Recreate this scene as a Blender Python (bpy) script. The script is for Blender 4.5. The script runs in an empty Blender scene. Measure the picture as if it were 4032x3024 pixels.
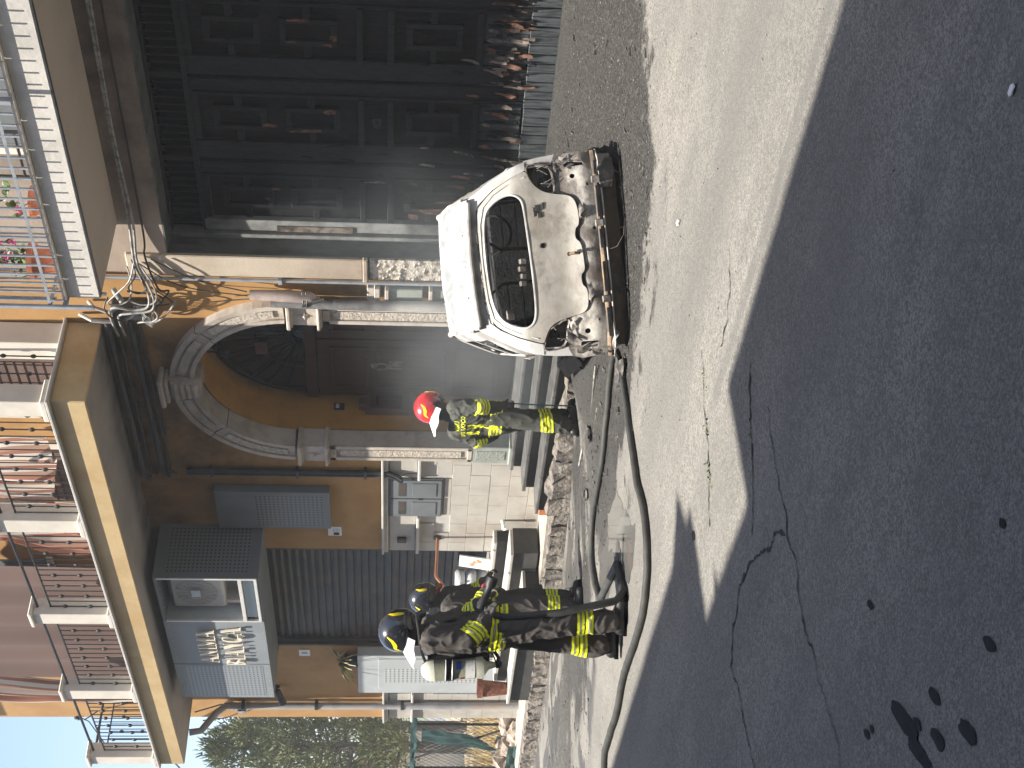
import bpy, bmesh, math, random
import numpy as np
from mathutils import Vector, Matrix, noise
from mathutils.geometry import delaunay_2d_cdt
from mathutils.bvhtree import BVHTree
R = random.Random(7)
C = bpy.context.scene.collection
scene = bpy.context.scene
rad = math.radians

# ------------------------------------------------------------------ camera, sky, sun, exposure
cam = bpy.data.cameras.new('camera'); camo = bpy.data.objects.new('camera', cam); C.objects.link(camo)
right = Vector((.632, .775, .019)); up = Vector((-.071, .033, .997)); right.normalize()
up = (up - right*up.dot(right)).normalized(); back = right.cross(up)
# the photograph is a portrait picture stored on its side: the camera is rolled a quarter turn
m = Matrix((-up, right, back)).transposed().to_4x4(); m.translation = (11.6, -9.5, 1.63)
camo.matrix_world = m
cam.sensor_width = 36; cam.lens = 48.0; cam.clip_start = .1; cam.clip_end = 2000
scene.camera = camo
w = bpy.data.worlds.new('World'); scene.world = w; w.use_nodes = True
nt = w.node_tree; bg = nt.nodes['Background']
sky = nt.nodes.new('ShaderNodeTexSky'); sky.sky_type = 'NISHITA'; sky.sun_disc = False
SUN_EL = rad(70.8)
sky.sun_elevation = SUN_EL; sky.sun_rotation = math.pi; sky.dust_density = 1.7; sky.air_density = 1.0
nt.links.new(sky.outputs[0], bg.inputs[0]); bg.inputs[1].default_value = .115
sl = bpy.data.lights.new('sun', 'SUN'); sl.energy = 5.0; sl.angle = rad(.5); sl.color = (1, .935, .83)
so = bpy.data.objects.new('sun', sl); C.objects.link(so)
so.rotation_euler = Vector((.03, math.cos(SUN_EL), -math.sin(SUN_EL))).to_track_quat('-Z', 'Y').to_euler()
so.location = (0, -20, 40)
scene.view_settings.view_transform = 'Standard'; scene.view_settings.look = 'None'
scene.view_settings.gamma = 1; scene.view_settings.exposure = 1.24; scene.view_settings.use_curve_mapping = False
scene.cycles.max_bounces = 8; scene.cycles.transparent_max_bounces = 8

# ------------------------------------------------------------------ materials
def _n(nt, t, **k):
    n = nt.nodes.new(t)
    for a, b in k.items(): setattr(n, a, b)
    return n
def _math(nt, op, a, b=None, clamp=False):
    n = _n(nt, 'ShaderNodeMath', operation=op, use_clamp=clamp)
    for i, x in enumerate((a, b)):
        if x is None: continue
        if isinstance(x, (int, float)): n.inputs[i].default_value = x
        else: nt.links.new(x, n.inputs[i])
    return n.outputs[0]
def _ramp(nt, x, a, b):
    n = _n(nt, 'ShaderNodeMapRange', interpolation_type='SMOOTHSTEP')
    nt.links.new(x, n.inputs[0]); n.inputs[1].default_value = a; n.inputs[2].default_value = b
    return n.outputs[0]
def _mix(nt, f, a, b):
    n = _n(nt, 'ShaderNodeMix', data_type='RGBA')
    if isinstance(f, (int, float)): n.inputs[0].default_value = f
    else: nt.links.new(f, n.inputs[0])
    for i, x in ((6, a), (7, b)):
        if isinstance(x, tuple): n.inputs[i].default_value = (*x, 1)
        else: nt.links.new(x, n.inputs[i])
    return n.outputs[2]
def _noise(nt, vec, scale, detail=5, rough=.6, stretch=None):
    n = _n(nt, 'ShaderNodeTexNoise'); n.inputs['Scale'].default_value = scale
    n.inputs['Detail'].default_value = detail; n.inputs['Roughness'].default_value = rough
    if stretch:
        mp = _n(nt, 'ShaderNodeMapping'); mp.inputs['Scale'].default_value = stretch
        nt.links.new(vec, mp.inputs[0]); vec = mp.outputs[0]
    nt.links.new(vec, n.inputs['Vector']); return n.outputs['Fac']
MATS = {}
def mat(name, col, col2=None, scale=3, lo=.4, hi=.65, rough=.8, bump=.2, bscale=40, bdist=.01, metal=0, spec=.4,
        soot=None, soot_shade_col=(.02, .018, .016), stretch=None, dirt=None, dirtscale=1.2, coat=0, spk=None, objsp=False):
    """procedural surface: two tones mixed by noise, optional weathering / soot, fine relief"""
    m = bpy.data.materials.new(name); m.use_nodes = True; nt = m.node_tree
    b = nt.nodes['Principled BSDF']
    if objsp:
        pos = _n(nt, 'ShaderNodeTexCoord').outputs['Object']
    else:
        pos = _n(nt, 'ShaderNodeNewGeometry').outputs['Position']
    c = col
    if col2 is None: col2 = tuple(x*.72 for x in col)
    f = _ramp(nt, _noise(nt, pos, scale, 6, .62, stretch), lo, hi)
    c = _mix(nt, f, col, col2)
    if spk:
        c = _mix(nt, _ramp(nt, _noise(nt, pos, 90, 2, .6), .62, .72), c, spk)
    if dirt:
        c = _mix(nt, _math(nt, 'MULTIPLY', _ramp(nt, _noise(nt, pos, dirtscale, 8, .7), .48, .72), .85), c, dirt)
    if soot:
        sx = _n(nt, 'ShaderNodeSeparateXYZ'); nt.links.new(pos, sx.inputs[0])
        fac = None
        for group in soot:
            g = None
            for ax, a, bb in group:
                r = _ramp(nt, sx.outputs['XYZ'.index(ax)], a, bb)
                g = r if g is None else _math(nt, 'MULTIPLY', g, r)
            nz = _math(nt, 'MULTIPLY_ADD', _noise(nt, pos, 1.7, 7, .68), 1.6); nz.node.inputs[2].default_value = -.3
            g = _math(nt, 'MULTIPLY', _math(nt, 'MULTIPLY', g, nz), 1.25, True)
            fac = g if fac is None else _math(nt, 'MAXIMUM', fac, g)
        c = _mix(nt, _math(nt, 'MULTIPLY', fac, .93), c, soot_shade_col)
    nt.links.new(c, b.inputs['Base Color'])
    b.inputs['Roughness'].default_value = rough; b.inputs['Metallic'].default_value = metal
    b.inputs['Specular IOR Level'].default_value = spec; b.inputs['Coat Weight'].default_value = coat
    if bump:
        bp = _n(nt, 'ShaderNodeBump'); bp.inputs['Strength'].default_value = bump; bp.inputs['Distance'].default_value = bdist
        nt.links.new(_noise(nt, pos, bscale, 6, .65, stretch), bp.inputs['Height']); nt.links.new(bp.outputs[0], b.inputs['Normal'])
    MATS[name] = m
    return m
BLK = (.012, .012, .013)
orange = mat('ochre_plaster', (.43, .25, .098), (.36, .20, .075), 1.5, bump=.25, bscale=70, dirt=(.33, .18, .065),
    soot=[[('Z', 2.3, 3.7), ('X', -3.9, -1.2), ('Z', 5.2, 4.6), ('X', 1.0, .6)], [('Z', 3.9, 4.6), ('Z', 5.2, 4.75), ('X', -6.5, -5), ('X', 1.0, .7)], [('X', 1.35, 1.55), ('Z', 2.7, 1.9), ('Z', -1, 0)], [('X', .9, 1.3), ('Z', 3.0, 2.2)]], soot_shade_col=(.030, .019, .012))
orange2 = mat('ochre_plaster_reveal', (.43, .235, .062), (.35, .185, .05), 3, bump=.2, bscale=60, soot=[[('Z', 1.7, .9)], [('Y', .5, .7)]], soot_shade_col=(.10, .09, .075))  # greyed low down to paint in haze; also greyer towards the back
fascia = mat('ochre_fascia', (.50, .375, .20), (.42, .305, .155), 1.3, bump=.3, bscale=25, dirt=(.42, .27, .11))
grey_conc = mat('grey_soffit', (.33, .30, .27), (.26, .24, .215), 1.2, bump=.15, bscale=25, soot=[[('Y', -.60, -.20), ('Z', 4.9, 4.8)]], soot_shade_col=(.03, .03, .03))
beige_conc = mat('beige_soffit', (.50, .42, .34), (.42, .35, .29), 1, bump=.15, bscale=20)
whitewash = mat('whitewashed_fascia', (.58, .555, .51), (.47, .45, .41), 2.5, bump=.4, bscale=18, dirt=(.42, .40, .37), dirtscale=3)
gatewall = mat('grey_brown_plaster', (.38, .31, .25), (.30, .24, .19), 1.2, bump=.3, bscale=30, soot=[[('X', 2.0, 3.0), ('Z', 4.42, 3.95)], [('X', 2.2, 3.2), ('Z', 4.0, 4.05)]], soot_shade_col=(.05, .04, .033))
pilast = mat('sooty_beige_pilaster', (.50, .43, .345), (.42, .35, .27), 2, bump=.3, bscale=30, soot=[[('Z', 3.4, 1.9)]], soot_shade_col=(.17, .12, .085))
roughstone = mat('rough_cast_stone', (.55, .50, .43), (.20, .17, .14), 14, .45, .6, bump=1, bscale=22, bdist=.04)
stone = mat('carved_limestone', (.50, .45, .39), (.42, .375, .32), 5, bump=.35, bscale=45, dirt=(.33, .28, .23), dirtscale=2.5,
    soot=[[('Z', 3.0, 4.1), ('X', -1.6, -.6)]], soot_shade_col=(.15, .13, .12))
carved = mat('carved_relief_stone', (.56, .50, .42), (.40, .355, .30), 28, .4, .6, bump=1, bscale=38, bdist=.03)
pedestal = mat('grey_green_stone', (.30, .325, .29), (.25, .275, .245), 6, bump=.3, bscale=60)
pedcarve = mat('grey_green_relief', (.34, .36, .32), (.23, .25, .22), 40, bump=1, bscale=60, bdist=.02)
tile = mat('pale_stone_tile', (.43, .41, .37), (.375, .355, .32), 1.8, bump=.25, bscale=50, dirt=(.33, .285, .24), dirtscale=.9)
mould = mat('grey_moulding', (.46, .45, .42), (.39, .38, .355), 4, bump=.25, bscale=40)
step_m = mat('dark_basalt_step', (.115, .114, .110), (.06, .06, .058), 5, bump=.3, bscale=50, rough=.45, dirt=(.08, .075, .065), dirtscale=2.5)
riser_m = mat('dark_grey_riser', (.055, .055, .054), (.04, .04, .039), 5, bump=.25, bscale=50)
shopstep = mat('pale_step_stone', (.46, .445, .41), (.38, .365, .335), 4, bump=.25, bscale=60, dirt=(.36, .33, .29))
lava = mat('rough_lava_stone', (.24, .215, .19), (.07, .065, .06), 9, bump=1, bscale=18, bdist=.05, dirt=(.36, .30, .24), dirtscale=5)
sidewalk_m = mat('dusty_sidewalk', (.40, .365, .315), (.28, .25, .215), 4, bump=.5, bscale=25, dirt=(.3, .26, .21), dirtscale=2.2)
char = mat('charred_wood', (.010, .010, .0115), (.005, .005, .006), 7, rough=.6, bump=.8, bscale=16, bdist=.02, stretch=(3, 3, .6), dirt=(.022, .022, .024), dirtscale=3, spec=.2)
charl = mat('charred_wood_edges', (.016, .0165, .018), (.008, .008, .009), 10, rough=.5, spec=.22, bump=.6, bscale=18, bdist=.02, stretch=(3, 3, .7))
plank_m = mat('burnt_grey_planks', (.085, .097, .105), (.032, .035, .039), 8, rough=.55, bump=.6, bscale=14, bdist=.015, stretch=(5, 5, .7),
    soot=[[('Z', .78, 1.0)]], soot_shade_col=BLK)  # planks turn black towards their tops
veneer = mat('peeled_brown_veneer', (.19, .088, .055), (.03, .02, .016), 9, rough=.6, bump=.5, bscale=20)
veneer2 = mat('peeled_grey_veneer', (.22, .18, .15), (.04, .034, .03), 9, rough=.6, bump=.5, bscale=20)
gframe = mat('grey_gate_frame', (.26, .27, .265), (.17, .17, .165), 6, rough=.6, bump=.3, bscale=20, soot=[[('Z', 3.1, 3.5)], [('Z', 1.75, 1.6), ('Z', 1.2, 1.4)]], soot_shade_col=BLK)  # top blackened: the lintel's shade is put into the colour
reveal_m = mat('sooty_reveal', (.115, .12, .115), (.06, .063, .06), 3, rough=.6, bump=.3, bscale=25, stretch=(2, 2, .8))
door_m = mat('dark_brown_door', (.070, .040, .031), (.048, .028, .022), 6, rough=.45, bump=.2, bscale=20, stretch=(4, 4, .5))
black_m = mat('soot_shade_black', (.008, .008, .009), rough=.9, spec=.1, bump=.4, bscale=30)
iron = mat('dark_iron', (.035, .036, .038), (.025, .025, .027), 10, rough=.5, bump=.2, bscale=60, metal=.3)
greyrail = mat('grey_painted_rail', (.30, .33, .36), (.22, .24, .27), 8, rough=.45, bump=.1, bscale=40)
pillar_m = mat('ivory_pillar', (.62, .575, .50), (.55, .51, .44), 3, bump=.15, bscale=60)
brownw = mat('brown_door_panel', (.13, .085, .07), (.10, .065, .052), 4, bump=.1)
signm = mat('sign_front_metal', (.235, .255, .268), (.21, .228, .24), 2, rough=.5, bump=.06, bscale=30, spec=.3)  # lighter copy of the side metal, sunlight on the front put into the colour
bluegrey = mat('blue_grey_metal', (.15, .165, .175), (.125, .138, .146), 2, rough=.5, bump=.06, bscale=30, spec=.3)
bluegrey2 = mat('light_grey_metal', (.40, .425, .43), (.36, .38, .385), 2, rough=.4, bump=.04, bscale=30, spec=.5)
dkgrey = mat('dark_shutter_metal', (.055, .056, .056), (.036, .037, .037), 3, rough=.55, bump=.2, bscale=30, dirt=(.10, .065, .045), dirtscale=2.2)
glass_m = mat('dark_glass', (.02, .03, .04), (.015, .02, .03), 2, rough=.06, bump=0, spec=.8)
alu = mat('aluminium_frame', (.62, .60, .56), (.54, .52, .49), 5, rough=.4, bump=.05, metal=.2)
acm = mat('air_conditioner_grey', (.36, .34, .31), (.30, .28, .26), 4, rough=.5, bump=.15, bscale=60)
letter_m = mat('cream_letter', (.72, .66, .54), (.64, .57, .46), 6, rough=.4, bump=.05)
white_m = mat('white_plastic', (.75, .75, .74), (.68, .68, .67), 4, rough=.5, bump=.05)
pipe_m = mat('grey_pipe', (.36, .36, .37), (.28, .28, .285), 4, rough=.5, bump=.15, bscale=20, dirt=(.42, .32, .24))
conduit = mat('dark_conduit', (.045, .048, .052), (.025, .026, .028), 6, rough=.5, bump=.15)
cable_w = mat('pale_cable', (.34, .335, .32), (.14, .14, .135), 14, rough=.5, bump=.1)
cable_b = mat('dark_cable', (.035, .034, .033), rough=.5, bump=.1)
burntpipe = mat('burnt_grey_pipe', (.20, .20, .20), (.11, .11, .105), 5, rough=.6, bump=.4, bscale=20, soot=[[('Z', 1.9, 1.7), ('Z', .8, 1.0)]], soot_shade_col=(.50, .49, .46))
bundle_m = mat('singed_plastic_wrap', (.44, .36, .33), (.33, .26, .23), 6, rough=.55, bump=.5, bscale=15)
terracotta = mat('terracotta', (.48, .17, .085), (.36, .12, .06), 5, rough=.8, bump=.2)
rusty = mat('rough_red_terracotta', (.28, .12, .075), (.15, .06, .04), 22, rough=.9, bump=1, bscale=30, bdist=.02)
leaf_m = mat('geranium_leaf', (.07, .14, .03), (.12, .18, .04), 20, rough=.5, bump=0)
petal = mat('pink_petal', (.62, .05, .26), (.70, .12, .36), 20, rough=.5, bump=0)
dry_leaf = mat('dry_agave_leaf', (.36, .30, .13), (.10, .11, .045), 8, rough=.5, bump=.2)
copper = mat('copper_handrail', (.42, .20, .12), (.34, .16, .095), 8, rough=.35, bump=.05, metal=.5)
ash = mat('burnt_car_steel', (.48, .48, .475), (.25, .24, .225), 3.6, .42, .68, rough=.5, bump=.25, bscale=14, bdist=.01, dirt=(.26, .23, .20), dirtscale=3.4, spk=(.56, .46, .36), objsp=True)
ashroof = mat('burnt_car_roof', (.50, .50, .495), (.24, .255, .26), 6, .42, .62, rough=.5, bump=.7, bscale=12, bdist=.012, stretch=(1.6, .45, 1), dirt=(.27, .29, .29), dirtscale=5, objsp=True)
ashtail = mat('burnt_car_tailgate', (.36, .34, .305), (.24, .22, .19), 3.2, .4, .66, rough=.36, bump=.35, bscale=14, bdist=.012, dirt=(.15, .135, .115), dirtscale=4.2, objsp=True)
ashlow = mat('burnt_car_lower_steel', (.40, .38, .345), (.11, .095, .083), 4.5, .38, .56, rough=.5, bump=.45, bscale=16, bdist=.015, dirt=(.10, .085, .075), dirtscale=5, objsp=True)
rust = mat('rusty_beam', (.30, .21, .13), (.08, .06, .045), 7, .4, .6, rough=.6, bump=.5, bscale=20, dirt=(.50, .22, .06), dirtscale=4, objsp=True)
skirt_m = mat('scorched_skirt', (.085, .065, .045), (.03, .027, .024), 6, .4, .6, rough=.6, bump=.5, bscale=20, dirt=(.24, .14, .05), dirtscale=3, objsp=True)
carblack = mat('car_interior_soot', (.016, .017, .019), (.03, .03, .03), 8, rough=.8, bump=.6, bscale=20, bdist=.02)
lampdark = mat('lamp_recess', (.085, .08, .075), (.04, .037, .035), 12, rough=.7, bump=.5, bscale=30, dirt=(.3, .27, .23), dirtscale=6, objsp=True)
wheel_m = mat('burnt_rim', (.22, .19, .165), (.10, .085, .07), 10, rough=.6, bump=.5)
rubber = mat('charred_rubber', (.022, .022, .022), (.05, .048, .045), 14, rough=.8, bump=.8, bscale=40, bdist=.02)
wire_m = mat('tyre_wire', (.16, .15, .13), (.08, .07, .06), 20, rough=.5, bump=0, metal=.3)
suit = mat('dark_fire_suit', (.074, .066, .061), (.066, .059, .054), 6, rough=.85, bump=.35, bscale=120, bdist=.004)
suit2 = mat('olive_grey_fire_suit', (.070, .073, .063), (.063, .066, .057), 6, rough=.85, bump=.35, bscale=120, bdist=.004)
yel = mat('fluorescent_yellow', (.80, .86, .03), (.74, .80, .02), 12, rough=.5, bump=.15, bscale=80)
silver = mat('reflective_silver', (.30, .31, .22), (.24, .25, .18), 12, rough=.4, bump=.1, bscale=80)
boot_m = mat('black_boot_leather', (.025, .026, .028), (.018, .018, .02), 12, rough=.45, bump=.2)
glove_m = mat('dark_glove', (.05, .048, .045), (.12, .11, .10), 14, rough=.7, bump=.2)
skin_m = mat('skin', (.42, .22, .15), (.36, .185, .125), 8, rough=.5, bump=.1)
helm_blk = mat('black_helmet', (.022, .025, .030), (.018, .02, .024), 6, rough=.16, bump=.03, spec=.6, coat=.6)
helm_red = mat('red_helmet', (.62, .035, .045), (.55, .028, .036), 6, rough=.22, bump=.03, spec=.6, coat=.5)
helm_yel = mat('helmet_yellow_stripe', (.85, .68, .02), (.80, .62, .02), 12, rough=.35, bump=0)
flap_m = mat('white_neck_cloth', (.80, .80, .79), (.72, .72, .71), 8, rough=.7, bump=.3, bscale=40)
visor_m = mat('smoked_visor', (.05, .05, .055), (.04, .04, .045), 3, rough=.1, bump=0, spec=.8)
gold_m = mat('orange_face_mask', (.30, .10, .06), (.22, .07, .045), 10, rough=.4, bump=.1)
cyl_m = mat('composite_cylinder', (.34, .35, .26), (.27, .28, .205), 25, rough=.35, bump=.25, bscale=50, stretch=(1, 1, 6))
cyl_cap = mat('cylinder_dome', (.60, .60, .50), (.52, .52, .43), 8, rough=.35, bump=.1)
label_m = mat('paper_label', (.76, .75, .72), (.40, .40, .39), 60, .55, .7, rough=.6, bump=0)
blue_m = mat('blue_sticker', (.06, .10, .42), (.05, .08, .35), 10, rough=.5, bump=0)
redm = mat('red_fitting', (.40, .04, .04), (.30, .03, .03), 10, rough=.5, bump=.05)
hose_m = mat('dark_rubber_hose', (.052, .052, .048), (.035, .035, .033), 10, rough=.65, bump=.3, bscale=80)
teal = mat('teal_pole', (.10, .26, .28), (.08, .2, .22), 8, rough=.45, bump=0)
debris_m = mat('charred_debris', (.05, .048, .046), (.16, .15, .14), 20, .45, .65, rough=.8, bump=.8, bscale=30)
needle = mat('pine_foliage', (.085, .115, .035), (.135, .15, .05), 3, .35, .65, rough=.6, bump=0)
needle2 = mat('yellow_green_foliage', (.115, .135, .035), (.07, .10, .03), 3, rough=.6, bump=0)
bark = mat('bark', (.10, .085, .07), (.06, .05, .04), 10, bump=.6, bscale=15)
drygrass = mat('dry_grass', (.40, .30, .13), (.30, .21, .09), 6, rough=.8, bump=0)
weed = mat('green_weed', (.06, .10, .02), (.10, .12, .03), 20, rough=.6, bump=0)
rubble_m = mat('rubble_stone', (.42, .35, .29), (.20, .17, .14), 6, bump=.8, bscale=15, bdist=.03)
netm = mat('green_shade_net', (.022, .060, .055), (.015, .04, .037), 20, rough=.6, bump=0)
earth = mat('dry_earth', (.34, .27, .18), (.25, .20, .13), 2, bump=.6, bscale=12, bdist=.05)
nextw = mat('neighbour_wall', (.24, .25, .27), (.20, .21, .23), 1.5, bump=.2)
housew = mat('far_house_wall', (.66, .61, .52), (.58, .53, .45), 2, bump=.1)
rooftile = mat('roof_tiles', (.40, .19, .10), (.30, .14, .08), 8, bump=.5, bscale=15)
oppw = mat('opposite_wall', (.25, .26, .28), (.21, .22, .24), 1.5, bump=.2)
stainm = mat('dark_stain', (.030, .030, .031), (.022, .022, .023), 20, rough=.85, bump=.2, spec=.1)
crackm = mat('crack_dirt', (.022, .021, .02), (.05, .047, .043), 30, rough=.9, bump=.5)
patchm = mat('asphalt_patch', (.21, .198, .182), (.17, .16, .15), 14, rough=.85, bump=.6, bscale=90, bdist=.008)
mirror_stone = mat('notice_paper', (.66, .66, .63), (.58, .58, .55), 30, rough=.6, bump=0)
ink = mat('ink', (.02, .02, .022), rough=.6, bump=0)
potgrey = mat('grey_ceramic', (.52, .54, .55), (.38, .39, .40), 8, rough=.35, bump=.3, bscale=14, bdist=.02)
paint_art = mat('stained_board', (.74, .73, .69), (.40, .22, .12), 7, .52, .62, rough=.6, bump=.1)

def striped(name, cols, freq, axis=0):
    m = bpy.data.materials.new(name); m.use_nodes = True; nt = m.node_tree; b = nt.nodes['Principled BSDF']
    uv = _n(nt, 'ShaderNodeUVMap').outputs[0]
    sx = _n(nt, 'ShaderNodeSeparateXYZ'); nt.links.new(uv, sx.inputs[0])
    fr = _math(nt, 'FRACT', _math(nt, 'MULTIPLY', sx.outputs[axis], freq))
    cr = _n(nt, 'ShaderNodeValToRGB'); nt.links.new(fr, cr.inputs[0]); cr.color_ramp.interpolation = 'CONSTANT'
    e = cr.color_ramp.elements; e[0].color = (*cols[0][1], 1); e[0].position = cols[0][0]; e[1].position = cols[1][0]; e[1].color = (*cols[1][1], 1)
    for p, c in cols[2:]:
        q = e.new(p); q.color = (*c, 1)
    nt.links.new(cr.outputs[0], b.inputs['Base Color']); b.inputs['Roughness'].default_value = .85
    b.inputs['Subsurface Weight'].default_value = 0
    return m
curtain_m = striped('striped_curtain', [(0, (.60, .55, .47)), (.3, (.30, .13, .09)), (.45, (.62, .57, .5)), (.6, (.40, .24, .17)), (.8, (.34, .15, .1))], 5)
curtain2_m = striped('brown_curtain', [(0, (.135, .085, .07)), (.5, (.115, .072, .058))], 3)

def perforated(name, base):
    """metal with a grid of small punched holes (dark dots too small to model one by one)"""
    m = bpy.data.materials.new(name); m.use_nodes = True; nt = m.node_tree; b = nt.nodes['Principled BSDF']
    uv = _n(nt, 'ShaderNodeUVMap').outputs[0]
    sx = _n(nt, 'ShaderNodeSeparateXYZ'); nt.links.new(uv, sx.inputs[0])
    d = None
    for k in (0, 1):
        f = _math(nt, 'SUBTRACT', _math(nt, 'FRACT', sx.outputs[k]), .5); f = _math(nt, 'MULTIPLY', f, f)
        d = f if d is None else _math(nt, 'ADD', d, f)
    mask = _math(nt, 'LESS_THAN', d, .055)
    c = _mix(nt, mask, base, tuple(x*.12 for x in base)); nt.links.new(c, b.inputs['Base Color'])
    b.inputs['Roughness'].default_value = .45
    return m
perf_m = perforated('perforated_blue_grey', (.135, .148, .157))
perf_s = perforated('perforated_sign_front', (.225, .245, .258))  # lightened for sun like the plain front metal
perf_l = perforated('perforated_light_grey', (.40, .425, .43))

# ------------------------------------------------------------------ object helpers
def tag(o, label=None, cat=None, group=None, kind=None):
    if label: o['label'] = label
    if cat: o['category'] = cat
    if group: o['group'] = group
    if kind: o['kind'] = kind
    return o
def thing(name, label, cat, loc=(0, 0, 0), group=None):
    o = bpy.data.objects.new(name, None); C.objects.link(o); o.location = loc; o.empty_display_size = .1
    return tag(o, label, cat, group)
LOCAL = set()      # things whose parts are built in the thing's own frame
def link(name, me, parent=None, m=None):
    o = bpy.data.objects.new(name, me); C.objects.link(o)
    if m is not None:
        me.materials.clear()
        for q in (m if isinstance(m, (list, tuple)) else [m]): me.materials.append(q)
    if parent is not None:
        o.parent = parent; o.matrix_parent_inverse = Matrix.Identity(4)
        root = parent
        while root.parent is not None: root = root.parent
        o.location = (0, 0, 0) if root.name in LOCAL else -parent_world(parent)
    return o
def parent_world(p):
    v = Vector((0, 0, 0))
    while p is not None:
        v += p.location; p = p.parent
    return v
class MB:
    """collects solid shapes in world coordinates into one mesh"""
    def __init__(s): s.v = []; s.f = []; s.mi = []; s.cur = 0; s.M = None; s.uv = {}
    def add(s, vs, fs):
        b = len(s.v)
        if s.M is not None: vs = [s.M @ Vector(v) for v in vs]
        s.v += [tuple(v) for v in vs]; s.f += [[b + i for i in f] for f in fs]; s.mi += [s.cur]*len(fs); return s
    def box(s, a, b):
        (x0, y0, z0), (x1, y1, z1) = a, b
        x0, x1 = min(x0, x1), max(x0, x1); y0, y1 = min(y0, y1), max(y0, y1); z0, z1 = min(z0, z1), max(z0, z1)
        return s.add([(x0, y0, z0), (x1, y0, z0), (x1, y1, z0), (x0, y1, z0), (x0, y0, z1), (x1, y0, z1), (x1, y1, z1), (x0, y1, z1)],
                     [(3, 2, 1, 0), (4, 5, 6, 7), (0, 1, 5, 4), (1, 2, 6, 5), (2, 3, 7, 6), (3, 0, 4, 7)])
    def cbox(s, a, b, c=.01):
        """box with chamfered front and top edges (bevelled)"""
        bm = bmesh.new(); bmesh.ops.create_cube(bm, size=1)
        for v in bm.verts:
            v.co = Vector([(a[i]+b[i])/2 + v.co[i]*abs(b[i]-a[i]) for i in range(3)])
        bmesh.ops.bevel(bm, geom=bm.edges[:], offset=c, segments=1, affect='EDGES')
        bm.verts.index_update()
        s.add([v.co.copy() for v in bm.verts], [[v.index for v in f.verts] for f in bm.faces]); bm.free(); return s
    def prism(s, poly, axis, a, b):
        """extrude a 2D polygon along axis; poly gives the other two coords in order"""
        def P(u, v, t): return {'X': (t, u, v), 'Y': (u, t, v), 'Z': (u, v, t)}[axis]
        n = len(poly); vs = [P(u, v, a) for u, v in poly] + [P(u, v, b) for u, v in poly]
        fs = [list(range(n))[::-1], list(range(n, 2*n))] + [[i, (i+1) % n, n+(i+1) % n, n+i] for i in range(n)]
        return s.add(vs, fs)
    def tube(s, pts, r, seg=8, cap=True):
        pts = [Vector(p) for p in pts]; n = len(pts); rs = r if isinstance(r, (list, tuple)) else [r]*n
        vs = []; N = None
        for i, p in enumerate(pts):
            t = (pts[min(i+1, n-1)] - pts[max(i-1, 0)]).normalized()
            if N is None: N = t.orthogonal().normalized()
            else: N = (N - t*N.dot(t)).normalized()
            B = t.cross(N)
            for k in range(seg):
                a = 2*math.pi*k/seg; vs.append(p + (N*math.cos(a) + B*math.sin(a))*rs[i])
        fs = [[i*seg+k, i*seg+(k+1) % seg, (i+1)*seg+(k+1) % seg, (i+1)*seg+k] for i in range(n-1) for k in range(seg)]
        if cap: fs += [list(range(seg))[::-1], list(range((n-1)*seg, n*seg))]
        return s.add(vs, fs)
    def cyl(s, p, q, r, r2=None, seg=14): return s.tube([p, q], [r, r if r2 is None else r2], seg)
    def lathe(s, prof, c, seg=18, axis=Vector((0, 0, 1))):
        """prof = (radius, height) list; around axis at c"""
        c = Vector(c); axis = axis.normalized(); N = axis.orthogonal().normalized(); B = axis.cross(N); vs = []
        for r, h in prof:
            for k in range(seg):
                a = 2*math.pi*k/seg; vs.append(c + axis*h + (N*math.cos(a)+B*math.sin(a))*max(r, 1e-4))
        n = len(prof)
        fs = [[i*seg+k, i*seg+(k+1) % seg, (i+1)*seg+(k+1) % seg, (i+1)*seg+k] for i in range(n-1) for k in range(seg)]
        fs += [list(range(seg))[::-1], list(range((n-1)*seg, n*seg))]
        return s.add(vs, fs)
    def grid(s, fn, nu, nv, uvscale=None):
        vs = [fn(i/nu, j/nv) for j in range(nv+1) for i in range(nu+1)]
        fs = [[j*(nu+1)+i, j*(nu+1)+i+1, (j+1)*(nu+1)+i+1, (j+1)*(nu+1)+i] for j in range(nv) for i in range(nu)]
        if uvscale:
            b = len(s.v)
            for j in range(nv+1):
                for i in range(nu+1): s.uv[b+j*(nu+1)+i] = (i/nu*uvscale[0], j/nv*uvscale[1])
        return s.add(vs, fs)
    def build(s, name, m, parent=None, smooth=False, solid=0):
        me = bpy.data.meshes.new(name); me.from_pydata(s.v, [], s.f)
        for q in (m if isinstance(m, (list, tuple)) else [m]): me.materials.append(q)
        if any(s.mi): me.polygons.foreach_set('material_index', s.mi)
        if s.uv:
            ul = me.uv_layers.new(name='UVMap')
            for l in me.loops: ul.data[l.index].uv = s.uv.get(l.vertex_index, (0, 0))
        bm = bmesh.new(); bm.from_mesh(me)
        if solid:
            bmesh.ops.solidify(bm, geom=bm.faces[:], thickness=solid)
        else: bmesh.ops.recalc_face_normals(bm, faces=bm.faces[:])
        bm.to_mesh(me); bm.free()
        if smooth:
            me.polygons.foreach_set('use_smooth', [True]*len(me.polygons))
            try: me.set_sharp_from_angle(angle=rad(38))
            except Exception: pass
        return link(name, me, parent)
def box(name, a, b, m, parent=None, c=0):
    q = MB(); (q.cbox(a, b, c) if c else q.box(a, b)); return q.build(name, m, parent)
def setmat(o, M):
    """attach a thing built in its own local frame"""
    o.matrix_world = M
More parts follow.
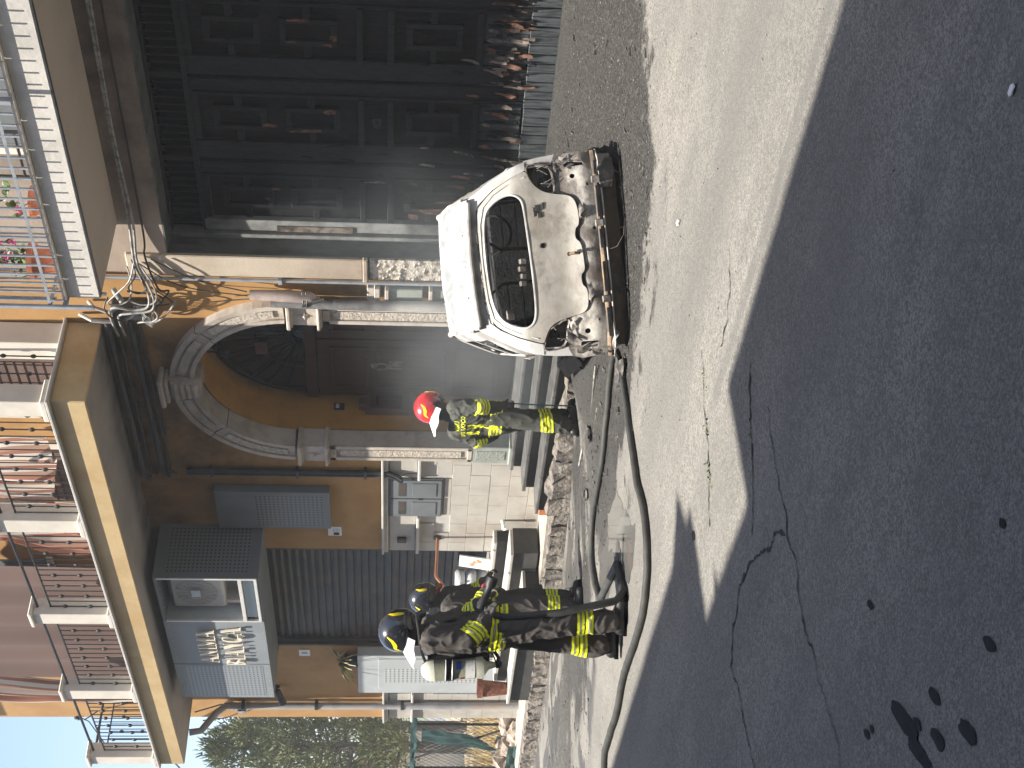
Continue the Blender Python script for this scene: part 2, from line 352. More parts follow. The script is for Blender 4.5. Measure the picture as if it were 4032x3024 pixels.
def cdt_panel(outline, holes, fn, step=None, flat_uv=False):
    """triangulated sheet from a 2D outline with holes, mapped to space by fn(u, v)"""
    P = []; E = []; F = []
    for loop in [outline] + holes:
        b = len(P); P += [Vector(p) for p in loop]; n = len(loop)
        E += [(b+i, b+(i+1) % n) for i in range(n)]
    if step:
        xs = [p[0] for p in outline]; ys = [p[1] for p in outline]
        def inside(x, y, lp):
            c = False; n = len(lp)
            for i in range(n):
                x1, y1 = lp[i]; x2, y2 = lp[(i+1) % n]
                if (y1 > y) != (y2 > y) and x < (x2-x1)*(y-y1)/(y2-y1)+x1: c = not c
            return c
        x = min(xs)
        while x < max(xs):
            y = min(ys)
            while y < max(ys):
                if inside(x, y, outline) and not any(inside(x, y, h) for h in holes): P.append(Vector((x, y)))
                y += step
            x += step
    F = []
    vs, es, fs, *_ = delaunay_2d_cdt(P, E, [], 1, 1e-5)
    keep = []
    def ins(x, y, lp):
        c = False; n = len(lp)
        for i in range(n):
            x1, y1 = lp[i]; x2, y2 = lp[(i+1) % n]
            if (y1 > y) != (y2 > y) and x < (x2-x1)*(y-y1)/(y2-y1)+x1: c = not c
        return c
    for f in fs:
        cx = sum(vs[i][0] for i in f)/len(f); cy = sum(vs[i][1] for i in f)/len(f)
        if ins(cx, cy, outline) and not any(ins(cx, cy, h) for h in holes): keep.append(f)
    return [fn(v[0], v[1]) for v in vs], [list(f) for f in keep]
def circle(cx, cy, r, n=12, ry=None):
    return [(cx + r*math.cos(2*math.pi*k/n), cy + (ry or r)*math.sin(2*math.pi*k/n)) for k in range(n)]
# ------------------------------------------------------------------ ground
def sstep(x, a, b):
    t = np.clip((x-a)/(b-a), 0, 1); return t*t*(3-2*t)
def vnoise(x, y, s, seed=0):
    """value noise, vectorised"""
    x = x*s + seed*17.3; y = y*s - seed*9.1
    xi = np.floor(x); yi = np.floor(y); fx = x-xi; fy = y-yi
    fx = fx*fx*(3-2*fx); fy = fy*fy*(3-2*fy)
    def h(a, b):
        v = np.sin(a*127.1 + b*311.7 + seed*74.7)*43758.5453; return v-np.floor(v)
    return (h(xi, yi)*(1-fx)+h(xi+1, yi)*fx)*(1-fy) + (h(xi, yi+1)*(1-fx)+h(xi+1, yi+1)*fx)*fy
def fbm(x, y, s, seed=0, o=5):
    t = 0; a = .5
    for k in range(o): t = t + a*vnoise(x, y, s*2**k, seed+k); a *= .5
    return t
def street_z(X, Y):
    X = np.asarray(X, float); Y = np.asarray(Y, float)
    base = np.interp(X, [-60, -12, -6.7, -3.1, -.7, 1.5, 30], [-1.6, -.5, -.36, -.30, -.185, 0, .05])
    flat = np.interp(X, [-60, -12, -6.7, -3.1, -.7, 1.5, 30], [-1.6, -.5, -.36, -.29, -.16, -.01, .05])
    z = base
    ramp = np.clip((Y+2.75)/3.05, 0, 1)**1.15*.385 * sstep(X, 1.25, 2.1)
    return z + ramp
def ground_full(X, Y):
    X = np.asarray(X, float); Y = np.asarray(Y, float)
    return street_z(X, Y) + (fbm(X, Y, 3.1, 3)-.5)*.012 + (fbm(X, Y, 11, 5, 3)-.5)*.006*((X > -3) & (X < 10))
def ground_pt(X, Y): return float(ground_full(np.array([X]), np.array([Y]))[0])
def axis_pts(segs):
    out = []
    for a, b, d in segs:
        n = max(1, int(round((b-a)/d))); out += list(np.linspace(a, b, n, endpoint=False))
    return np.array(out + [segs[-1][1]])
gx = axis_pts([(-200, -30, 12), (-30, -9, 1), (-9, -2, .10), (-2, 9.5, .045), (9.5, 14, .3), (14, 60, 5)])
gy = axis_pts([(-60, -11, 5), (-11, -8.2, .3), (-8.2, -5.2, .045), (-5.2, -4.8, .02), (-4.8, .5, .045), (.5, 6, .5), (6, 120, 10)])
GX, GY = np.meshgrid(gx, gy)
GZ = ground_full(GX, GY)
nxx, nyy = len(gx), len(gy)
idx = np.arange(nxx*nyy).reshape(nyy, nxx)
faces = np.stack([idx[:-1, :-1], idx[:-1, 1:], idx[1:, 1:], idx[1:, :-1]], -1).reshape(-1, 4)
me = bpy.data.meshes.new('street')
me.from_pydata(np.stack([GX, GY, GZ], -1).reshape(-1, 3).tolist(), [], faces.tolist())
X, Y = GX.ravel(), GY.ravel()
n1 = fbm(X, Y, 1.3, 11); n2 = fbm(X, Y, 5.0, 21); n3 = fbm(X, Y, .7, 31)
nl = fbm(X*.25, Y, 3.0, 41)                     # streaks along the street
# fire residue: thick between the gate and the car, thinner and wet further along the kerb
edge = np.interp(X, [-9, -2, 1, 3, 4.5, 5.4, 6.1, 7.2, 9], [-2.6, -3.1, -3.35, -3.3, -3.0, -2.5, -1.75, -1.0, -.6])
d = Y - edge + .20 + (n2-.5)*.75 + (n1-.5)*.5
soot = sstep(d, -.22, .25)
dens = np.interp(X, [-9, -4, -1, 1.5, 2.5, 9], [.40, .62, .85, .95, 1, 1])
patch = np.interp(X, [-6, 1.5, 2.6], [1, .8, .0])
soot = soot*dens*(1 - patch*sstep(n1, .42, .62)*.75)
flecks = sstep(n2 + .25*(fbm(X, Y, 16, 7, 3)-.5), .60, .68)*sstep(d, -1.1, .0)*.75
soot = np.maximum(soot, flecks)
soot = np.maximum(soot, .75*sstep(1.05-np.hypot((X-3.9)/1.0, (Y+2.2)/1.0), -.2, .3))   # under the wreck
wet = sstep(n3 + .3*(n2-.5), .44, .60)*sstep(Y, -4.5, -3.4)*sstep(-X, -4.3, -2.5)*sstep(-Y, .7, 1.0)
wet = np.maximum(wet, .7*sstep(nl, .5, .62)*sstep(Y, -4.3, -2.6)*sstep(-X, -3.0, -1))
dust = sstep(nl + (n1-.5)*.5, .35, .68)
strip = sstep(Y, -5.10, -5.055)*sstep(-Y, 4.955, 4.985)*sstep(X, 5.7, 6.2)*(.75+.5*(n2-.5))
lane = .55*np.exp(-((Y+4.15+(n1-.5)*.25)/.24)**2) + .25*np.exp(-((Y+3.45+(n1-.5)*.2)/.12)**2)
dark = np.clip(lane*sstep(X, 3.6, 5.2)+strip, 0, 1)
for nm, a in (('soot', soot), ('wet', wet), ('dust', dust), ('dark', dark)):
    at = me.attributes.new(nm, 'FLOAT', 'POINT'); at.data.foreach_set('value', np.clip(a, 0, 1).astype(np.float32))
me.polygons.foreach_set('use_smooth', [True]*len(me.polygons))
rm = bpy.data.materials.new('worn_asphalt'); rm.use_nodes = True; nt = rm.node_tree; b = nt.nodes['Principled BSDF']
def attr(n): 
    q = _n(nt, 'ShaderNodeAttribute'); q.attribute_name = n; return q.outputs['Fac']
pos = _n(nt, 'ShaderNodeNewGeometry').outputs['Position']
fine = _noise(nt, pos, 150, 3, .7); mid = _noise(nt, pos, 26, 5, .65); big = _noise(nt, pos, 1.1, 6, .6)
c = _mix(nt, attr('dust'), (.238, .230, .210), (.305, .293, .264))
c = _mix(nt, _math(nt, 'MULTIPLY', _ramp(nt, _noise(nt, pos, 85, 3, .75), .44, .60), .72), c, (.095, .09, .084))
c = _mix(nt, _math(nt, 'MULTIPLY', _ramp(nt, mid, .50, .68), .42), c, (.105, .10, .093))
g2 = _noise(nt, pos, 48, 4, .7); g3 = _noise(nt, pos, 7, 7, .72)
c = _mix(nt, _math(nt, 'MULTIPLY', _ramp(nt, g2, .46, .62), .5), c, (.10, .095, .088))
c = _mix(nt, _math(nt, 'MULTIPLY', _ramp(nt, g3, .48, .66), .38), c, (.12, .115, .107))
c = _mix(nt, _math(nt, 'MULTIPLY', _ramp(nt, g2, .40, .28), .5), c, (.36, .335, .295))
c = _mix(nt, _math(nt, 'MULTIPLY', _ramp(nt, big, .40, .70), .40), c, (.175, .168, .155))
c = _mix(nt, _math(nt, 'MULTIPLY', attr('dark'), .85), c, (.125, .124, .118))
c = _mix(nt, _math(nt, 'MULTIPLY', _ramp(nt, _noise(nt, pos, 120, 2, .6), .64, .70), .6), c, (.44, .41, .36))
sootc = _mix(nt, _ramp(nt, _noise(nt, pos, 42, 6, .8), .44, .64), (.012, .0119, .0117), (.085, .082, .077))
sootc = _mix(nt, _ramp(nt, _noise(nt, pos, 75, 2, .6), .66, .71), sootc, (.26, .25, .23))
nzs = _math(nt, 'MULTIPLY_ADD', _math(nt, 'SUBTRACT', mid, .5), 1.1); nzs.node.inputs[2].default_value = 0
sf = _math(nt, 'ADD', attr('soot'), nzs.node.outputs[0], True)
c = _mix(nt, _math(nt, 'MULTIPLY', _ramp(nt, sf, .25, .85), .93), c, sootc)
wf = _ramp(nt, _math(nt, 'ADD', attr('wet'), _math(nt, 'MULTIPLY', _math(nt, 'SUBTRACT', mid, .5), .7)), .3, .7)
c = _mix(nt, _math(nt, 'MULTIPLY', wf, .78), c, (.062, .06, .057))
nt.links.new(c, b.inputs['Base Color'])
rr = _n(nt, 'ShaderNodeMapRange'); nt.links.new(wf, rr.inputs[0]); rr.inputs[3].default_value = .86; rr.inputs[4].default_value = .32
nt.links.new(rr.outputs[0], b.inputs['Roughness']); b.inputs['Specular IOR Level'].default_value = .35
bp = _n(nt, 'ShaderNodeBump'); bp.inputs['Strength'].default_value = .9; bp.inputs['Distance'].default_value = .012
hsum = _math(nt, 'ADD', _noise(nt, pos, 110, 4, .7), _math(nt, 'MULTIPLY', _noise(nt, pos, 30, 4, .7), _math(nt, 'ADD', 1.0, _math(nt, 'MULTIPLY', attr('soot'), 2.5))))
nt.links.new(hsum, bp.inputs['Height']); nt.links.new(bp.outputs[0], b.inputs['Normal'])
street = tag(link('street', me, None, rm), 'worn pale asphalt street with fire soot beside the burnt car', None, None, 'structure')

def ribbon(name, pts, wid, m, parent, jag=.35, z=.004, step=.02):
    """thin irregular crack or stain strip lying on the street"""
    P = [Vector((x, y, 0)) for x, y in pts]; L = []
    for a, b2 in zip(P, P[1:]):
        n = max(1, int((b2-a).length/step))
        L += [a.lerp(b2, i/n) for i in range(n)]
    L.append(P[-1]); vs = []; fs = []
    for i, p in enumerate(L):
        t = (L[min(i+1, len(L)-1)]-L[max(i-1, 0)]).normalized(); nn = Vector((-t.y, t.x, 0))
        o = nn*(noise.noise(p*9)*.035 + noise.noise(p*31)*.018 + noise.noise(p*80)*.007)
        wv = wid*(.25 + abs(noise.noise(p*13+Vector((5, 0, 0))))*1.9)
        if i in (0, len(L)-1): wv *= .1
        for s in (-1, 1):
            q = p + o + nn*s*wv*(1+jag*noise.noise(p*60+Vector((s*3, 0, 0))))
            vs.append((q.x, q.y, ground_pt(q.x, q.y)+z))
    fs = [(2*i, 2*i+1, 2*i+3, 2*i+2) for i in range(len(L)-1)]
    me = bpy.data.meshes.new(name); me.from_pydata(vs, [], fs)
    return link(name, me, parent, m)
ribbon('crack', [(5.56, -6.36), (5.69, -6.24), (5.93, -6.13), (6.1, -6.12), (6.31, -6.17), (6.53, -6.25), (6.71, -6.31), (6.79, -6.37)], .011, crackm, street)
ribbon('crack', [(6.86, -5.72), (6.81, -5.99), (6.82, -6.12), (6.83, -6.29), (6.8, -6.38), (6.83, -6.53), (6.79, -6.69), (6.81, -6.88), (6.84, -7.04), (6.87, -7.19), (6.92, -7.33), (6.88, -7.6)], .006, crackm, street)
ribbon('crack', [(5.56, -6.36), (5.65, -6.47), (5.65, -6.62), (5.69, -6.79), (5.71, -6.93), (5.75, -7.3)], .006, crackm, street)
ribbon('crack', [(5.95, -4.6), (5.81, -4.89), (5.8, -5.01), (5.78, -5.14), (5.72, -5.27), (5.62, -5.41), (5.55, -5.52)], .008, crackm, street)
ribbon('crack', [(6.72, -5.35), (6.55, -5.62), (6.5, -5.8), (6.3, -6.05)], .010, crackm, street)
ribbon('crack', [(6.75, -4.6), (6.65, -4.75), (6.5, -4.86), (6.3, -4.9)], .007, crackm, street)
def blot(name, cx, cy, rx, ry, m, parent, z=.005, n=26, rough=.3, rot=0):
    vs = []; 
    for k in range(n):
        a = 2*math.pi*k/n; r = 1 + rough*noise.noise(Vector((math.cos(a)*1.7+cx*9, math.sin(a)*1.7+cy*9, 0)))
        u, v = rx*r*math.cos(a), ry*r*math.sin(a)
        x = cx+u*math.cos(rot)-v*math.sin(rot); y = cy+u*math.sin(rot)+v*math.cos(rot)
        vs.append((x, y, ground_pt(x, y)+z))
    vs.append((cx, cy, ground_pt(cx, cy)+z+.001))
    me = bpy.data.meshes.new(name); me.from_pydata(vs, [], [(k, (k+1) % n, n) for k in range(n)]); return link(name, me, parent, m)
for (x, y, rx, ry) in [(7.60, -7.60, .13, .035), (7.66, -7.74, .09, .03), (7.89, -7.66, .045, .022), (7.83, -7.77, .05, .028), (7.70, -7.66, .035, .02), (7.24, -7.48, .028, .016),
                       (7.30, -7.49, .02, .014), (8.33, -7.72, .035, .02), (7.54, -7.14, .03, .014), (5.18, -5.33, .04, .028), (8.6, -7.5, .02, .014), (8.05, -7.85, .06, .03)]:
    blot('stain', x, y, rx, ry, stainm, street, rot=-.9)
# puddle of fire water by the hose
wm = bpy.data.materials.new('puddle_water'); wm.use_nodes = True; b = wm.node_tree.nodes['Principled BSDF']
b.inputs['Base Color'].default_value = (.10, .10, .095, 1); b.inputs['Roughness'].default_value = .03; b.inputs['IOR'].default_value = 1.33; b.inputs['Specular IOR Level'].default_value = .7
def flat_poly(name, pts, m, z, parent=None):
    P = []
    for i in range(len(pts)):
        a, b2 = Vector(pts[i]), Vector(pts[(i+1) % len(pts)])
        for k in range(6):
            q = a.lerp(b2, k/6); P.append(q + Vector((noise.noise(Vector((q.x*7, q.y*7, 0))), noise.noise(Vector((q.x*7, q.y*7, 9)))))*.07)
    me = bpy.data.meshes.new(name); me.from_pydata([(p.x, p.y, z) for p in P], [], [list(range(len(P)))]); return link(name, me, parent, m)
tag(flat_poly('puddle', [(2.95, -3.5), (2.5, -3.42), (2.36, -3.62), (2.62, -3.9), (2.85, -4.2), (3.05, -4.38), (3.38, -4.36), (3.52, -4.2), (3.3, -3.9)], wm, .004),
    'shallow puddle of fire water on the asphalt between the hose lines', None, None, 'structure')
tag(flat_poly('puddle', [(-1.6, -3.9), (-3.2, -3.7), (-5.2, -4.0), (-3.8, -4.3), (-2.2, -4.25)], wm, -.255), 'long shallow puddle at the far left of the street', None, None, 'structure')

# ------------------------------------------------------------------ sidewalk with rough kerb stones
sw = MB()
xs = np.linspace(-9.2, -1.28, 60)
for a, b2 in zip(xs, xs[1:]):
    za, zb = float(np.interp(a, [-9.2, -8.3, -1.3], [-.20, -.18, .0])), float(np.interp(b2, [-9.2, -8.3, -1.3], [-.20, -.18, .0]))
    j = [.02*noise.noise(Vector((q*2, 3, 0))) for q in (a, b2)]
    sw.add([(a, -.72+j[0], za), (b2, -.72+j[1], zb), (b2, .02, zb+.01), (a, .02, za+.01), (a, -.72+j[0], za-.4), (b2, -.72+j[1], zb-.4)], [(0, 1, 2, 3), (4, 5, 1, 0)])
sidewalk = tag(sw.build('sidewalk', sidewalk_m), 'narrow dusty raised sidewalk along the ochre house', None, None, 'structure')
def rock(r=1, jit=.28, seed=0, sub=1):
    bm = bmesh.new(); bmesh.ops.create_icosphere(bm, subdivisions=sub, radius=r)
    for v in bm.verts: v.co *= 1 + jit*noise.noise(v.co*1.9 + Vector((seed*7.1, 0, seed)))*1.6
    me = bpy.data.meshes.new('stone'); bm.to_mesh(me); bm.free(); return me
def crude(seed):
    bm = bmesh.new(); bmesh.ops.create_cube(bm, size=1); bmesh.ops.subdivide_edges(bm, edges=bm.edges[:], cuts=1, use_grid_fill=True)
    for v in bm.verts: v.co += Vector((noise.noise(v.co*3+Vector((seed*5, 0, 0))), noise.noise(v.co*3+Vector((seed*5, 9, 0))), noise.noise(v.co*3+Vector((seed*5, 0, 9)))))*.22
    me = bpy.data.meshes.new('kerb_stone'); bm.to_mesh(me); bm.free(); me.materials.append(lava); return me
KS = [crude(s) for s in range(7)]
x = -9.1
while x < -1.2:
    L = R.uniform(.16, .30)
    if x+L > 1.3: break
    zt = float(np.interp(x+L/2, [-8.3, -1.3], [-.205, -.03])); zb = ground_pt(x+L/2, -.9)-.05
    o = bpy.data.objects.new('kerb_stone', R.choice(KS)); C.objects.link(o); o.parent = sidewalk
    o.location = (x+L/2, -.77, (zt+zb)/2); o.scale = (L*.97, .19, (zt-zb)*R.uniform(.92, 1.05)); o.rotation_euler = (R.uniform(-.1, .1), R.uniform(-.08, .08), R.uniform(-.12, .12))
    x += L
# stones under the portal steps too
x = -1.2
while x < 1.2:
    L = R.uniform(.18, .32); o = bpy.data.objects.new('kerb_stone', R.choice(KS)); C.objects.link(o); o.parent = sidewalk
    zt = .045; zb = ground_pt(x, -.95)-.06
    o.location = (x+L/2, -.84, (zt+zb)/2); o.scale = (L*.97, .2, zt-zb); o.rotation_euler = (R.uniform(-.1, .1), 0, R.uniform(-.1, .1)); x += L

# ------------------------------------------------------------------ ochre house
house = thing('ochre_house', 'ochre plastered house with arched stone portal, shop and long balcony', 'house', (-3, 0, 0))
ac = (-.035, 2.85); RO, RI = 1.315, 1.055
def arch_poly(r, zb, n=20): return [(ac[0]-r, zb)] + [(ac[0]-r*math.cos(math.pi*k/n), ac[1]+r*math.sin(math.pi*k/n)) for k in range(n+1)] + [(ac[0]+r, zb)]
portal_hole = arch_poly(RI+.1, .3)
shop_hole = [(-6.0, .4), (-3.42, .4), (-3.42, 3.5), (-6.0, 3.5)]
wall_out = [(-8.29, 1.9), (-6.0, 1.9), (-6.0, 3.5), (-3.42, 3.5), (-3.42, 1.9), (ac[0]-RI-.1, 1.9)] + arch_poly(RI+.1, 1.9)[1:-1] + [(ac[0]+RI+.1, 1.9), (ac[0]+RI+.1, .3), (1.62, .3), (1.62, 9.2), (-8.29, 9.2)]
vs, fs = cdt_panel(wall_out, [], lambda u, v: (u, 0, v))
wallb = MB(); wallb.add(vs, fs); wallb.add([(x, y+.25, z) for x, y, z in vs], [f[::-1] for f in fs])
wall = wallb.build('wall', orange, house)
side = MB(); side.box((-8.288, .25, -.5), (-8.0, 8, 9.2)); side.box((1.45, .26, .3), (1.61, 6, 9.2)); side.box((-8, 7.8, -.5), (1.6, 8, 9.2)); side.box((-8.29, .0, 9.2), (1.6, 8, 9.35)); side.box((-8.286, .001, 1.9), (-8.1, .25, 9.2))
side.build('side_wall', orange, house)
# stone-tiled plinth below: a core wall with single tiles in front
plinth = MB()
plinth.box((-3.42, .0, -.6), (ac[0]-RO+.02, .25, 1.899))
plinth = plinth.build('plinth', mould, house)
box('plinth_end', (-8.29, .0, -.6), (-6.0, .25, 1.899), mould, plinth)
TM = {}
def tileobj(x0, x1, z0, z1, y=-.018, name='tile', m=tile, parent=plinth):
    k = (round(x1-x0, 2), round(z1-z0, 2), m.name)
    if k not in TM:
        q = MB(); q.cbox((-k[0]/2+.0018, 0, -k[1]/2+.0018), (k[0]/2-.0018, .02, k[1]/2-.0018), .003)
        me = bpy.data.meshes.new(name); me.from_pydata(q.v, [], q.f); me.materials.append(m); TM[k] = me
    o = bpy.data.objects.new(name, TM[k]); C.objects.link(o); o.parent = parent
    o.location = Vector(((x0+x1)/2, y + R.uniform(-.002, .002), (z0+z1)/2)) - parent_world(parent); return o
def tile_rows(x0, x1, zs, tw, off=.5, skip=None):
    for r, (za, zb) in enumerate(zip(zs, zs[1:])):
        x = x0 - (tw*off if r % 2 else 0)
        while x < x1-.02:
            a, b2 = max(x, x0), min(x+tw, x1); x += tw
            if b2-a < .05: continue
            if skip and not (b2 < skip[0] or a > skip[1] or zb < skip[2] or za > skip[3]):
                continue
            tileobj(a, b2, za, zb)
rowz = [-.33, -.1, .14, .38, .62, .86, 1.08, 1.27, 1.455]
tile_rows(-3.42, -1.36, rowz, .42, .5, (-2.6, -1.82, 1.17, 1.5))
tile_rows(-8.29, -7.45, rowz, .42)
tileobj(-3.42, -2.62, 1.5, 1.83); tileobj(-1.80, -1.36, 1.5, 1.83); tileobj(-8.29, -7.9, 1.5, 1.83); tileobj(-7.9, -7.45, 1.5, 1.83)
tileobj(-2.60, -1.82, 1.08, 1.17); tileobj(-2.62, -2.6, 1.2, 1.45)
for a, b2 in ((-8.33, -7.2), (-3.42, -1.36)):
    mo = MB(); mo.cbox((a, -.055, 1.845), (b2, .0, 1.91), .012); mo.cbox((a, -.09, 1.895), (b2, .0, 1.925), .008); mo.build('moulding', mould, plinth)
for a, b2 in ((-8.33, -7.4), (-3.42, -2.60), (-1.80, -1.36)): box('moulding', (a, -.075, 1.455), (b2, .0, 1.495), mould, plinth, .01)
# joint lines of the upper plaster, small holes and wall wear are left to the material

# portal: pilasters on pedestals, imposts, voussoirs, keystone
portal = MB(); portal.box((-1.36, .0, .28), (-1.25, .1, .4)); portal = portal.build('portal', stone, house)
for s in (-1, 1):
    xo, xi = ac[0]+s*RO, ac[0]+s*RI
    a, b2 = min(xo, xi), max(xo, xi)
    p = MB(); p.cbox((a-.02, -.10, .41), (b2+.02, .15, .87), .008); p.cbox((a-.035, -.12, .41), (b2+.035, .151, .45), .01)
    ped = p.build('pedestal', pedestal, portal); box('relief_panel', (a+.045, -.108, .49), (b2-.045, -.098, .83), pedcarve, ped, .004)
    p = MB(); p.box((a, -.08, .87), (b2, .15, 2.52)); pil = p.build('pilaster', stone, portal)
    p = MB(); fr = .035
    p.cbox((a, -.105, .87), (a+fr+.02, -.078, 2.52), .008); p.cbox((b2-fr-.02, -.105, .87), (b2, -.078, 2.52), .008)
    p.cbox((a, -.105, .872), (b2, -.079, .93), .008); p.cbox((a, -.105, 2.44), (b2, -.079, 2.518), .008); p.build('frame', stone, pil)
    zc = [(a+.07+(b2-a-.14)*k/6) for k in range(7)]
    out = [(a+.07, 1.0)] + [((a+b2)/2 - (b2-a-.14)/2*math.cos(math.pi*k/8), 2.34 + .06*math.sin(math.pi*k/8)) for k in range(9)] + [(b2-.07, 1.0)] 
    p = MB(); p.prism(out, 'Y', -.096, -.075); p.build('relief_panel', carved, pil)
    p = MB(); p.box((a-.01, -.11, 2.55), (b2+.01, .15, 2.84)); cap = p.build('impost', stone, portal)
    for z0, z1 in ((2.52, 2.57), (2.82, 2.88)):
        p = MB(); p.cbox((a-.045, -.17, z0+.015), (b2+.045, .16, z1), .012); p.cbox((a-.025, -.14, z0), (b2+.025, .159, z0+.016), .004); p.build('lip', stone, cap)
    p = MB(); cx, cz = (a+b2)/2, 2.695
    for k in range(8):
        an = math.pi*2*k/8; rr_ = .085 if k % 2 == 0 else .05
        p.add([(cx, -.128, cz), (cx+.03*math.cos(an-.5), -.112, cz+.035*math.sin(an-.5)), (cx+rr_*.8*math.cos(an), -.116, cz+rr_*math.sin(an)), (cx+.03*math.cos(an+.5), -.112, cz+.035*math.sin(an+.5))], [(0, 1, 2, 3)])
    p.lathe([(.02, 0), (.02, .015), (.008, .022)], (cx, -.112, cz), 8, Vector((0, -1, 0))); p.build('leaf_ornament', carved, cap)
def ring_seg(r0, r1, a0, a1, y0, y1, n=10):
    pl = [(ac[0]+r0*math.cos(a0+(a1-a0)*k/n), ac[1]+.02+r0*math.sin(a0+(a1-a0)*k/n)) for k in range(n+1)]
    pl += [(ac[0]+r1*math.cos(a1+(a0-a1)*k/n), ac[1]+.02+r1*math.sin(a1+(a0-a1)*k/n)) for k in range(n+1)]
    q = MB(); q.prism(pl, 'Y', y0, y1); return q
for a0, a1 in ((2, 47), (47.8, 83), (97, 132.2), (133, 178)):
    A0, A1 = rad(a0), rad(a1); v = ring_seg(RI, RO, A0, A1, -.08, .15).build('voussoir', stone, portal)
    q = ring_seg(RI, RI+.05, A0, A1, -.105, -.081); t = ring_seg(RO-.055, RO, A0, A1, -.105, -.081); q.add(t.v, t.f)
    q.build('frame', stone, v)
    ring_seg(RI+.085, RO-.085, A0+rad(5), A1-rad(4), -.098, -.079).build('relief_panel', carved if a0 in (2, 133) else stone, v)
k = MB(); k.prism([(ac[0]-.105, 3.86), (ac[0]+.105, 3.86), (ac[0]+.15, 4.20), (ac[0]-.15, 4.20)], 'Y', -.14, .15); key = k.build('keystone', stone, portal)
k = MB(); k.cbox((ac[0]-.22, -.25, 4.235), (ac[0]+.22, .0, 4.29), .015); k.cbox((ac[0]-.18, -.21, 4.19), (ac[0]+.18, .0, 4.235), .012); k.build('crown', stone, key)
k = MB()
for i in range(4):
    zz = 3.92+i*.068; k.tube([(ac[0]-.10-.012*i, -.15, zz), (ac[0]+.10+.012*i, -.15, zz)], .036+.004*i, 8)
k.build('scroll', stone, key)
# reveal, arched vault, door
rv = MB(); n = 24
pl = arch_poly(RI, .30, n)
for (x0, z0), (x1, z1) in zip(pl, pl[1:]): rv.add([(x0, .14, z0), (x1, .14, z1), (x1, .70, z1), (x0, .70, z0)], [(0, 1, 2, 3)])
rv.build('reveal', orange2, house)
door = box('door', (-1.05, .66, .42), (.98, .72, 2.68), door_m, house)
for s in (-1, 1):
    lf = box('leaf', (ac[0]+(.01 if s > 0 else -.99), .62, .46), (ac[0]+(.99 if s > 0 else -.01), .658, 2.66), door_m, door)
for (x0, x1) in ((-.90, -.16), (.09, .83)):
    for z0, z1 in ((.60, 1.10), (1.22, 2.0), (2.08, 2.52)):
        fr = MB()
        for q in (((x0, .598, z0), (x0+.05, .618, z1)), ((x1-.05, .598, z0), (x1, .618, z1)), ((x0+.05, .598, z0), (x1-.05, .618, z0+.05)), ((x0+.05, .598, z1-.05), (x1-.05, .618, z1))): fr.cbox(*q, .006)
        fr.build('panel', door_m, door)
kn = MB(); kn.lathe([(.05, 0), (.045, .02), (.015, .03)], (-.45, .60, 2.02), 10, Vector((0, -1, 0))); kn.tube([(-.45+.055*math.cos(a), .575, 1.94+.07*math.sin(a)) for a in np.linspace(0, 6.28, 14)], .011, 6); kn.build('knocker', wheel_m, door)
kn = MB(); kn.cbox((-.50, .592, 1.70), (-.38, .615, 1.86), .008); kn.tube([(-.44, .55, 1.70), (-.44, .55, 1.86)], .014, 6); kn.build('lock_plate', wheel_m, door)
box('transom', (-1.07, .60, 2.68), (1.0, .72, 2.80), door_m, house, .008)
fl = MB(); fl.prism(arch_poly(1.04, 2.80, 20), 'Y', .69, .70); fan = fl.build('fanlight', glass_m, house)
fb = MB()
for k in range(1, 14):
    a = math.pi*k/14; fb.tube([(ac[0]+.12*math.cos(a), .66, 2.82+.12*math.sin(a)), (ac[0]+.62*math.cos(a+.04), .65, 2.82+.62*math.sin(a+.04)), (ac[0]+1.0*math.cos(a), .66, 2.83+1.0*math.sin(a))], .012, 6)
for r in (.16, .55, .98): fb.tube([(ac[0]+r*math.cos(a), .655, 2.82+r*math.sin(a)) for a in np.linspace(.02, 3.12, 20)], .012, 6)
fb.build('radial_grille', iron, fan)
box('paper_note', (-.35, .64, 3.22), (-.15, .646, 3.36), brownw, fan)
q = MB(); q.cyl((-.1, .45, 3.86), (-.1, .45, 3.72), .012); q.lathe([(.03, 0), (.06, .03), (.05, .10), (.02, .12)], (-.1, .45, 3.62), 10)
tag(q.build('lamp', iron), 'small dark lantern hanging under the crown of the arch', 'lamp')
# letter box and intercom on the left reveal
t = thing('letter_box', 'dark brown letter box with arched top on the ochre reveal beside the door', 'letter box', (-1.08, .5, 1.6))
q = MB(); q.prism([(.37, 1.62), (.62, 1.62), (.62, 2.12), (.56, 2.12), (.54, 2.2), (.45, 2.2), (.43, 2.12), (.37, 2.12)], 'X', ac[0]-RI+.002, ac[0]-RI+.10); q.build('body', brownw, t)
box('door', (ac[0]-RI+.10, .39, 1.70), (ac[0]-RI+.112, .60, 2.06), door_m, t, .004); box('base', (ac[0]-RI+.004, .36, 1.57), (ac[0]-RI+.125, .63, 1.62), brownw, t, .006)
box('slot', (ac[0]-RI+.11, .43, 1.97), (ac[0]-RI+.116, .56, 2.0), black_m, t)
q = MB(); q.cbox((ac[0]-RI, .43, 2.37), (ac[0]-RI+.02, .53, 2.49), .004); ic = tag(q.build('intercom', iron), 'small square dark intercom above the letter box', 'intercom')
box('speaker_grille', (ac[0]-RI+.02, .45, 2.43), (ac[0]-RI+.025, .51, 2.47), alu, ic)
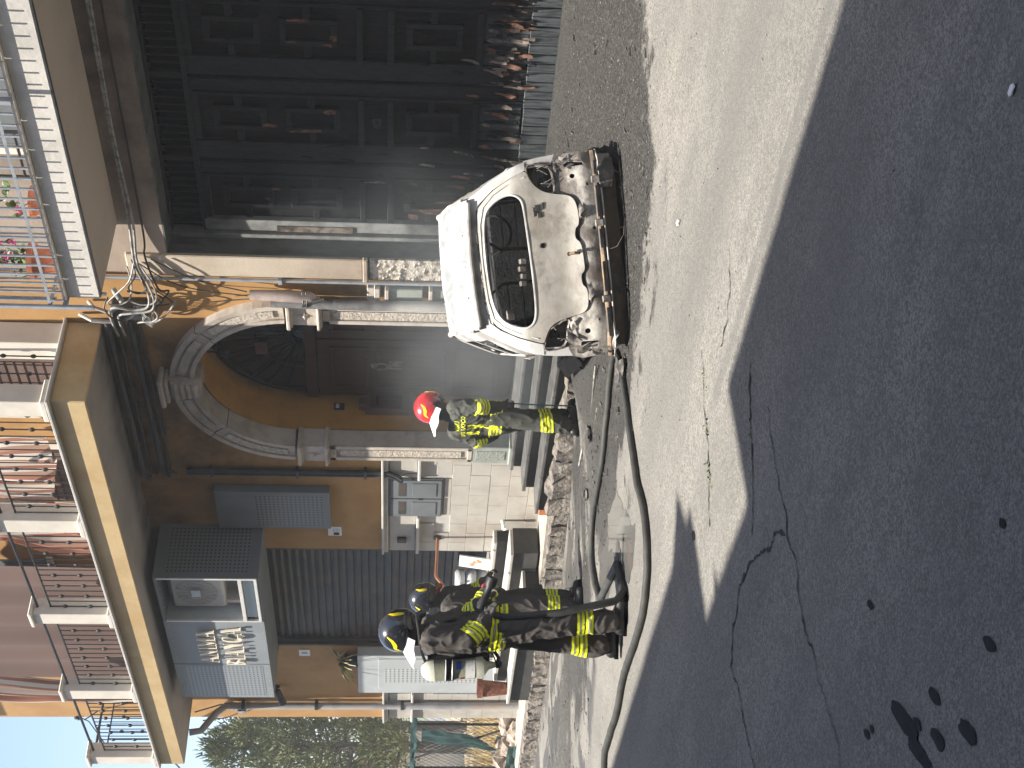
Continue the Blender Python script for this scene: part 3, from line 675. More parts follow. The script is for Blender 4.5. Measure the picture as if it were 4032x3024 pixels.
# portal steps: three basalt slabs with recessed risers
st = thing('portal_steps', 'three dark basalt steps in front of the arched portal', 'steps', (0, -.4, 0))
for i, (yf, zt) in enumerate(((-.16, .42), (-.47, .29), (-.80, .16))):
    q = MB(); nx = 4; xs_ = np.linspace(-1.43+.02*i, 1.46, nx+1)
    q.box((-1.40+.02*i, yf+.045, zt-.16), (1.45, .64 if i == 0 else yf+.40, zt-.042)); rb = q.build('riser', riser_m, st)
    for a, b2 in zip(xs_, xs_[1:]): box('tread_slab', (a+.002, yf, zt-.04), (b2-.002, .655 if i == 0 else yf+.345, zt+R.uniform(-.003, .003)), step_m, st, .008)
q = MB(); q.box((-1.36, -.72, -.2), (1.45, -.40, .0)); q.build('foundation', sidewalk_m, st)

# shop: recess, roller shutter, glass strip, steps
rc = MB(); rc.box((-6.0, .0, .4), (-5.96, .25, 3.5)); rc.box((-3.46, .0, .4), (-3.42, .25, 3.5)); rc.box((-5.96, .0, 3.44), (-3.46, .25, 3.5)); rc.box((-5.96, .23, .4), (-3.46, .3, 3.44))
rc.build('shop_recess', dkgrey, house)
sh = MB(); sh.box((-5.95, .12, .98), (-3.47, .14, 3.42)); sh = sh.build('roller_shutter', dkgrey, house)
zz = 1.0; SLm = None
while zz < 3.40:
    if SLm is None:
        q = MB(); q.prism([(0, 0), (-.022, .008), (-.028, .05), (-.014, .088), (-.006, .092), (-.006, .098), (0, .098)], 'X', -1.24, 1.24)
        SLm = bpy.data.meshes.new('slat'); SLm.from_pydata(q.v, [], q.f); SLm.materials.append(dkgrey)
    o = bpy.data.objects.new('slat', SLm); C.objects.link(o); o.parent = sh; o.location = Vector((-4.71, .12, zz))-parent_world(sh); zz += .1
box('side_rail', (-3.52, .05, .5), (-3.462, .115, 3.43), dkgrey, sh, .004); box('side_rail', (-5.958, .05, .5), (-5.90, .115, 3.43), dkgrey, sh, .004)
box('bottom_bar', (-5.9, .085, .93), (-3.52, .13, .99), bluegrey, sh, .006)
gd = box('glass_door', (-5.9, .16, .52), (-3.5, .175, .95), glass_m, house); box('frame', (-5.9, .15, .5), (-3.5, .2, .55), alu, gd)
ss = thing('shop_steps', 'pale stone steps with dark risers in front of the shop shutter', 'steps', (-4.4, -.4, 0))
for i, (x0, x1, yf, zt) in enumerate(((-6.05, -2.92, -.22, .52), (-6.05, -2.62, -.58, .345), (-6.05, -3.05, -.88, .17))):
    q = MB(); q.box((x0+.03, yf+.05, zt-.35), (x1-.03, .12 if i == 0 else yf+.42, zt-.046)); q.build('riser', riser_m, ss)
    xs_ = np.linspace(x0, x1, 4)
    for a, b2 in zip(xs_, xs_[1:]): box('tread_slab', (a+.002, yf, zt-.044), (b2-.002, .13 if i == 0 else yf+.385, zt+R.uniform(-.003, .002)), shopstep, ss, .008)
q = MB(); q.box((-6.0, -.80, -.4), (-3.1, -.3, .0)); q.build('foundation', shopstep, ss)
# ------------------------------------------------------------------ left balcony of the ochre house
bal = MB(); bal.cbox((-7.65, -1.05, 4.78), (.86, .0, 5.125), .012)
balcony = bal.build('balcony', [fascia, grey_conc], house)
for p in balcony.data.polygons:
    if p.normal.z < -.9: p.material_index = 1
q = MB(); q.cbox((-7.71, -1.11, 5.125), (.92, .0, 5.155), .006); q.build('edge_tiles', mould, balcony)
PX = [.74, -1.36, -3.40, -5.42, -7.50]
for x in PX:
    q = MB(); q.cbox((x-.115, -1.06, 5.155), (x+.115, -.83, 6.10), .006); p = q.build('post', pillar_m, balcony)
    box('post_foot', (x-.155, -1.10, 5.155), (x+.155, -.79, 5.215), pillar_m, balcony, .012); box('post_cap', (x-.15, -1.095, 6.10), (x+.15, -.795, 6.15), pillar_m, balcony, .012)
q = MB(); q.cbox((.63, -.30, 5.155), (.86, -.02, 6.10), .006); q.build('post', pillar_m, balcony)
bm_ = MB(); knob = [(.006, 0), (.006, .04), (.020, .06), (.024, .075), (.020, .09), (.006, .11)]
bm_.tube([(0, 0, 0), (0, 0, .70)], .0075, 6)
for z in (.16, .46): bm_.lathe(knob, (0, 0, z), 7)
BA = bpy.data.meshes.new('baluster'); BA.from_pydata(bm_.v, [], bm_.f); BA.materials.append(iron)
bm_ = MB(); bm_.tube([(0, 0, 0), (0, 0, .70)], .0065, 5); BB = bpy.data.meshes.new('baluster'); BB.from_pydata(bm_.v, [], bm_.f); BB.materials.append(iron)
for a, b2 in zip(PX, PX[1:]):
    q = MB(); q.tube([(a, -.95, 6.06), (b2, -.95, 6.06)], .018, 8); q.tube([(a, -.95, 5.90), (b2, -.95, 5.90)], .012, 6); q.build('rail', iron, balcony)
    n = int((a-b2-.25)/.112)
    for k in range(n+1):
        x = a-.125-(a-b2-.25)*k/n
        o = bpy.data.objects.new('baluster', BA if k % 2 else BB); C.objects.link(o); o.parent = balcony; o.location = Vector((x, -.95, 5.19))-parent_world(balcony)
for x in (.74, -7.5):
    q = MB(); q.tube([(x, -.95, 6.06), (x, 0, 6.06)], .018, 8); q.tube([(x, -.95, 5.90), (x, 0, 5.90)], .012, 6); q.build('rail', iron, balcony)
    for k in range(6):
        o = bpy.data.objects.new('baluster', BA if k % 2 else BB); C.objects.link(o); o.parent = balcony; o.location = Vector((x, -.72+.115*k, 5.19))-parent_world(balcony)
# balcony doors on the upper wall
for x0, x1 in ((-.6, .3), (-2.4, -1.3), (-6.6, -5.5)):
    d = box('balcony_door', (x0, -.03, 5.16), (x1, .02, 7.5), brownw, house, .006)
    q = MB(); q.cbox((x0-.12, -.05, 5.16), (x0, .02, 7.6), .008); q.cbox((x1, -.05, 5.16), (x1+.12, .02, 7.6), .008); q.cbox((x0-.12, -.051, 7.5), (x1+.12, .02, 7.62), .008); q.build('frame', pillar_m, d)
    q = MB()
    for k in range(22): q.box((x0+.06, -.045, 5.3+.1*k), (x1-.06, -.031, 5.37+.1*k))
    q.build('louvre', brownw, d)
q = MB(); q.cbox((-4.2, -.03, 6.2), (-3.75, .02, 6.9), .006); q.build('window', bluegrey, house)
q = MB(); q.cbox((-4.28, -.04, 6.12), (-3.67, .0, 6.2), .006); q.build('window_sill', pillar_m, house)
# roof slab shading the upper balcony
q = MB(); q.cbox((-8.3, -.6, 9.35), (1.6, 8.2, 9.5), .01); q.build('roof', fascia, house)
def drape(name, x0, x1, y, z0, z1, m, label, amp=.05, fr=14, gather=0, lean=0):
    q = MB()
    def fn(u, v):
        xm = (x0+x1)/2; s = 1 - gather*math.exp(-((v-.42)/.16)**2)
        x = xm + (x0+(x1-x0)*u-xm)*s + lean*(v-.4)**2
        return (x, y + amp*math.sin(u*fr+math.sin(v*3)) + .02*math.sin(u*37), z0+(z1-z0)*v - .06*math.sin(u*5)*(1-v))
    q.grid(fn, 48, 18, (1, 1)); o = q.build(name, m, None, True, .004); return tag(o, label, 'curtain')
drape('curtain', -.2, -1.3, -.72, 5.45, 7.6, curtain_m, 'striped curtain hanging behind the corner of the ochre balcony', .06, 18, .25)
drape('curtain', -1.55, -2.6, -.62, 5.3, 7.6, curtain_m, 'striped curtain gathered and tied in the middle of the balcony', .07, 22, .72)
drape('curtain', -5.9, -6.5, -.62, 5.25, 7.8, curtain_m, 'striped curtain pulled aside near the left end of the balcony', .07, 20, .35, .5)
drape('sun_blind', -3.05, -5.85, -.55, 5.3, 8.2, curtain2_m, 'wide brown sun blind lowered behind the balcony railing', .03, 5)

# ------------------------------------------------------------------ house with the burnt gate
GY0 = .28
ghouse = thing('gate_house', 'grey plastered house with the burnt wooden gate and flower balcony', 'house', (4.5, 0, .4))
q = MB(); q.box((1.90, 0, 4.0), (9.2, .3, 9.2)); q.box((6.35, 0, .2), (9.2, .3, 4.0)); q.box((1.62, .002, 4.0), (1.90, .3, 9.2)); q.build('wall', gatewall, ghouse)
q = MB(); q.box((1.62, -.02, .33), (1.90, .3, 2.03)); q.build('pilaster_base', roughstone, ghouse)
pb = MB()
for k in range(60):
    x, z = R.uniform(1.63, 1.88), R.uniform(.4, 1.98); r = R.uniform(.015, .04)
    pb.add([(x-r, -.022, z), (x, -.022-r*R.uniform(.3, .8), z+r*.5), (x+r, -.022, z), (x, -.022, z-r), (x, -.022, z+r)], [(0, 1, 4), (1, 2, 4), (0, 3, 1), (3, 2, 1)])
pb.build('rough_cast', roughstone, ghouse)['kind'] = 'stuff'
q = MB(); q.cbox((1.62, -.035, 2.10), (1.90, .3, 4.40), .01); q.cbox((1.60, -.06, 2.05), (1.92, .0, 2.10), .01); q.build('pilaster', pilast, ghouse)
q = MB(); q.box((1.885, .003, .3), (1.904, GY0+.0, 3.996)); q.box((6.33, 0.0, .3), (6.35, GY0+.02, 4.0)); q.box((1.9, .001, 3.985), (6.34, GY0+.02, 4.0)); q.build('gate_reveal', reveal_m, ghouse)
q = MB(); q.box((1.6, 7.7, .2), (9.2, 8.0, 9.2)); q.box((8.95, .3, .2), (9.2, 7.7, 9.2)); q.box((1.62, .3, .2), (1.7, 7.7, 9.2)); q.box((1.6, .3, 9.2), (9.2, 8, 9.35)); q.build('side_wall', gatewall, ghouse)
# upper storey behind the flower balcony
q = MB(); q.cbox((3.25, -.02, 4.8), (4.3, .02, 7.2), .006); d = q.build('balcony_door', bluegrey, ghouse)
q = MB(); q.cbox((3.15, -.05, 4.8), (3.25, .02, 7.3), .006); q.cbox((4.3, -.05, 4.8), (4.4, .02, 7.3), .006); q.build('frame', pillar_m, d)
q = MB(); q.cbox((5.4, -.03, 5.35), (6.6, .02, 6.9), .006); wv = q.build('window', glass_m, ghouse); q = MB(); q.cbox((5.3, -.07, 5.25), (6.7, .02, 5.35), .008); q.build('sill', pillar_m, wv)
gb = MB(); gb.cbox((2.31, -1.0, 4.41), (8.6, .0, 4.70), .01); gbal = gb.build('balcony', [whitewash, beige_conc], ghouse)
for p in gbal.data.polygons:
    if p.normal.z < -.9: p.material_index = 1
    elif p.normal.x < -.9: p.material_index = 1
q = MB(); q.box((2.33, -.998, 4.402), (8.6, -.96, 4.413)); q.build('drip_edge', conduit, gbal)
x = 2.26
while x < 8.6:
    q = MB(); q.cbox((x, -1.042, 4.70), (min(x+.30, 8.6)-.006, -.7, 4.735), .004); q.build('edge_tile', pillar_m, gbal); x += .30
q = MB(); q.box((2.26, -.7, 4.70), (8.6, -.01, 4.735)); q.build('floor', tile, gbal)
bm_ = MB(); bm_.box((-.008, -.008, 0), (.008, .008, 1.05)); GB = bpy.data.meshes.new('railing_bar'); GB.from_pydata(bm_.v, [], bm_.f); GB.materials.append(greyrail)
x = 2.36
while x < 8.5:
    o = bpy.data.objects.new('railing_bar', GB); C.objects.link(o); o.parent = gbal; o.location = Vector((x, -1.078, 4.715))-parent_world(gbal); x += .112
q = MB(); q.box((2.30, -1.085, 4.83), (8.6, -1.071, 4.855)); q.box((2.30, -1.092, 5.76), (8.6, -1.064, 5.79)); q.build('rail', greyrail, gbal)
q = MB(); q.cbox((2.29, -1.125, 4.45), (2.325, -1.09, 5.8), .004); q.box((2.29, -1.09, 4.69), (2.325, -1.0, 4.73)); q.box((2.29, -1.1, 5.76), (2.325, .0, 5.79)); q.box((2.29, -1.1, 4.83), (2.325, .0, 4.855)); q.build('corner_post', greyrail, gbal)
q = MB(); q.cbox((4.62, -1.14, 4.69), (4.66, -1.08, 5.8), .004); q.build('corner_post', greyrail, gbal)
for k in range(8):
    o = bpy.data.objects.new('railing_bar', GB); C.objects.link(o); o.parent = gbal; o.location = Vector((2.307, -1.0+.115*k, 4.80))-parent_world(gbal)
# dark arched trellis standing on the balcony
q = MB()
for dx in (0, .5): q.tube([(3.35+dx, -.55, 4.735), (3.35+dx, -.55, 6.2)], .016, 6)
for k in range(4): q.tube([(3.35, -.55, 4.95+.32*k), (3.85, -.55, 4.95+.32*k)], .013, 6)
q.tube([(3.35, -.55, 5.3), (3.43, -.55, 5.45), (3.6, -.55, 5.5)], .012, 6)
tag(q.build('trellis', iron), 'dark iron plant trellis standing on the flower balcony', 'trellis')
def flower_pot(x, y, z, r, h, label, nleaf, nfl, m=terracotta):
    t = thing('flower_pot', label, 'flower pot', (x, y, z))
    q = MB(); q.lathe([(r*.68, 0), (r*.95, h*.82), (r*1.06, h*.82), (r*1.08, h), (r*.94, h), (r*.9, h*.9), (0, h*.9)], (x, y, z), 18); q.build('pot', m, t, True)
    q = MB(); q.lathe([(r*.9, 0), (r*1.0, .03), (r*.9, .03)], (x, y, z-.004), 16)
    rr = random.Random(int(x*100)); lv = MB(); fl = MB(); stm = MB()
    for k in range(nleaf):
        a = rr.uniform(0, 6.28); d = rr.uniform(0, r*1.7); hz = h + rr.uniform(.0, .28); s = rr.uniform(.02, .042)
        c = Vector((x+d*math.cos(a), y+d*math.sin(a)*.7, z+hz)); n1_ = Vector((rr.gauss(0, 1), rr.gauss(0, 1), rr.gauss(.6, .6))).normalized(); u = n1_.orthogonal().normalized(); v = n1_.cross(u)
        lv.add([c+(u*math.cos(b_)+v*math.sin(b_))*s*(1 if i % 2 else .85) + n1_*(.006 if i % 2 else 0) for i, b_ in enumerate(np.linspace(0, 6.28, 7)[:-1])], [(0, 1, 2, 3, 4, 5)])
    for k in range(nfl):
        a = rr.uniform(0, 6.28); d = rr.uniform(r*.4, r*1.9); c = Vector((x+d*math.cos(a), y+d*math.sin(a)*.7, z+h+rr.uniform(.12, .42)))
        stm.tube([(x, y, z+h), c], .004, 4)
        for j in range(16):
            e = c + Vector((rr.gauss(0, .022), rr.gauss(0, .022), rr.gauss(0, .018))); n1_ = Vector((rr.gauss(0, 1), rr.gauss(0, 1), rr.gauss(0, 1))).normalized(); u = n1_.orthogonal().normalized()*.016; v = n1_.cross(u)
            fl.add([e+u, e+v, e-u, e-v], [(0, 1, 2, 3)])
    if nleaf: lv.build('leaves', leaf_m, t)
    if nfl: fl.build('flowers', petal, t); stm.build('stem', weed, t)
    return t
flower_pot(2.62, -.84, 4.74, .15, .26, 'terracotta pot of pink geraniums at the balcony corner', 40, 4)
flower_pot(3.30, -.80, 4.74, .13, .12, 'low pot with green leaves and a few pink flowers on the balcony', 16, 1)
flower_pot(5.05, -.84, 4.74, .17, .30, 'terracotta pot standing behind the middle of the balcony railing', 10, 0)

# ------------------------------------------------------------------ the burnt gate
gate = thing('wooden_gate', 'charred black wooden gate with fretwork panels and peeling grey planks', 'gate', (4.1, GY0, .4))
FLD = [(2.12, 2.66), (3.10, 3.63), (4.06, 4.60), (5.02, 5.56)]
bk = box('backing', (1.9, GY0+.06, .36), (6.33, GY0+.10, 3.64), char, gate)
box('dark_interior', (1.9, GY0+.35, 3.6), (6.33, GY0+.36, 4.0), black_m, gate)  # black sheet painting in the unlit inside behind the grille
gf = MB(); gf.cbox((1.902, GY0-.06, .37), (1.965, GY0+.05, 3.985), .006); gf.build('frame_post', gframe, gate)
gf = MB(); gf.cbox((1.98, GY0-.02, .37), (2.12, GY0+.05, 3.64), .006); gf.build('frame_board', gframe, gate)
gf = MB(); gf.cbox((1.985, GY0-.035, 2.2), (2.06, GY0-.022, 2.95), .004); gf.build('loose_veneer', veneer2, gate)
def bar(name, x0, x1, z0, z1, y=0, m=None, d=.055): 
    q = MB(); q.cbox((x0, GY0+y, z0), (x1, GY0+y+d, z1), .006); return q.build(name, m or charl, gate)
for (a, b2), (c2, d2) in zip(FLD, FLD[1:] + [(5.98, 6.4)]):
    mid = (b2+c2)/2
    bar('stile', b2, mid-.006, .62, 3.62, .005); bar('stile', mid+.006, c2, .62, 3.62, .005)
    bar('stile', mid-.035, mid+.035, 3.67, 3.985, .0)
    q = MB(); q.cbox((b2+.03, GY0-.008, .64), (b2+.05, GY0+.004, 3.6), .003); q.cbox((mid-.03, GY0-.008, .64), (mid-.012, GY0+.004, 3.6), .003); q.build('bead', char, gate)
for x0, x1 in FLD + [(5.98, 6.33)]:
    bar('rail', x0, x1, 3.56, 3.62, .01); bar('rail', x0-.01, x1+.01, 1.805, 1.865, -.012); bar('rail', x0-.01, x1+.01, 2.075, 2.13, -.012); bar('rail', x0-.01, x1+.01, 1.03, 1.09, -.01)
bar('transom', 1.9, 6.33, 3.62, 3.67, -.012); bar('transom', 1.9, 6.33, 3.955, 3.985, -.01)
for x0, x1 in FLD:
    cx = (x0+x1)/2
    for z0, z1 in ((1.21, 1.70), (2.30, 2.79), (2.96, 3.44)):
        f = MB()
        for q in (((cx-.135, z0), (cx-.09, z1)), ((cx+.09, z0), (cx+.135, z1)), ((cx-.09, z0), (cx+.09, z0+.055)), ((cx-.09, z1-.055), (cx+.09, z1))):
            f.cbox((q[0][0], GY0+.015, q[0][1]), (q[1][0], GY0+.06, q[1][1]), .005)
        zm = (z0+z1)/2 + .01
        f.cbox((x0, GY0+.02, zm-.03), (cx-.135, GY0+.06, zm+.03), .005); f.cbox((cx+.135, GY0+.02, zm-.03), (x1, GY0+.06, zm+.03), .005)
        f.build('fretwork', charl, gate)
    x = x0-.2
    while x < x1+.2:
        if min(abs(x-((a+c)/2)) for a, c in zip([f_[1] for f_ in FLD]+[1.9], [f_[0] for f_ in FLD[1:]]+[5.98, 2.0])) > .05 and x > 2.0:
            q = MB(); q.cyl((x, GY0+.05, 3.66), (x, GY0+.05, 3.96), .011, seg=6); q.build('grille_bar', charl, gate)
        x += .083
PK = {}
x = 2.13
while x < 6.3:
    wv = R.choice((.092, .098, .104))
    for part, (z0, z1, y) in (('plank', (.645, 1.03, .012)), ('plank_foot', (.375, .635, -.008))):
        k = (wv, part)
        if k not in PK:
            q = MB(); q.cbox((-wv/2+.004, 0, z0), (wv/2-.004, .045, z1), .006); me = bpy.data.meshes.new('plank'); me.from_pydata(q.v, [], q.f); me.materials.append(plank_m); PK[k] = me
        o = bpy.data.objects.new('plank', PK[k]); C.objects.link(o); o.parent = gate
        o.location = Vector((x+wv/2, GY0+y+R.uniform(-.004, .006), R.uniform(-.006, .004)))-parent_world(gate); o.rotation_euler = (0, R.uniform(-.008, .008), 0)
    x += wv
def flake(x, y, z, L, wd, m, curl=.5, rot=0, parent=gate):
    q = MB(); rr = R.uniform(-.5, .5); n = 5; vs = []; e = [R.uniform(.35, 1) for _ in range(12)]
    for i in range(n+1):
        t = i/n; d = -.004 - curl*L*t*t*.6; h = -L*t
        for s in (-1, 1):
            ww = wd*math.sin(math.pi*min(1, .12+.86*t))**.6*e[2*i+(s > 0)]
            vs.append((x + s*ww + rr*L*t*.35 + math.sin(rot)*h*.2, y + d + (.014*s*t), z + h*math.cos(rot) + .25*wd*s*(e[i]-.6)))
    q.add(vs, [(2*i, 2*i+1, 2*i+3, 2*i+2) for i in range(n)]); return q.build('veneer_flake', m, parent, True, .003)
for k in range(215):
    x = R.uniform(2.2, 5.9); z = R.uniform(.70, 1.03)
    u = R.random(); m_ = veneer if u < .30 else (veneer2 if u < .52 else char)
    flake(x, GY0-.002, z, R.uniform(.05, .19), R.uniform(.008, .026), m_, R.uniform(.05, .45), R.uniform(-.5, .5))
for k in range(22):
    x = R.choice((R.uniform(2.2, 4.2), R.uniform(2.6, 3.2))); z = R.uniform(1.1, 2.7)
    flake(x, GY0-.012, z, R.uniform(.06, .24), R.uniform(.006, .02), R.choice((char, char, charl, charl, veneer, veneer2)), R.uniform(.05, .3), R.uniform(-.5, .5))
for x, z, L, wd in ((4.24, 2.74, .10, .02), (4.22, 2.42, .09, .02), (4.46, 2.72, .2, .02), (4.3, 2.36, .07, .05), (3.24, 2.76, .3, .02), (3.48, 2.44, .11, .04), (3.30, 3.0, .14, .03), (2.52, 2.96, .08, .02), (2.4, 3.05, .06, .02),
                    (2.3, 1.62, .3, .03), (2.30, 1.5, .3, .03), (2.4, 1.42, .25, .02), (2.22, 1.66, .1, .06)):
    flake(x, GY0+.006, z, L, wd*.8, veneer, .08, .2)
q = MB(); q.lathe([(.045, 0), (.045, .012), (.02, .018), (.012, .05), (.03, .055), (.03, .07)], (3.40, GY0, 1.96), 12, Vector((0, -1, 0))); q.build('lock', iron, gate)
q = MB(); q.cbox((2.0, GY0-.02, .345), (6.33, GY0+.02, .372), .004); q.build('threshold', sidewalk_m, gate)

# ------------------------------------------------------------------ shop sign box
sign = thing('shop_sign', 'blue grey metal shop sign box with cream letters reading ANIMA BIANCA', 'shop sign', (-4.45, -.4, 3.4))
FY = -.78
q = MB(); q.box((-6.04, FY+.005, 3.40), (-2.88, -.001, 3.43)); q.box((-6.04, FY+.005, 4.62), (-2.88, -.001, 4.66)); q.build('casing', bluegrey, sign)
def uvpanel(name, fn, nu, nv, uv, m, parent): 
    q = MB(); q.grid(fn, nu, nv, uv); return q.build(name, m, parent)
Z0, Z1 = 3.40, 4.66
uvpanel('left_panel', lambda u, v: (-6.04+.97*u, FY-.0005, Z0+(Z1-Z0)*v), 1, 1, (1, 1), signm, sign)
uvpanel('perforated_panel', lambda u, v: (-5.98+.86*u, FY-.003, 3.50+1.05*v), 1, 1, (16, 20), perf_s, sign)
uvpanel('front_panel', lambda u, v: (-5.066+1.14*u, FY-.0005, Z0+(Z1-Z0)*v), 1, 1, (1, 1), signm, sign)
uvpanel('side_panel', lambda u, v: (-2.876, FY+.78*u, Z0+(Z1-Z0)*v), 1, 1, (1, 1), bluegrey, sign)
uvpanel('perforated_panel', lambda u, v: (-2.872, FY+.07+.66*u, 3.52+1.0*v), 1, 1, (13, 20), perf_m, sign)
uvpanel('side_panel', lambda u, v: (-6.044, FY+.78*u, Z0+(Z1-Z0)*v), 1, 1, (1, 1), signm, sign)
q = MB()
for a, b2 in (((-3.925, 3.42), (-3.895, 4.62)), ((-2.91, 3.42), (-2.878, 4.62)), ((-3.895, 3.42), (-2.91, 3.455)), ((-3.895, 3.605), (-2.91, 3.65))):
    q.cbox((a[0], FY-.012, a[1]), (b2[0], FY+.02, b2[1]), .003)
q.build('niche_frame', alu, sign)
q = MB(); q.box((-3.895, FY+.02, 3.455), (-2.91, FY+.03, 3.605)); q.build('dark_glass', glass_m, sign)
q = MB(); q.box((-3.92, -.40, 3.65), (-2.88, -.39, 4.62)); q.box((-3.925, FY+.02, 3.65), (-3.915, -.4, 4.62)); q.box((-3.92, FY+.02, 3.63), (-2.88, -.39, 3.65)); q.build('niche_lining', bluegrey2, sign)
q = MB(); q.box((-5.072, FY-.004, Z0), (-5.064, FY+.01, Z1)); q.build('joint', conduit, sign)
q = MB()
for k in range(14):
    for zz in (3.43, 4.6): q.cyl((-5.98+.22*k if k < 9 else -6+.22*k, FY-.004, zz), (-5.98+.22*k if k < 9 else -6+.22*k, FY+.002, zz), .006, seg=6)
q.build('rivet', alu, sign)
# serif letters built from strokes (unit height, y up)
def serif(ch):
    T, t, s = .125, .036, .04     # thick, thin, serif height
    def stem(x, w_, ov=.06): return [[(x, 0), (x+w_, 0), (x+w_, 1), (x, 1)], [(x-ov, 0), (x+w_+ov, 0), (x+w_+.01, s), (x-.01, s)], [(x-.01, 1-s), (x+w_+.01, 1-s), (x+w_+ov, 1), (x-ov, 1)]]
    def dg(x0, x1, w_): return [[(x0, 0), (x0+w_, 0), (x1+w_, 1), (x1, 1)]]
    def foot(x, w_): return [[(x-.07, 0), (x+w_+.07, 0), (x+w_+.03, s), (x-.03, s)]]
    def hd(x, w_): return [[(x-.03, 1-s), (x+w_+.03, 1-s), (x+w_+.07, 1), (x-.07, 1)]]
    def bowl(cx, cy, rx, ry, wx, wy, a0, a1, n=12):
        A = [a0+(a1-a0)*i/n for i in range(n+1)]
        return [[(cx+rx*math.cos(p), cy+ry*math.sin(p)), (cx+rx*math.cos(r), cy+ry*math.sin(r)), (cx+(rx-wx)*math.cos(r), cy+(ry-wy)*math.sin(r)), (cx+(rx-wx)*math.cos(p), cy+(ry-wy)*math.sin(p))] for p, r in zip(A, A[1:])]
    if ch == 'I': return stem(.07, T), .31
    if ch == 'A': return dg(.07, .36, t) + dg(.62, .36, T-.02)[:0] + [[(.36, 1), (.46, 1), (.78, 0), (.62, 0)]] + [[(.19, .32), (.62, .32), (.60, .375), (.21, .375)]] + foot(.07, t) + foot(.62, .16), .88
    if ch == 'N': return stem(.08, t) + stem(.68, t)[:1] + [[(.68-.06, .95), (.68+t+.07, .95), (.68+t+.07, 1), (.68-.07, 1)]] + [[(.05, 1), (.23, 1), (.735, 0), (.64, 0)]], .85
    if ch == 'M': return stem(.07, t) + stem(.86, T) + [[(.08, 1), (.24, 1), (.56, .05), (.48, 0)]] + [[(.48, 0), (.53, .0), (.93, 1), (.87, 1)]], 1.12
    if ch == 'B': return stem(.08, T, .04) + bowl(.2, .745, .33, .255, .15, .05, -1.57, 1.57) + bowl(.2, .265, .38, .265, .16, .05, -1.57, 1.57), .64
    if ch == 'C': return bowl(.42, .5, .40, .52, .17, .06, .62, 2*math.pi-.62, 20) + [[(.70, .70), (.76, .70), (.76, .98), (.72, .98)]] , .80
def word(txt, xl, xr, zb, h, parent):
    L = [serif(c) for c in txt]; gap = .13; tot = sum(l[1] for l in L)+gap*(len(L)-1); k = (xr-xl)/tot; x = xl
    for c, (polys, wd) in zip(txt, L):
        q = MB()
        for i, p in enumerate(polys):
            e = .0006*i
            q.prism([(x+u*k, zb+v*h) for u, v in p], 'Y', FY-.048-e, FY-.026+e)
        q.box((x+wd*k*.25, FY-.03, zb+h*.05), (x+wd*k*.25+.006, FY, zb+h*.05+.006)); q.build('letter', letter_m, parent); x += (wd+gap)*k
word('ANIMA', -4.94, -4.11, 4.045, .235, sign)
word('BIANCA', -5.01, -4.03, 3.70, .255, sign)
acu = thing('air_conditioner', 'square grey air conditioner unit inside the shop sign niche', 'air conditioner', (-3.4, -.6, 3.66))
q = MB(); q.cbox((-3.78, -.66, 3.86), (-3.05, -.42, 4.52), .03); q.build('body', acm, acu)
q = MB()
for k in range(18):
    a = 6.283*k/18; q.tube([(-3.41+.07*math.cos(a), -.675, 4.2+.06*math.sin(a)), (-3.41+.30*math.cos(a+.25), -.668, 4.2+.26*math.sin(a+.25))], .004, 4)
for r in (.12, .2, .28): q.tube([(-3.41+r*math.cos(a), -.67, 4.2+r*.88*math.sin(a)) for a in np.linspace(0, 6.283, 22)], .004, 4)
q.build('fan_grille', acm, acu)
q = MB(); q.cbox((-3.49, -.69, 4.15), (-3.33, -.668, 4.27), .01); q.build('badge', bluegrey2, acu)
for s in (-3.7, -3.12): box('foot', (s, -.64, 3.652), (s+.06, -.45, 3.86), acm, acu, .005)
# ------------------------------------------------------------------ fittings on the facade
def wallbox(name, label, cat, a, b2, m, parts, ch=.006, grp=None):
    t = thing(name, label, cat, ((a[0]+b2[0])/2, b2[1], a[2]), grp); q = MB(); q.cbox(a, b2, ch); q.build('body', m, t); parts(t); return t
def perf(t, x0, x1, y, z0, z1, nx, nz, m=perf_m, name='perforated_front'):
    q = MB(); q.grid(lambda u, v: (x0+(x1-x0)*u, y, z0+(z1-z0)*v), 1, 1, (nx, nz)); q.build(name, m, t)
wallbox('ventilation_cover', 'tall blue grey perforated metal cover high on the ochre wall', 'wall cover', (-2.78, -.12, 2.55), (-2.0, -.001, 3.92), bluegrey,
        lambda t: perf(t, -2.72, -2.06, -.1215, 2.62, 3.45, 12, 16))
def md(t):
    for x0 in (-2.585, -2.195):
        d = box('door', (x0, -.048, 1.20), (x0+.372, -.028, 1.81), bluegrey, t, .004)
        box('window', (x0+.05, -.051, 1.63), (x0+.32, -.047, 1.72), dkgrey, d); 
        q = MB(); q.cbox((x0+.05, -.056, 1.26), (x0+.32, -.047, 1.56), .006); q.build('panel', bluegrey, d)
    box('lock', (-2.21, -.06, 1.42), (-2.19, -.048, 1.48), iron, t)
wallbox('meter_cabinet', 'blue grey two-door meter cabinet set in the pale stone plinth', 'meter cabinet', (-2.60, -.03, 1.185), (-1.815, .02, 1.84), bluegrey, md)
q = MB()
for dx in (0, .06): q.tube([(-1.66-dx, -.05, 4.2), (-1.66-dx, -.05, 1.85), (-1.70-dx, -.07, 1.74), (-1.74-dx, -.09, 1.68)], .026, 10)
for z in (3.9, 2.9, 2.1): q.box((-1.76, -.08, z), (-1.62, -.0, z+.03))
tag(q.build('conduit', conduit, None, True), 'pair of dark cable conduits running down between portal and meter cabinet', 'conduit')
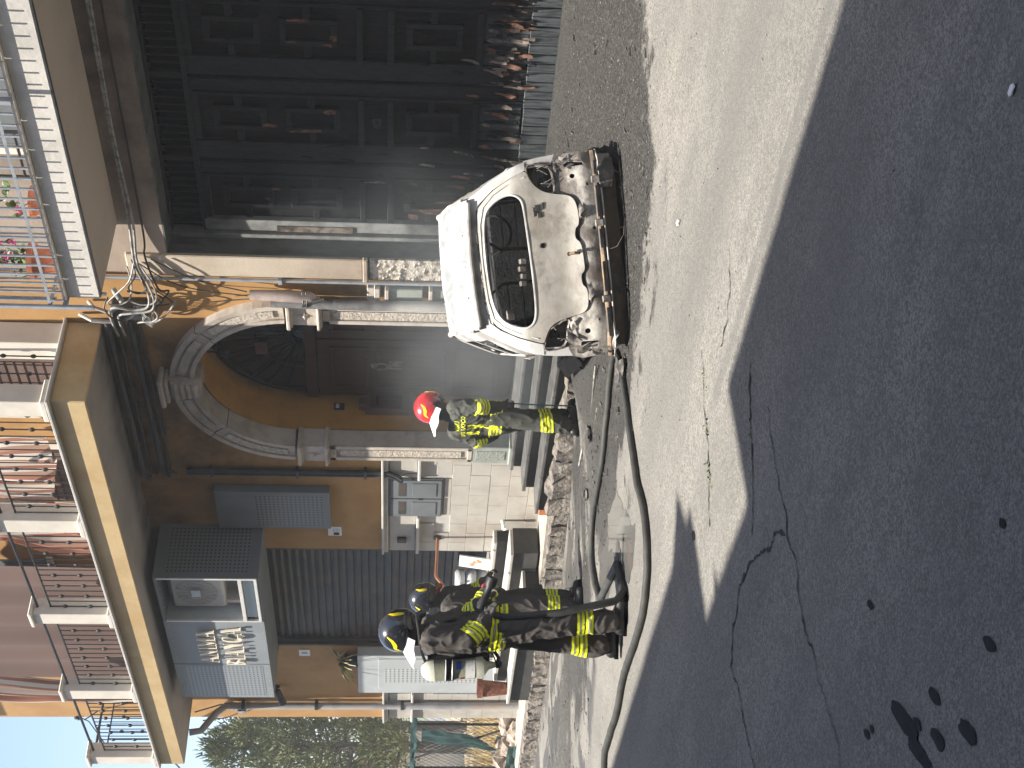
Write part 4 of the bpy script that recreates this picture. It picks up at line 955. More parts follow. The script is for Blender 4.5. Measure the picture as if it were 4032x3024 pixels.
q = MB(); q.tube([(-1.72, -.06, 1.70), (-1.70, -.03, 1.62), (-1.70, -.024, 1.50)], .004, 5); q.tube([(-1.75, -.06, 1.68), (-1.78, -.03, 1.6), (-1.85, -.026, 1.5)], .004, 5)
tag(q.build('cable', cable_b), 'two thin loose wires below the conduits beside the meter cabinet', 'cable')
def nt_(t):
    box('print', (-3.08, -.014, 2.46), (-3.02, -.0125, 2.53), ink, t)
    for k in range(5): box('print', (-3.0, -.014, 2.53-.018*k), (-2.93, -.0125, 2.534-.018*k), ink, t)
wallbox('notice', 'small white notice with a dark square fixed on the ochre wall', 'notice', (-3.10, -.012, 2.43), (-2.90, -.001, 2.60), white_m, nt_, .003)
wallbox('junction_box', 'small dark junction box on the pale stone beside the shop', 'junction box', (-3.20, -.05, 1.615), (-3.09, -.019, 1.73), iron, lambda t: box('lid', (-3.18, -.054, 1.635), (-3.11, -.05, 1.71), dkgrey, t))
wallbox('number_plate', 'small white plate with a dark mark left of the shop shutter', 'plate', (-6.28, -.015, 2.96), (-6.10, -.001, 3.12), white_m, lambda t: box('print', (-6.20, -.017, 3.0), (-6.175, -.0155, 3.08), ink, t), .003)
t = thing('security_camera', 'dark security camera on the ochre wall under the sign', 'camera', (-7.3, -.05, 3.4))
q = MB(); q.lathe([(.05, 0), (.05, .02), (.02, .03), (.02, .08)], (-7.25, 0, 3.5), 10, Vector((0, -1, 0))); q.build('mount', iron, t)
q = MB(); q.cyl((-7.25, -.08, 3.49), (-7.42, -.20, 3.40), .05, .055); q.build('body', dkgrey, t, True); q = MB(); q.cyl((-7.42, -.20, 3.40), (-7.43, -.207, 3.395), .04); q.build('lens', glass_m, t)
# tall cabinet left of the shop, small doors, drain pipe
def cb(t):
    d = box('door', (-7.02, -.158, .30), (-6.10, -.148, 1.98), bluegrey2, t, .003); perf(d, -6.82, -6.38, -.1595, .42, 1.9, 8, 24, perf_l)
    box('base', (-7.2, -.17, -.19), (-5.98, -.0, .04), bluegrey2, t, .01)
wallbox('metal_cabinet', 'tall grey metal cabinet with perforated door left of the shop', 'cabinet', (-7.17, -.148, .04), (-6.02, -.001, 2.28), bluegrey2, cb)
def sd(t):
    for z0 in (.05, .42, .79): q = MB(); q.cbox((-7.42, -.045, z0), (-7.22, -.03, z0+.33), .004); q.build('door', bluegrey, t)
wallbox('meter_cabinet', 'narrow blue grey cabinet with three stacked doors next to the drain pipe', 'meter cabinet', (-7.45, -.03, .02), (-7.19, .0, 1.17), bluegrey, sd)
t = thing('drain_pipe', 'grey drain pipe running down the left end of the ochre house', 'drain pipe', (-7.72, -.1, -.2))
q = MB(); q.tube([(-7.66, -.55, 4.77), (-7.66, -.52, 4.60), (-7.70, -.22, 4.42), (-7.72, -.09, 4.28), (-7.72, -.09, 4.05), (-7.72, -.09, 1.55)], .052, 12); q.build('upper_pipe', pipe_m, t, True)
q = MB(); q.tube([(-7.72, -.09, 1.6), (-7.72, -.09, -.19)], .058, 12); q.build('lower_pipe', pipe_m, t, True)
for z in (4.0, 2.9, 1.6): q = MB(); q.lathe([(.066, 0), (.066, .05)], (-7.72, -.09, z), 12); q.box((-7.76, -.04, z+.01), (-7.68, .0, z+.04)); q.build('clamp', conduit, t)
q = MB(); q.tube([(-7.5, -.3, 4.7), (-7.62, -.12, 4.35), (-7.8, -.05, 4.1), (-7.95, -.03, 3.95), (-8.1, -.1, 4.3), (-8.0, -.2, 4.65)], .012, 6); q.box((-7.93, -.12, 4.0), (-7.85, -.01, 4.12)); q.box((-7.86, -.1, 4.13), (-7.80, -.01, 4.22))
tag(q.build('cable', cable_w, None, True), 'pale looped cable with small boxes at the top of the drain pipe', 'cable')
t = thing('handrail', 'bent copper coloured handrail at the shop steps', 'handrail', (-3.12, -.02, 1.2))
q = MB(); q.tube([(-3.10, -.03, 1.22), (-3.10, -.12, 1.22), (-3.10, -.58, 1.24), (-3.09, -.62, 1.23), (-3.02, -1.05, .95), (-3.01, -1.06, .3), (-3.01, -1.06, -.2)], .02, 10); q.build('pipe', copper, t, True)
q = MB(); q.lathe([(.05, 0), (.05, .015), (.025, .02)], (-3.10, -.02, 1.22), 12, Vector((0, -1, 0))); q.build('wall_plate', iron, t)
q = MB(); q.cyl((-2.70, -.02, .42), (-2.70, -.13, .40), .022); q.lathe([(.03, 0), (.03, .03)], (-2.7, -.12, .402), 10, Vector((0, -1, 0)))
tag(q.build('water_spout', white_m), 'short white pipe end sticking out of the stone plinth', 'pipe')
q = MB(); q.cbox((-1.56, -.70, -.02), (-1.44, -.5, .10), .01); tag(q.build('brick', terracotta), 'loose red brick lying on the sidewalk by the portal steps', 'brick')
# things by the shop door
for i, (z, lab) in enumerate(((.525, 'lowest of three grey ceramic pots stacked by the shop door'), (.672, 'middle one of the three grey ceramic pots stacked by the shop door'), (.819, 'topmost of three grey ceramic pots stacked by the shop door'))):
    q = MB(); q.lathe([(.06, 0), (.115, .02), (.135, .07), (.12, .12), (.09, .145), (.07, .145), (.10, .10), (0, .06)], (-4.05+R.uniform(-.01, .01), -.05, z), 18)
    for k in range(3): q.lathe([(.018, 0), (.022, .012), (.006, .02)], (-4.05+.075*(k-1), -.05-.128+.012*abs(k-1), z+.08), 7, Vector((0, -1, 0)))
    tag(q.build('ceramic_pot', potgrey, None, True), lab, 'pot', 'grey pots stacked by the shop door')
q = MB(); q.M = Matrix.Translation((-3.66, -.07, .523)) @ Matrix.Rotation(-.16, 4, 'X'); q.cbox((-.13, -.012, 0), (.13, .012, .40), .003); t = tag(q.build('painted_board', paint_art), 'white board with rusty stains leaning beside the shop door', 'board')
flower_pot(-5.82, -.75, .17, .125, .42, 'rough red terracotta pot standing left of the shop steps', 0, 0, rusty)
t = thing('dry_plant', 'dry agave like plant with yellowed leaves on top of the metal cabinet', 'plant', (-6.45, -.1, 2.28))
q = MB(); q.lathe([(.08, 0), (.11, .16), (.12, .16), (.12, .19), (0, .19)], (-6.3, -.09, 2.281), 12); q.build('pot', dkgrey, t, True)
for k in range(16):
    a = R.uniform(-2.6, .9); L = R.uniform(.22, .52); q = MB(); vs = []; b0 = Vector((-6.3, -.09, 2.46)); el = R.uniform(.1, 1.2)
    for i in range(6):
        tt = i/5; c_ = b0 + Vector((math.cos(a)*L*tt, math.sin(a)*L*tt*.45 - .03*tt, L*tt*el*.8 - L*tt*tt*.55)); wv = .028*(1-tt**2)+.004
        vs += [c_ + Vector((0, .3*wv, wv)), c_ + Vector((0, -.012, 0)), c_ - Vector((0, -.3*wv, wv))]
    q.add(vs, [(3*i, 3*i+1, 3*i+4, 3*i+3) for i in range(5)] + [(3*i+1, 3*i+2, 3*i+5, 3*i+4) for i in range(5)]); q.build('leaf', dry_leaf, t, True)
# right of the portal: vertical pipes, singed bundle, small meter boxes
q = MB(); q.tube([(1.60, -.05, .35), (1.595, -.05, 4.9), (1.60, -.06, 9)], .018, 8); q.box((1.57, -.08, 2.9), (1.63, 0, 2.94)); tag(q.build('wall_pipe', greyrail, None, True), 'thin grey pipe along the joint between the two houses', 'pipe')
t = thing('burnt_pipe', 'scorched grey plastic pipe standing against the right portal pilaster', 'pipe', (1.36, -.14, .42))
q = MB(); q.tube([(1.385, -.15, .3), (1.385, -.15, 1.2), (1.38, -.16, 2.1), (1.385, -.15, 3.02)], [.062, .058, .052, .05], 14); q.build('pipe', burntpipe, t, True)
q = MB(); q.tube([(1.47, -.13, 3.22), (1.465, -.13, 2.92), (1.46, -.14, 2.62), (1.45, -.14, 2.56)], [.05, .062, .06, .035], 12)
o = tag(q.build('plastic_bundle', bundle_m, None, True), 'singed pinkish plastic roll tied to the top of the burnt pipe', 'bundle')
q = MB(); q.tube([(1.39, -.21, 2.66), (1.45, -.205, 2.65), (1.53, -.14, 2.66)], .008, 6); q.tube([(1.39, -.21, 2.70), (1.45, -.21, 2.69), (1.53, -.14, 2.70)], .008, 6); q.tube([(1.45, -.2, 2.6), (1.5, -.2, 2.48), (1.47, -.19, 2.4)], .02, 5); q.build('tie', cable_b, o)
for i, (z0, z1, lab) in enumerate(((1.05, 1.42, 'lower grey meter box behind the burnt pipe'), (1.50, 1.86, 'upper grey meter box behind the burnt pipe'))):
    wallbox('meter_box', lab, 'meter box', (1.37, -.09, z0), (1.55, -.001, z1), pedestal, lambda t: box('ledge', (1.355, -.12, z1-.02), (1.565, -.0, z1+.02), stone, t, .006), .008, 'grey meter boxes right of the portal')
q = MB(); q.cbox((1.36, -.10, 1.93), (1.56, -.0, 1.99), .008); q.cbox((1.37, -.08, 1.99), (1.55, -.0, 2.06), .008); tag(q.build('stone_shelf', stone), 'small stone shelf above the grey meter boxes', 'shelf')

# cables
def cable(pts, r, m, label, n=10, grp=None):
    P = [Vector(p) for p in pts]; out = []
    for i in range(len(P)-1):
        p0, p1, p2, p3 = P[max(i-1, 0)], P[i], P[i+1], P[min(i+2, len(P)-1)]
        for k in range(n):
            t = k/n; out.append(.5*((2*p1)+(p2-p0)*t+(2*p0-5*p1+4*p2-p3)*t*t+(3*p1-p0-3*p2+p3)*t**3))
    out.append(P[-1]); q = MB(); q.tube(out, r, 7); return tag(q.build('cable', m, None, True), label, 'cable', grp)
cable([(8, -.04, 4.20), (6, -.05, 4.26), (4.86, -.05, 4.27), (3.5, -.05, 4.29), (2.4, -.05, 4.29), (1.86, -.10, 4.30), (1.62, -.14, 4.24), (1.45, -.16, 4.21), (1.33, -.2, 4.23), (1.28, -.2, 4.36), (1.31, -.2, 4.55), (1.22, -.18, 4.62), (1.0, -.12, 4.64), (.75, -.08, 4.62)], .014, cable_w, 'pale cable sagging under the flower balcony and looping at its end')
cable([(8, -.04, 4.17), (6, -.05, 4.235), (4.86, -.05, 4.245), (3.5, -.06, 4.27), (2.4, -.06, 4.25), (1.9, -.11, 4.27), (1.6, -.16, 4.19), (1.42, -.19, 4.16), (1.30, -.22, 4.20), (1.25, -.22, 4.4), (1.2, -.2, 4.52), (1.05, -.14, 4.56), (.75, -.08, 4.55)], .012, cable_w, 'second pale cable of the bundle under the flower balcony')
cable([(8, -.03, 4.10), (5, -.03, 4.16), (3.6, -.03, 4.17), (2.2, -.03, 4.18), (1.9, -.06, 4.2), (1.5, -.10, 4.12), (1.46, -.1, 4.02), (1.30, -.14, 4.15), (1.22, -.14, 4.19), (1.27, -.14, 4.31), (1.22, -.12, 4.42), (1.14, -.12, 4.45), (1.07, -.12, 4.40), (.9, -.06, 4.40), (-1, -.04, 4.36)], .010, cable_b, 'dark cable with small loops above the right side of the arch')
cable([(1.88, -.12, 4.3), (1.7, -.2, 4.36), (1.55, -.24, 4.5), (1.42, -.24, 4.60), (1.35, -.2, 4.52), (1.42, -.18, 4.40), (1.6, -.14, 4.36), (1.8, -.1, 4.38)], .009, cable_w, 'coiled grey cable at the corner of the flower balcony')
for pts_, r_, m_, lab in (([(1.88, -.08, 4.33), (1.74, -.16, 4.30), (1.60, -.2, 4.38), (1.50, -.18, 4.30), (1.56, -.16, 4.22), (1.70, -.14, 4.26)], .007, cable_b, 'dark coiled wire at the balcony corner'),
    ([(1.40, -.14, 4.62), (1.30, -.2, 4.66), (1.18, -.22, 4.6), (1.12, -.2, 4.48), (1.2, -.19, 4.38), (1.34, -.18, 4.36)], .008, cable_b, 'dark loop of wire in front of the junction box'),
    ([(1.30, -.18, 4.20), (1.24, -.24, 4.14), (1.14, -.22, 4.2), (1.1, -.2, 4.32), (1.0, -.12, 4.38)], .009, cable_w, 'pale loop of cable just above the arch'),
    ([(1.52, -.1, 4.2), (1.42, -.14, 4.05), (1.34, -.14, 4.0), (1.28, -.12, 4.08), (1.26, -.13, 4.25)], .007, cable_b, 'dark wire drooping lowest beside the arch'),
    ([(1.86, -.14, 4.24), (1.66, -.2, 4.14), (1.5, -.22, 4.12), (1.38, -.2, 4.18), (1.34, -.18, 4.30), (1.38, -.16, 4.42)], .008, cable_w, 'pale wire looping under the main bundle')):
    cable(pts_, r_, m_, lab)
cable([(1.02, -.1, 4.33), (1.0, -.12, 4.26), (1.06, -.12, 4.15), (1.23, -.12, 4.02), (1.27, -.05, 3.98)], .012, cable_w, 'short white cable hanging loose above the arch')
cable([(1.48, -.13, 4.42), (1.47, -.14, 4.3), (1.46, -.14, 4.18), (1.40, -.15, 4.08), (1.24, -.15, 4.18)], .011, cable_b, 'dark short cable linking the bundle ends')
cable([(1.86, -.05, 4.15), (1.6, -.06, 3.75), (1.48, -.1, 3.25)], .006, cable_b, 'thin dark wire slanting down to the singed plastic roll')
cable([(1.80, -.05, 4.28), (1.5, -.06, 3.9), (1.42, -.1, 3.25)], .006, cable_b, 'second thin dark wire slanting down to the singed plastic roll')
cable([(1.30, -.08, 3.6), (1.36, -.1, 3.35), (1.41, -.13, 3.2)], .007, cable_b, 'short dark wire between arch and singed plastic roll')
t = thing('junction_box', 'grey cable junction box with tangled wires beside the balcony corner', 'junction box', (1.22, -.1, 4.3))
q = MB(); q.cbox((1.05, -.14, 4.28), (1.25, -.001, 4.62), .01); q.build('body', conduit, t); q = MB(); q.tube([(1.50, -.12, 4.56), (1.40, -.2, 4.47)], .028, 10); q.build('splice', cable_w, t, True)
for k in range(7):
    q = MB(); x = 1.06+.022*k; q.tube([(x, -.14, 4.32), (x+.02, -.2, 4.28+.02*math.sin(k)), (x-.01, -.22, 4.22), (x+.03, -.17, 4.20)], .006, 5); q.build('wire', cable_w, t, True)
for P_, lab in (([(1.52, -.02, 5.0), (1.52, -.16, 4.9), (1.50, -.18, 4.74), (1.46, -.16, 4.62)], 'bent pale conduit stub nearest the flower balcony corner'), ([(1.0, -.02, 4.98), (1.02, -.12, 4.84), (.98, -.1, 4.66)], 'bent pale conduit stub nearest the ochre balcony end'), ([(1.20, -.02, 4.86), (1.20, -.1, 4.80), (1.14, -.12, 4.64)], 'bent pale conduit stub in the middle between the two balconies')):
    q = MB(); q.tube(P_, .02, 8); tag(q.build('conduit_elbow', pipe_m, None, True), lab, 'conduit', 'conduit stubs between the balconies')
for zz, yy, r in ((4.70, -.10, .035), (4.62, -.05, .02), (4.48, -.06, .035), (4.40, -.04, .018)):
    q = MB(); q.tube([(.98, yy, zz), (-1.7, yy, zz-.01), (-1.75, yy, zz-.08)], r, 8); tag(q.build('conduit', conduit, None, True), {4.70: 'topmost dark conduit under the ochre balcony', 4.62: 'second dark conduit from the top under the ochre balcony', 4.48: 'thick dark conduit low under the ochre balcony', 4.40: 'lowest dark conduit under the ochre balcony, just above the arch'}[zz], 'conduit', 'conduits under the ochre balcony')
cable([(-7.4, -.6, 6.05), (-8.6, -.4, 6.1), (-14, 2, 6.3), (-30, 8, 8)], .02, cable_b, 'black utility cable crossing the sky at the left')
q = MB(); q.tube([(-8.0, .1, 7.0), (-8.45, .0, 6.45), (-8.75, -.35, 6.12)], .008, 5); q.lathe([(.03, 0), (.045, .02), (.03, .05), (.045, .07), (.02, .1)], (-8.28, .0, 6.63), 8, Vector((-.5, 0, -.6))); q.tube([(-7.55, -.4, 6.3), (-8.05, -.02, 6.25)], .01, 5)
tag(q.build('cable_stay', iron), 'thin stay wire with insulators holding the utility cable', 'cable stay')
# ------------------------------------------------------------------ the burnt hatchback, built in its own frame: x right, y forward, z up
car = thing('burnt_car', 'burnt out white hatchback seen from behind, windows and lamps gone', 'car'); LOCAL.add(car.name)
car.matrix_world = Matrix(((.65351, -.75657, -.02299, 4.5114), (.74730, .64974, -.13921, -2.3608), (.12026, .07380, .98999, -.1336), (0, 0, 0, 1)))
def prof(z): return float(np.interp(z, [.2, .45, .6, .85, .95, 1.15, 1.25, 1.3], [.02, .0, .1, .15, .18, .34, .42, .45]))
def rear(dy, bulge=.05): return lambda x, z: (x, prof(z)+dy+bulge*(abs(x)/.75)**4, z)
def roundpoly(P, n=3, r=.03):
    out = []
    for i in range(len(P)):
        a, b2, c2 = Vector(P[i-1]), Vector(P[i]), Vector(P[(i+1) % len(P)]); d0 = (a-b2); d1 = (c2-b2)
        k0, k1 = min(r, d0.length*.4), min(r, d1.length*.4); p, q = b2+d0.normalized()*k0, b2+d1.normalized()*k1
        for j in range(n+1):
            t = j/n; out.append(tuple(p.lerp(b2, t).lerp(b2.lerp(q, t), t)))
    return out
def chaikin(P, n=2):
    for _ in range(n):
        P = [tuple(Vector(a)*(1-t)+Vector(b2)*t) for a, b2 in zip(P, P[1:]+P[:1]) for t in (.25, .75)]
    return P
def panel(name, outl, holes, dy, m, parent=car, th=.012, step=.05, dent=.006, bulge=.05, fn=None):
    f = fn or rear(dy, bulge)
    def g(x, z):
        p = f(x, z); d = dent*noise.noise(Vector((x*5, z*5, dy*9))); return (p[0], p[1]+d, p[2])
    vs, fs = cdt_panel(outl, holes, g, step); q = MB(); q.add(vs, fs); return q.build(name, m, parent, True, th)
WIN = [(.23, 1.176), (.374, 1.155), (.445, 1.096), (.487, 1.009), (.48, .947), (.437, .896), (.345, .886), (.186, .880), (.002, .872), (-.215, .867), (-.386, .868), (-.475, .885), (-.515, .931), (-.51, .994), (-.481, 1.054), (-.434, 1.112), (-.331, 1.156), (-.19, 1.172), (0, 1.181)]
TG = [(.30, 1.212), (.394, 1.206), (.445, 1.181), (.535, 1.088), (.586, .99), (.628, .90), (.650, .846), (.576, .828), (.497, .768), (.46, .694), (.441, .575), (.405, .527), (.323, .508), (.21, .507), (.185, .538), (.11, .545), (.075, .506), (-.06, .500), (-.13, .499), (-.16, .530), (-.235, .526), (-.262, .497), (-.335, .494), (-.402, .502), (-.439, .529), (-.458, .613), (-.486, .728), (-.532, .788), (-.597, .817), (-.641, .833), (-.626, .876), (-.579, 1.0), (-.508, 1.119), (-.444, 1.176), (-.325, 1.203), (-.056, 1.217), (.15, 1.217)]
tg = panel('tailgate', chaikin(TG), [chaikin(WIN), circle(.083, .78, .016)], -.016, ashtail, step=.04)
# pressed lip round the window, number plate ledge, lock, badge rest
def rim(name, loop, dy, r, m, parent): 
    q = MB(); P = [rear(dy)(x, z) for x, z in loop]; q.tube(P+[P[0]], r, 6); return q.build(name, m, parent, True)
rim('window_lip', chaikin(WIN), -.016, .009, ash, tg)
SEAM = [(x*.965, .86+(z-.86)*.97) for x, z in TG if z > .8]
q = MB(); q.tube([rear(-.020)(x, z) for x, z in [(.60, .86), (.555, .99), (.50, 1.09), (.42, 1.165), (.29, 1.196), (0, 1.204), (-.29, 1.19), (-.42, 1.162), (-.49, 1.1), (-.555, .99), (-.60, .87)]], .005, 5); q.build('pressing', ash, tg, True)
q = MB(); q.tube([(.0, .02, .60), (.002, -.012, .57), (0, .0, .53)], .012, 6); q.lathe([(.016, 0), (.016, .02)], (0, .035, .606), 8, Vector((0, -1, 0))); q.build('lock', rust, tg, True)
q = MB()
for a, b2 in (((.30, .815), (.37, .83)), ((.34, .775), (.385, .815)), ((.29, .765), (.33, .80)), ((.35, .74), (.40, .76))): q.cbox((a[0], prof(.79)-.030, a[1]), (b2[0], prof(.79)-.012, b2[1]), .004)
q.build('badge_residue', lampdark, tg)
q = MB(); q.lathe([(.02, 0), (.02, .01), (.012, .012), (.012, -.01)], (.083, prof(.78)-.012, .78), 10, Vector((0, -1, 0))); q.build('emblem_hole', carblack, tg)
# hatch surround and rear corner panels
sl_ = [(.655, .846), (.63, .90), (.59, .99), (.54, 1.088), (.45, 1.19), (.40, 1.215), (.15, 1.228), (-.056, 1.228), (-.325, 1.215), (-.45, 1.19), (-.512, 1.125), (-.583, 1.005), (-.632, .88), (-.647, .833)]
ou = [(-.725, .833), (-.715, .90), (-.665, 1.01), (-.60, 1.12), (-.545, 1.20), (-.50, 1.27), (-.056, 1.285), (.40, 1.285), (.50, 1.26), (.545, 1.19), (.60, 1.11), (.665, .99), (.705, .89), (.715, .846)]
panel('hatch_frame', sl_+ou, [], .008, ash, th=.02, step=.03)
SEC = [(.12, .60), (.22, .655), (.35, .70), (.45, .725), (.56, .745), (.66, .735), (.75, .728), (.85, .722)]
def wlow(z): return float(np.interp(z, [p[0] for p in SEC], [p[1] for p in SEC]))
def zroof(y): return float(np.interp(y, [.40, .55, .8, 1.2, 1.7, 1.95], [1.275, 1.30, 1.33, 1.355, 1.365, 1.34]))
def wup(t): return float(np.interp(t, [0, .15, .4, .75, .92, 1], [.725, .715, .665, .58, .53, .48]))
zl = [.12, .22, .33, .44, .55, .65, .75, .85]
ts = [0, .06, .15, .3, .45, .6, .75, .88, 1.0]
for s in (-1, 1):
    q = MB(); ny = 46; rows = []
    for z in zl[:-1]: rows.append((z, None))
    for t in ts: rows.append((.85, t))
    V = []
    for z, t in rows:
        for j in range(ny+1):
            if t is None:
                y0 = prof(z)+.05; y = y0 + (3.2-y0)*j/ny; zz = z; ww = wlow(z)
            else:
                zt = zroof(.45); zr0 = .85+t*(zt-.85); y0 = prof(zr0)+.045; y1 = 3.2 if t < .05 else 2.62-.62*t; y = y0+(y1-y0)*j/ny; zz = .85 + t*(zroof(min(y, 1.95))-.85); ww = wup(t)
            tp = .045*max(0, 1-(y-y0)/.35)**2 + .06*max(0, (y-2.2))**1.5
            V.append((s*(ww-tp+.008*noise.noise(Vector((y*4, zz*4, s)))), y, zz))
    F = []
    for i in range(len(rows)-1):
        for j in range(ny):
            z = sum(V[a][2] for a in (i*(ny+1)+j, (i+1)*(ny+1)+j))/2; y = (V[i*(ny+1)+j][1]+V[i*(ny+1)+j+1][1])/2; t = rows[i][1]
            if any(math.hypot(y-yc, z-.2) < .285 for yc in (.66, 2.72)): continue
            if t is not None and .06 <= t < .75 and (.62 < y < 1.12 or 1.2 < y < 2.15-.5*t): continue
            F.append((i*(ny+1)+j, i*(ny+1)+j+1, (i+1)*(ny+1)+j+1, (i+1)*(ny+1)+j))
    q.add(V, F); o = q.build('side_body', [ash, ashlow], car, True, .012*s)
    for p in o.data.polygons:
        if p.center.z < .60: p.material_index = 1
    # fuel flap dent and drip rail
    q = MB(); q.tube([(s*(.50), .52, zroof(.52)+.0), (s*.505, 1.0, zroof(1.0)+.002), (s*.505, 1.9, zroof(1.9))], .014, 6); q.build('drip_rail', ash, car, True)
    q = MB(); q.tube([(s*.505, 1.93, 1.335), (s*.60, 2.35, 1.07), (s*.66, 2.65, .87)], .028, 8); q.build('windscreen_pillar', ash, car, True)
    q = MB(); y_ = .92; q.tube([(s*.722, .6, .905), (s*.722, 1.2, .90), (s*.72, 2.2, .885)], .010, 6); q.build('window_channel', ash, car, True)
rf = MB(); rf.grid(lambda u, v: ((u-.5)*.985, .40+1.55*v, zroof(.40+1.55*v)+.022*(1-(2*u-1)**2) + .006*noise.noise(Vector((u*6, v*7, 2))) - .010*(1 if .08 < u < .92 and .06 < v < .94 else 0)), 30, 30); rf = rf.build('roof', ashroof, car, True, .014)
q = MB()
for u in (-.24, 0, .24): q.tube([(u, .55, zroof(.55)+.014), (u, 1.0, zroof(1)+.016), (u, 1.8, zroof(1.8)+.014)], .007, 5)
q.build('roof_ridge', ashroof, rf, True)
q = MB(); q.tube([(-.47, .40, 1.268), (-.25, .385, 1.283), (0, .38, 1.288), (.25, .385, 1.283), (.47, .40, 1.268)], .016, 8); q.build('roof_edge', ash, rf, True)
# rear lower panel with lamp recesses
RP = [(.735, .365), (.75, .45), (.748, .56), (.70, .62), (.665, .652), (.466, .645), (.44, .575), (.405, .527), (.32, .508), (-.085, .498), (-.312, .492), (-.40, .5), (-.44, .53), (-.468, .625), (-.546, .644), (-.675, .66), (-.755, .62), (-.775, .55), (-.76, .44), (-.74, .365)]
rp = panel('rear_panel', RP, [circle(.573, .517, .018), circle(-.577, .51, .020), circle(.175, .397, .013), circle(.5, .42, .01), circle(-.5, .425, .008),
     roundpoly([(.645, .565), (.69, .565), (.69, .445), (.645, .425)], 2, .015), roundpoly([(-.65, .56), (-.695, .56), (-.70, .445), (-.655, .435)], 2, .015)], .012, ashlow, th=.012, step=.035, dent=.016)
for s, Lp in ((1, [(.69, .845), (.695, .765), (.675, .690), (.64, .652), (.466, .643), (.46, .694), (.497, .768), (.576, .828)]), (-1, [(-.70, .835), (-.586, .81), (-.522, .765), (-.49, .695), (-.468, .625), (-.55, .644), (-.65, .655), (-.695, .724)])):
    Lp = chaikin(Lp)
    lr = panel('lamp_recess', Lp, [], .085, lampdark, th=.01, step=.03, dent=.03)
    q = MB(); P0 = [rear(.0)(x, z) for x, z in Lp]; P1 = [rear(.09)(x, z) for x, z in Lp]; n = len(Lp)
    q.add(P0+P1, [(i, (i+1) % n, n+(i+1) % n, n+i) for i in range(n)]); q.build('recess_wall', ashlow, lr, False, .006)
    q = MB(); q.tube([P0[i]+Vector((0, .004, 0)) if False else Vector(P0[i])+Vector((.006*noise.noise(Vector((i*.9, s, 1))), -.004*noise.noise(Vector((i*.7, s, 5))), .008*noise.noise(Vector((i*.8, s, 9))))) for i in range(n)]+[Vector(P0[0])], [.004+.006*abs(noise.noise(Vector((i*.6, s, 3)))) for i in range(n+1)], 5); q.build('recess_lip', ashlow, lr, True)
    q = MB()
    for k in range(3): q.lathe([(.03-.006*k, 0), (.03-.006*k, .006)], (s*(.60-.03*k), prof(.7)+.082, .68+.055*k), 9, Vector((0, -1, 0)))
    q.build('lamp_hole', carblack, lr)
    for k in range(5):
        q = MB(); x = s*R.uniform(.5, .66); z = R.uniform(.66, .78); q.tube([(x, prof(z)+.08, z), (x+R.uniform(-.03, .03), prof(z)+.0, z-R.uniform(.0, .05)), (x+R.uniform(-.05, .05), prof(z)-.02, z-R.uniform(.03, .1))], .004, 4); q.build('wire', lampdark, lr)
    # outer corner sliver between lamp and flank
    cs = [(s*.69, .65), (s*.70, .76), (s*.70, .85), (s*.726, .85), (s*.742, .74), (s*.752, .62)]
    panel('corner_panel', cs, [], .014, ash, th=.012, step=.03)
# bumper carrier and torn lower skirt
q = MB(); q.grid(lambda u, v: (-.775+1.52*u, -.02+.06*(abs(2*u-1))**4 - .018*math.sin(v*3.14), .335+.045*v + .006*noise.noise(Vector((u*9, v, 0)))), 40, 4); bb = q.build('bumper_beam', rust, car, True, .012)
q = MB(); q.tube([(-.78, .035, .333), (-.68, -.015, .327), (-.4, -.03, .325), (0, -.032, .326), (.4, -.03, .328), (.66, -.012, .331), (.75, .04, .336)], .0075, 6); q.build('beam_lip', ash, bb, True)
for x0, x1 in ((-.63, -.42), (-.30, -.08), (.02, .16), (.25, .48), (.56, .66)): box('slot', (x0, -.046, .352), (x1, -.03, .374), carblack, bb)
for x in (-.36, .2, .52): box('bracket', (x-.02, -.05, .34), (x+.03, -.02, .40), ashlow, bb, .004)
q = MB(); q.grid(lambda u, v: ((-.70+1.38*u), -.012+.05*(abs(2*u-1))**4+.03*v + .012*noise.noise(Vector((u*8, v*2, 4))), .325-.115*v+.02*noise.noise(Vector((u*5, 0, 7)))*v), 40, 5); q.build('lower_skirt', skirt_m, car, True, .008)
q = MB(); q.grid(lambda u, v: (.46+.25*u, -.03+.02*u, .335-.115*v*(1-.5*abs(u-.5))), 6, 4); q.build('torn_sheet', lampdark, car, True, .006)
# inside: floor, dashboard, seat frames, rods, debris, all sooted
q = MB(); q.box((-.70, .08, .20), (.70, 3.1, .26)); q.box((-.68, 2.2, .26), (.68, 2.45, .86)); q.box((-.66, 2.45, .3), (.66, 3.2, .78)); q.box((-.64, .95, .26), (.64, 1.02, .62)); q.build('floor_and_dashboard', carblack, car)
q = MB(); q.box((-.65, .12, .26), (.65, .9, .40)); q.build('boot_floor', carblack, car)
for sx_ in (-.33, .33):
    q = MB(); q.tube([(sx_-.2, 1.25, .4), (sx_-.19, 1.12, .95), (sx_-.12, 1.08, 1.06), (sx_+.12, 1.08, 1.06), (sx_+.19, 1.12, .95), (sx_+.2, 1.25, .4)], .014, 6)
    for k in range(4): q.tube([(sx_-.19, 1.18, .55+.12*k), (sx_+.19, 1.18, .55+.12*k)], .006, 5)
    q.tube([(sx_-.2, 1.25, .4), (sx_-.2, 1.7, .38), (sx_+.2, 1.7, .38), (sx_+.2, 1.25, .4)], .014, 6)
    for d in (-.05, .05): q.tube([(sx_+d, 1.08, 1.05), (sx_+d, 1.07, 1.14)], .006, 5)
    q.build('seat_frame', wheel_m, car, True)
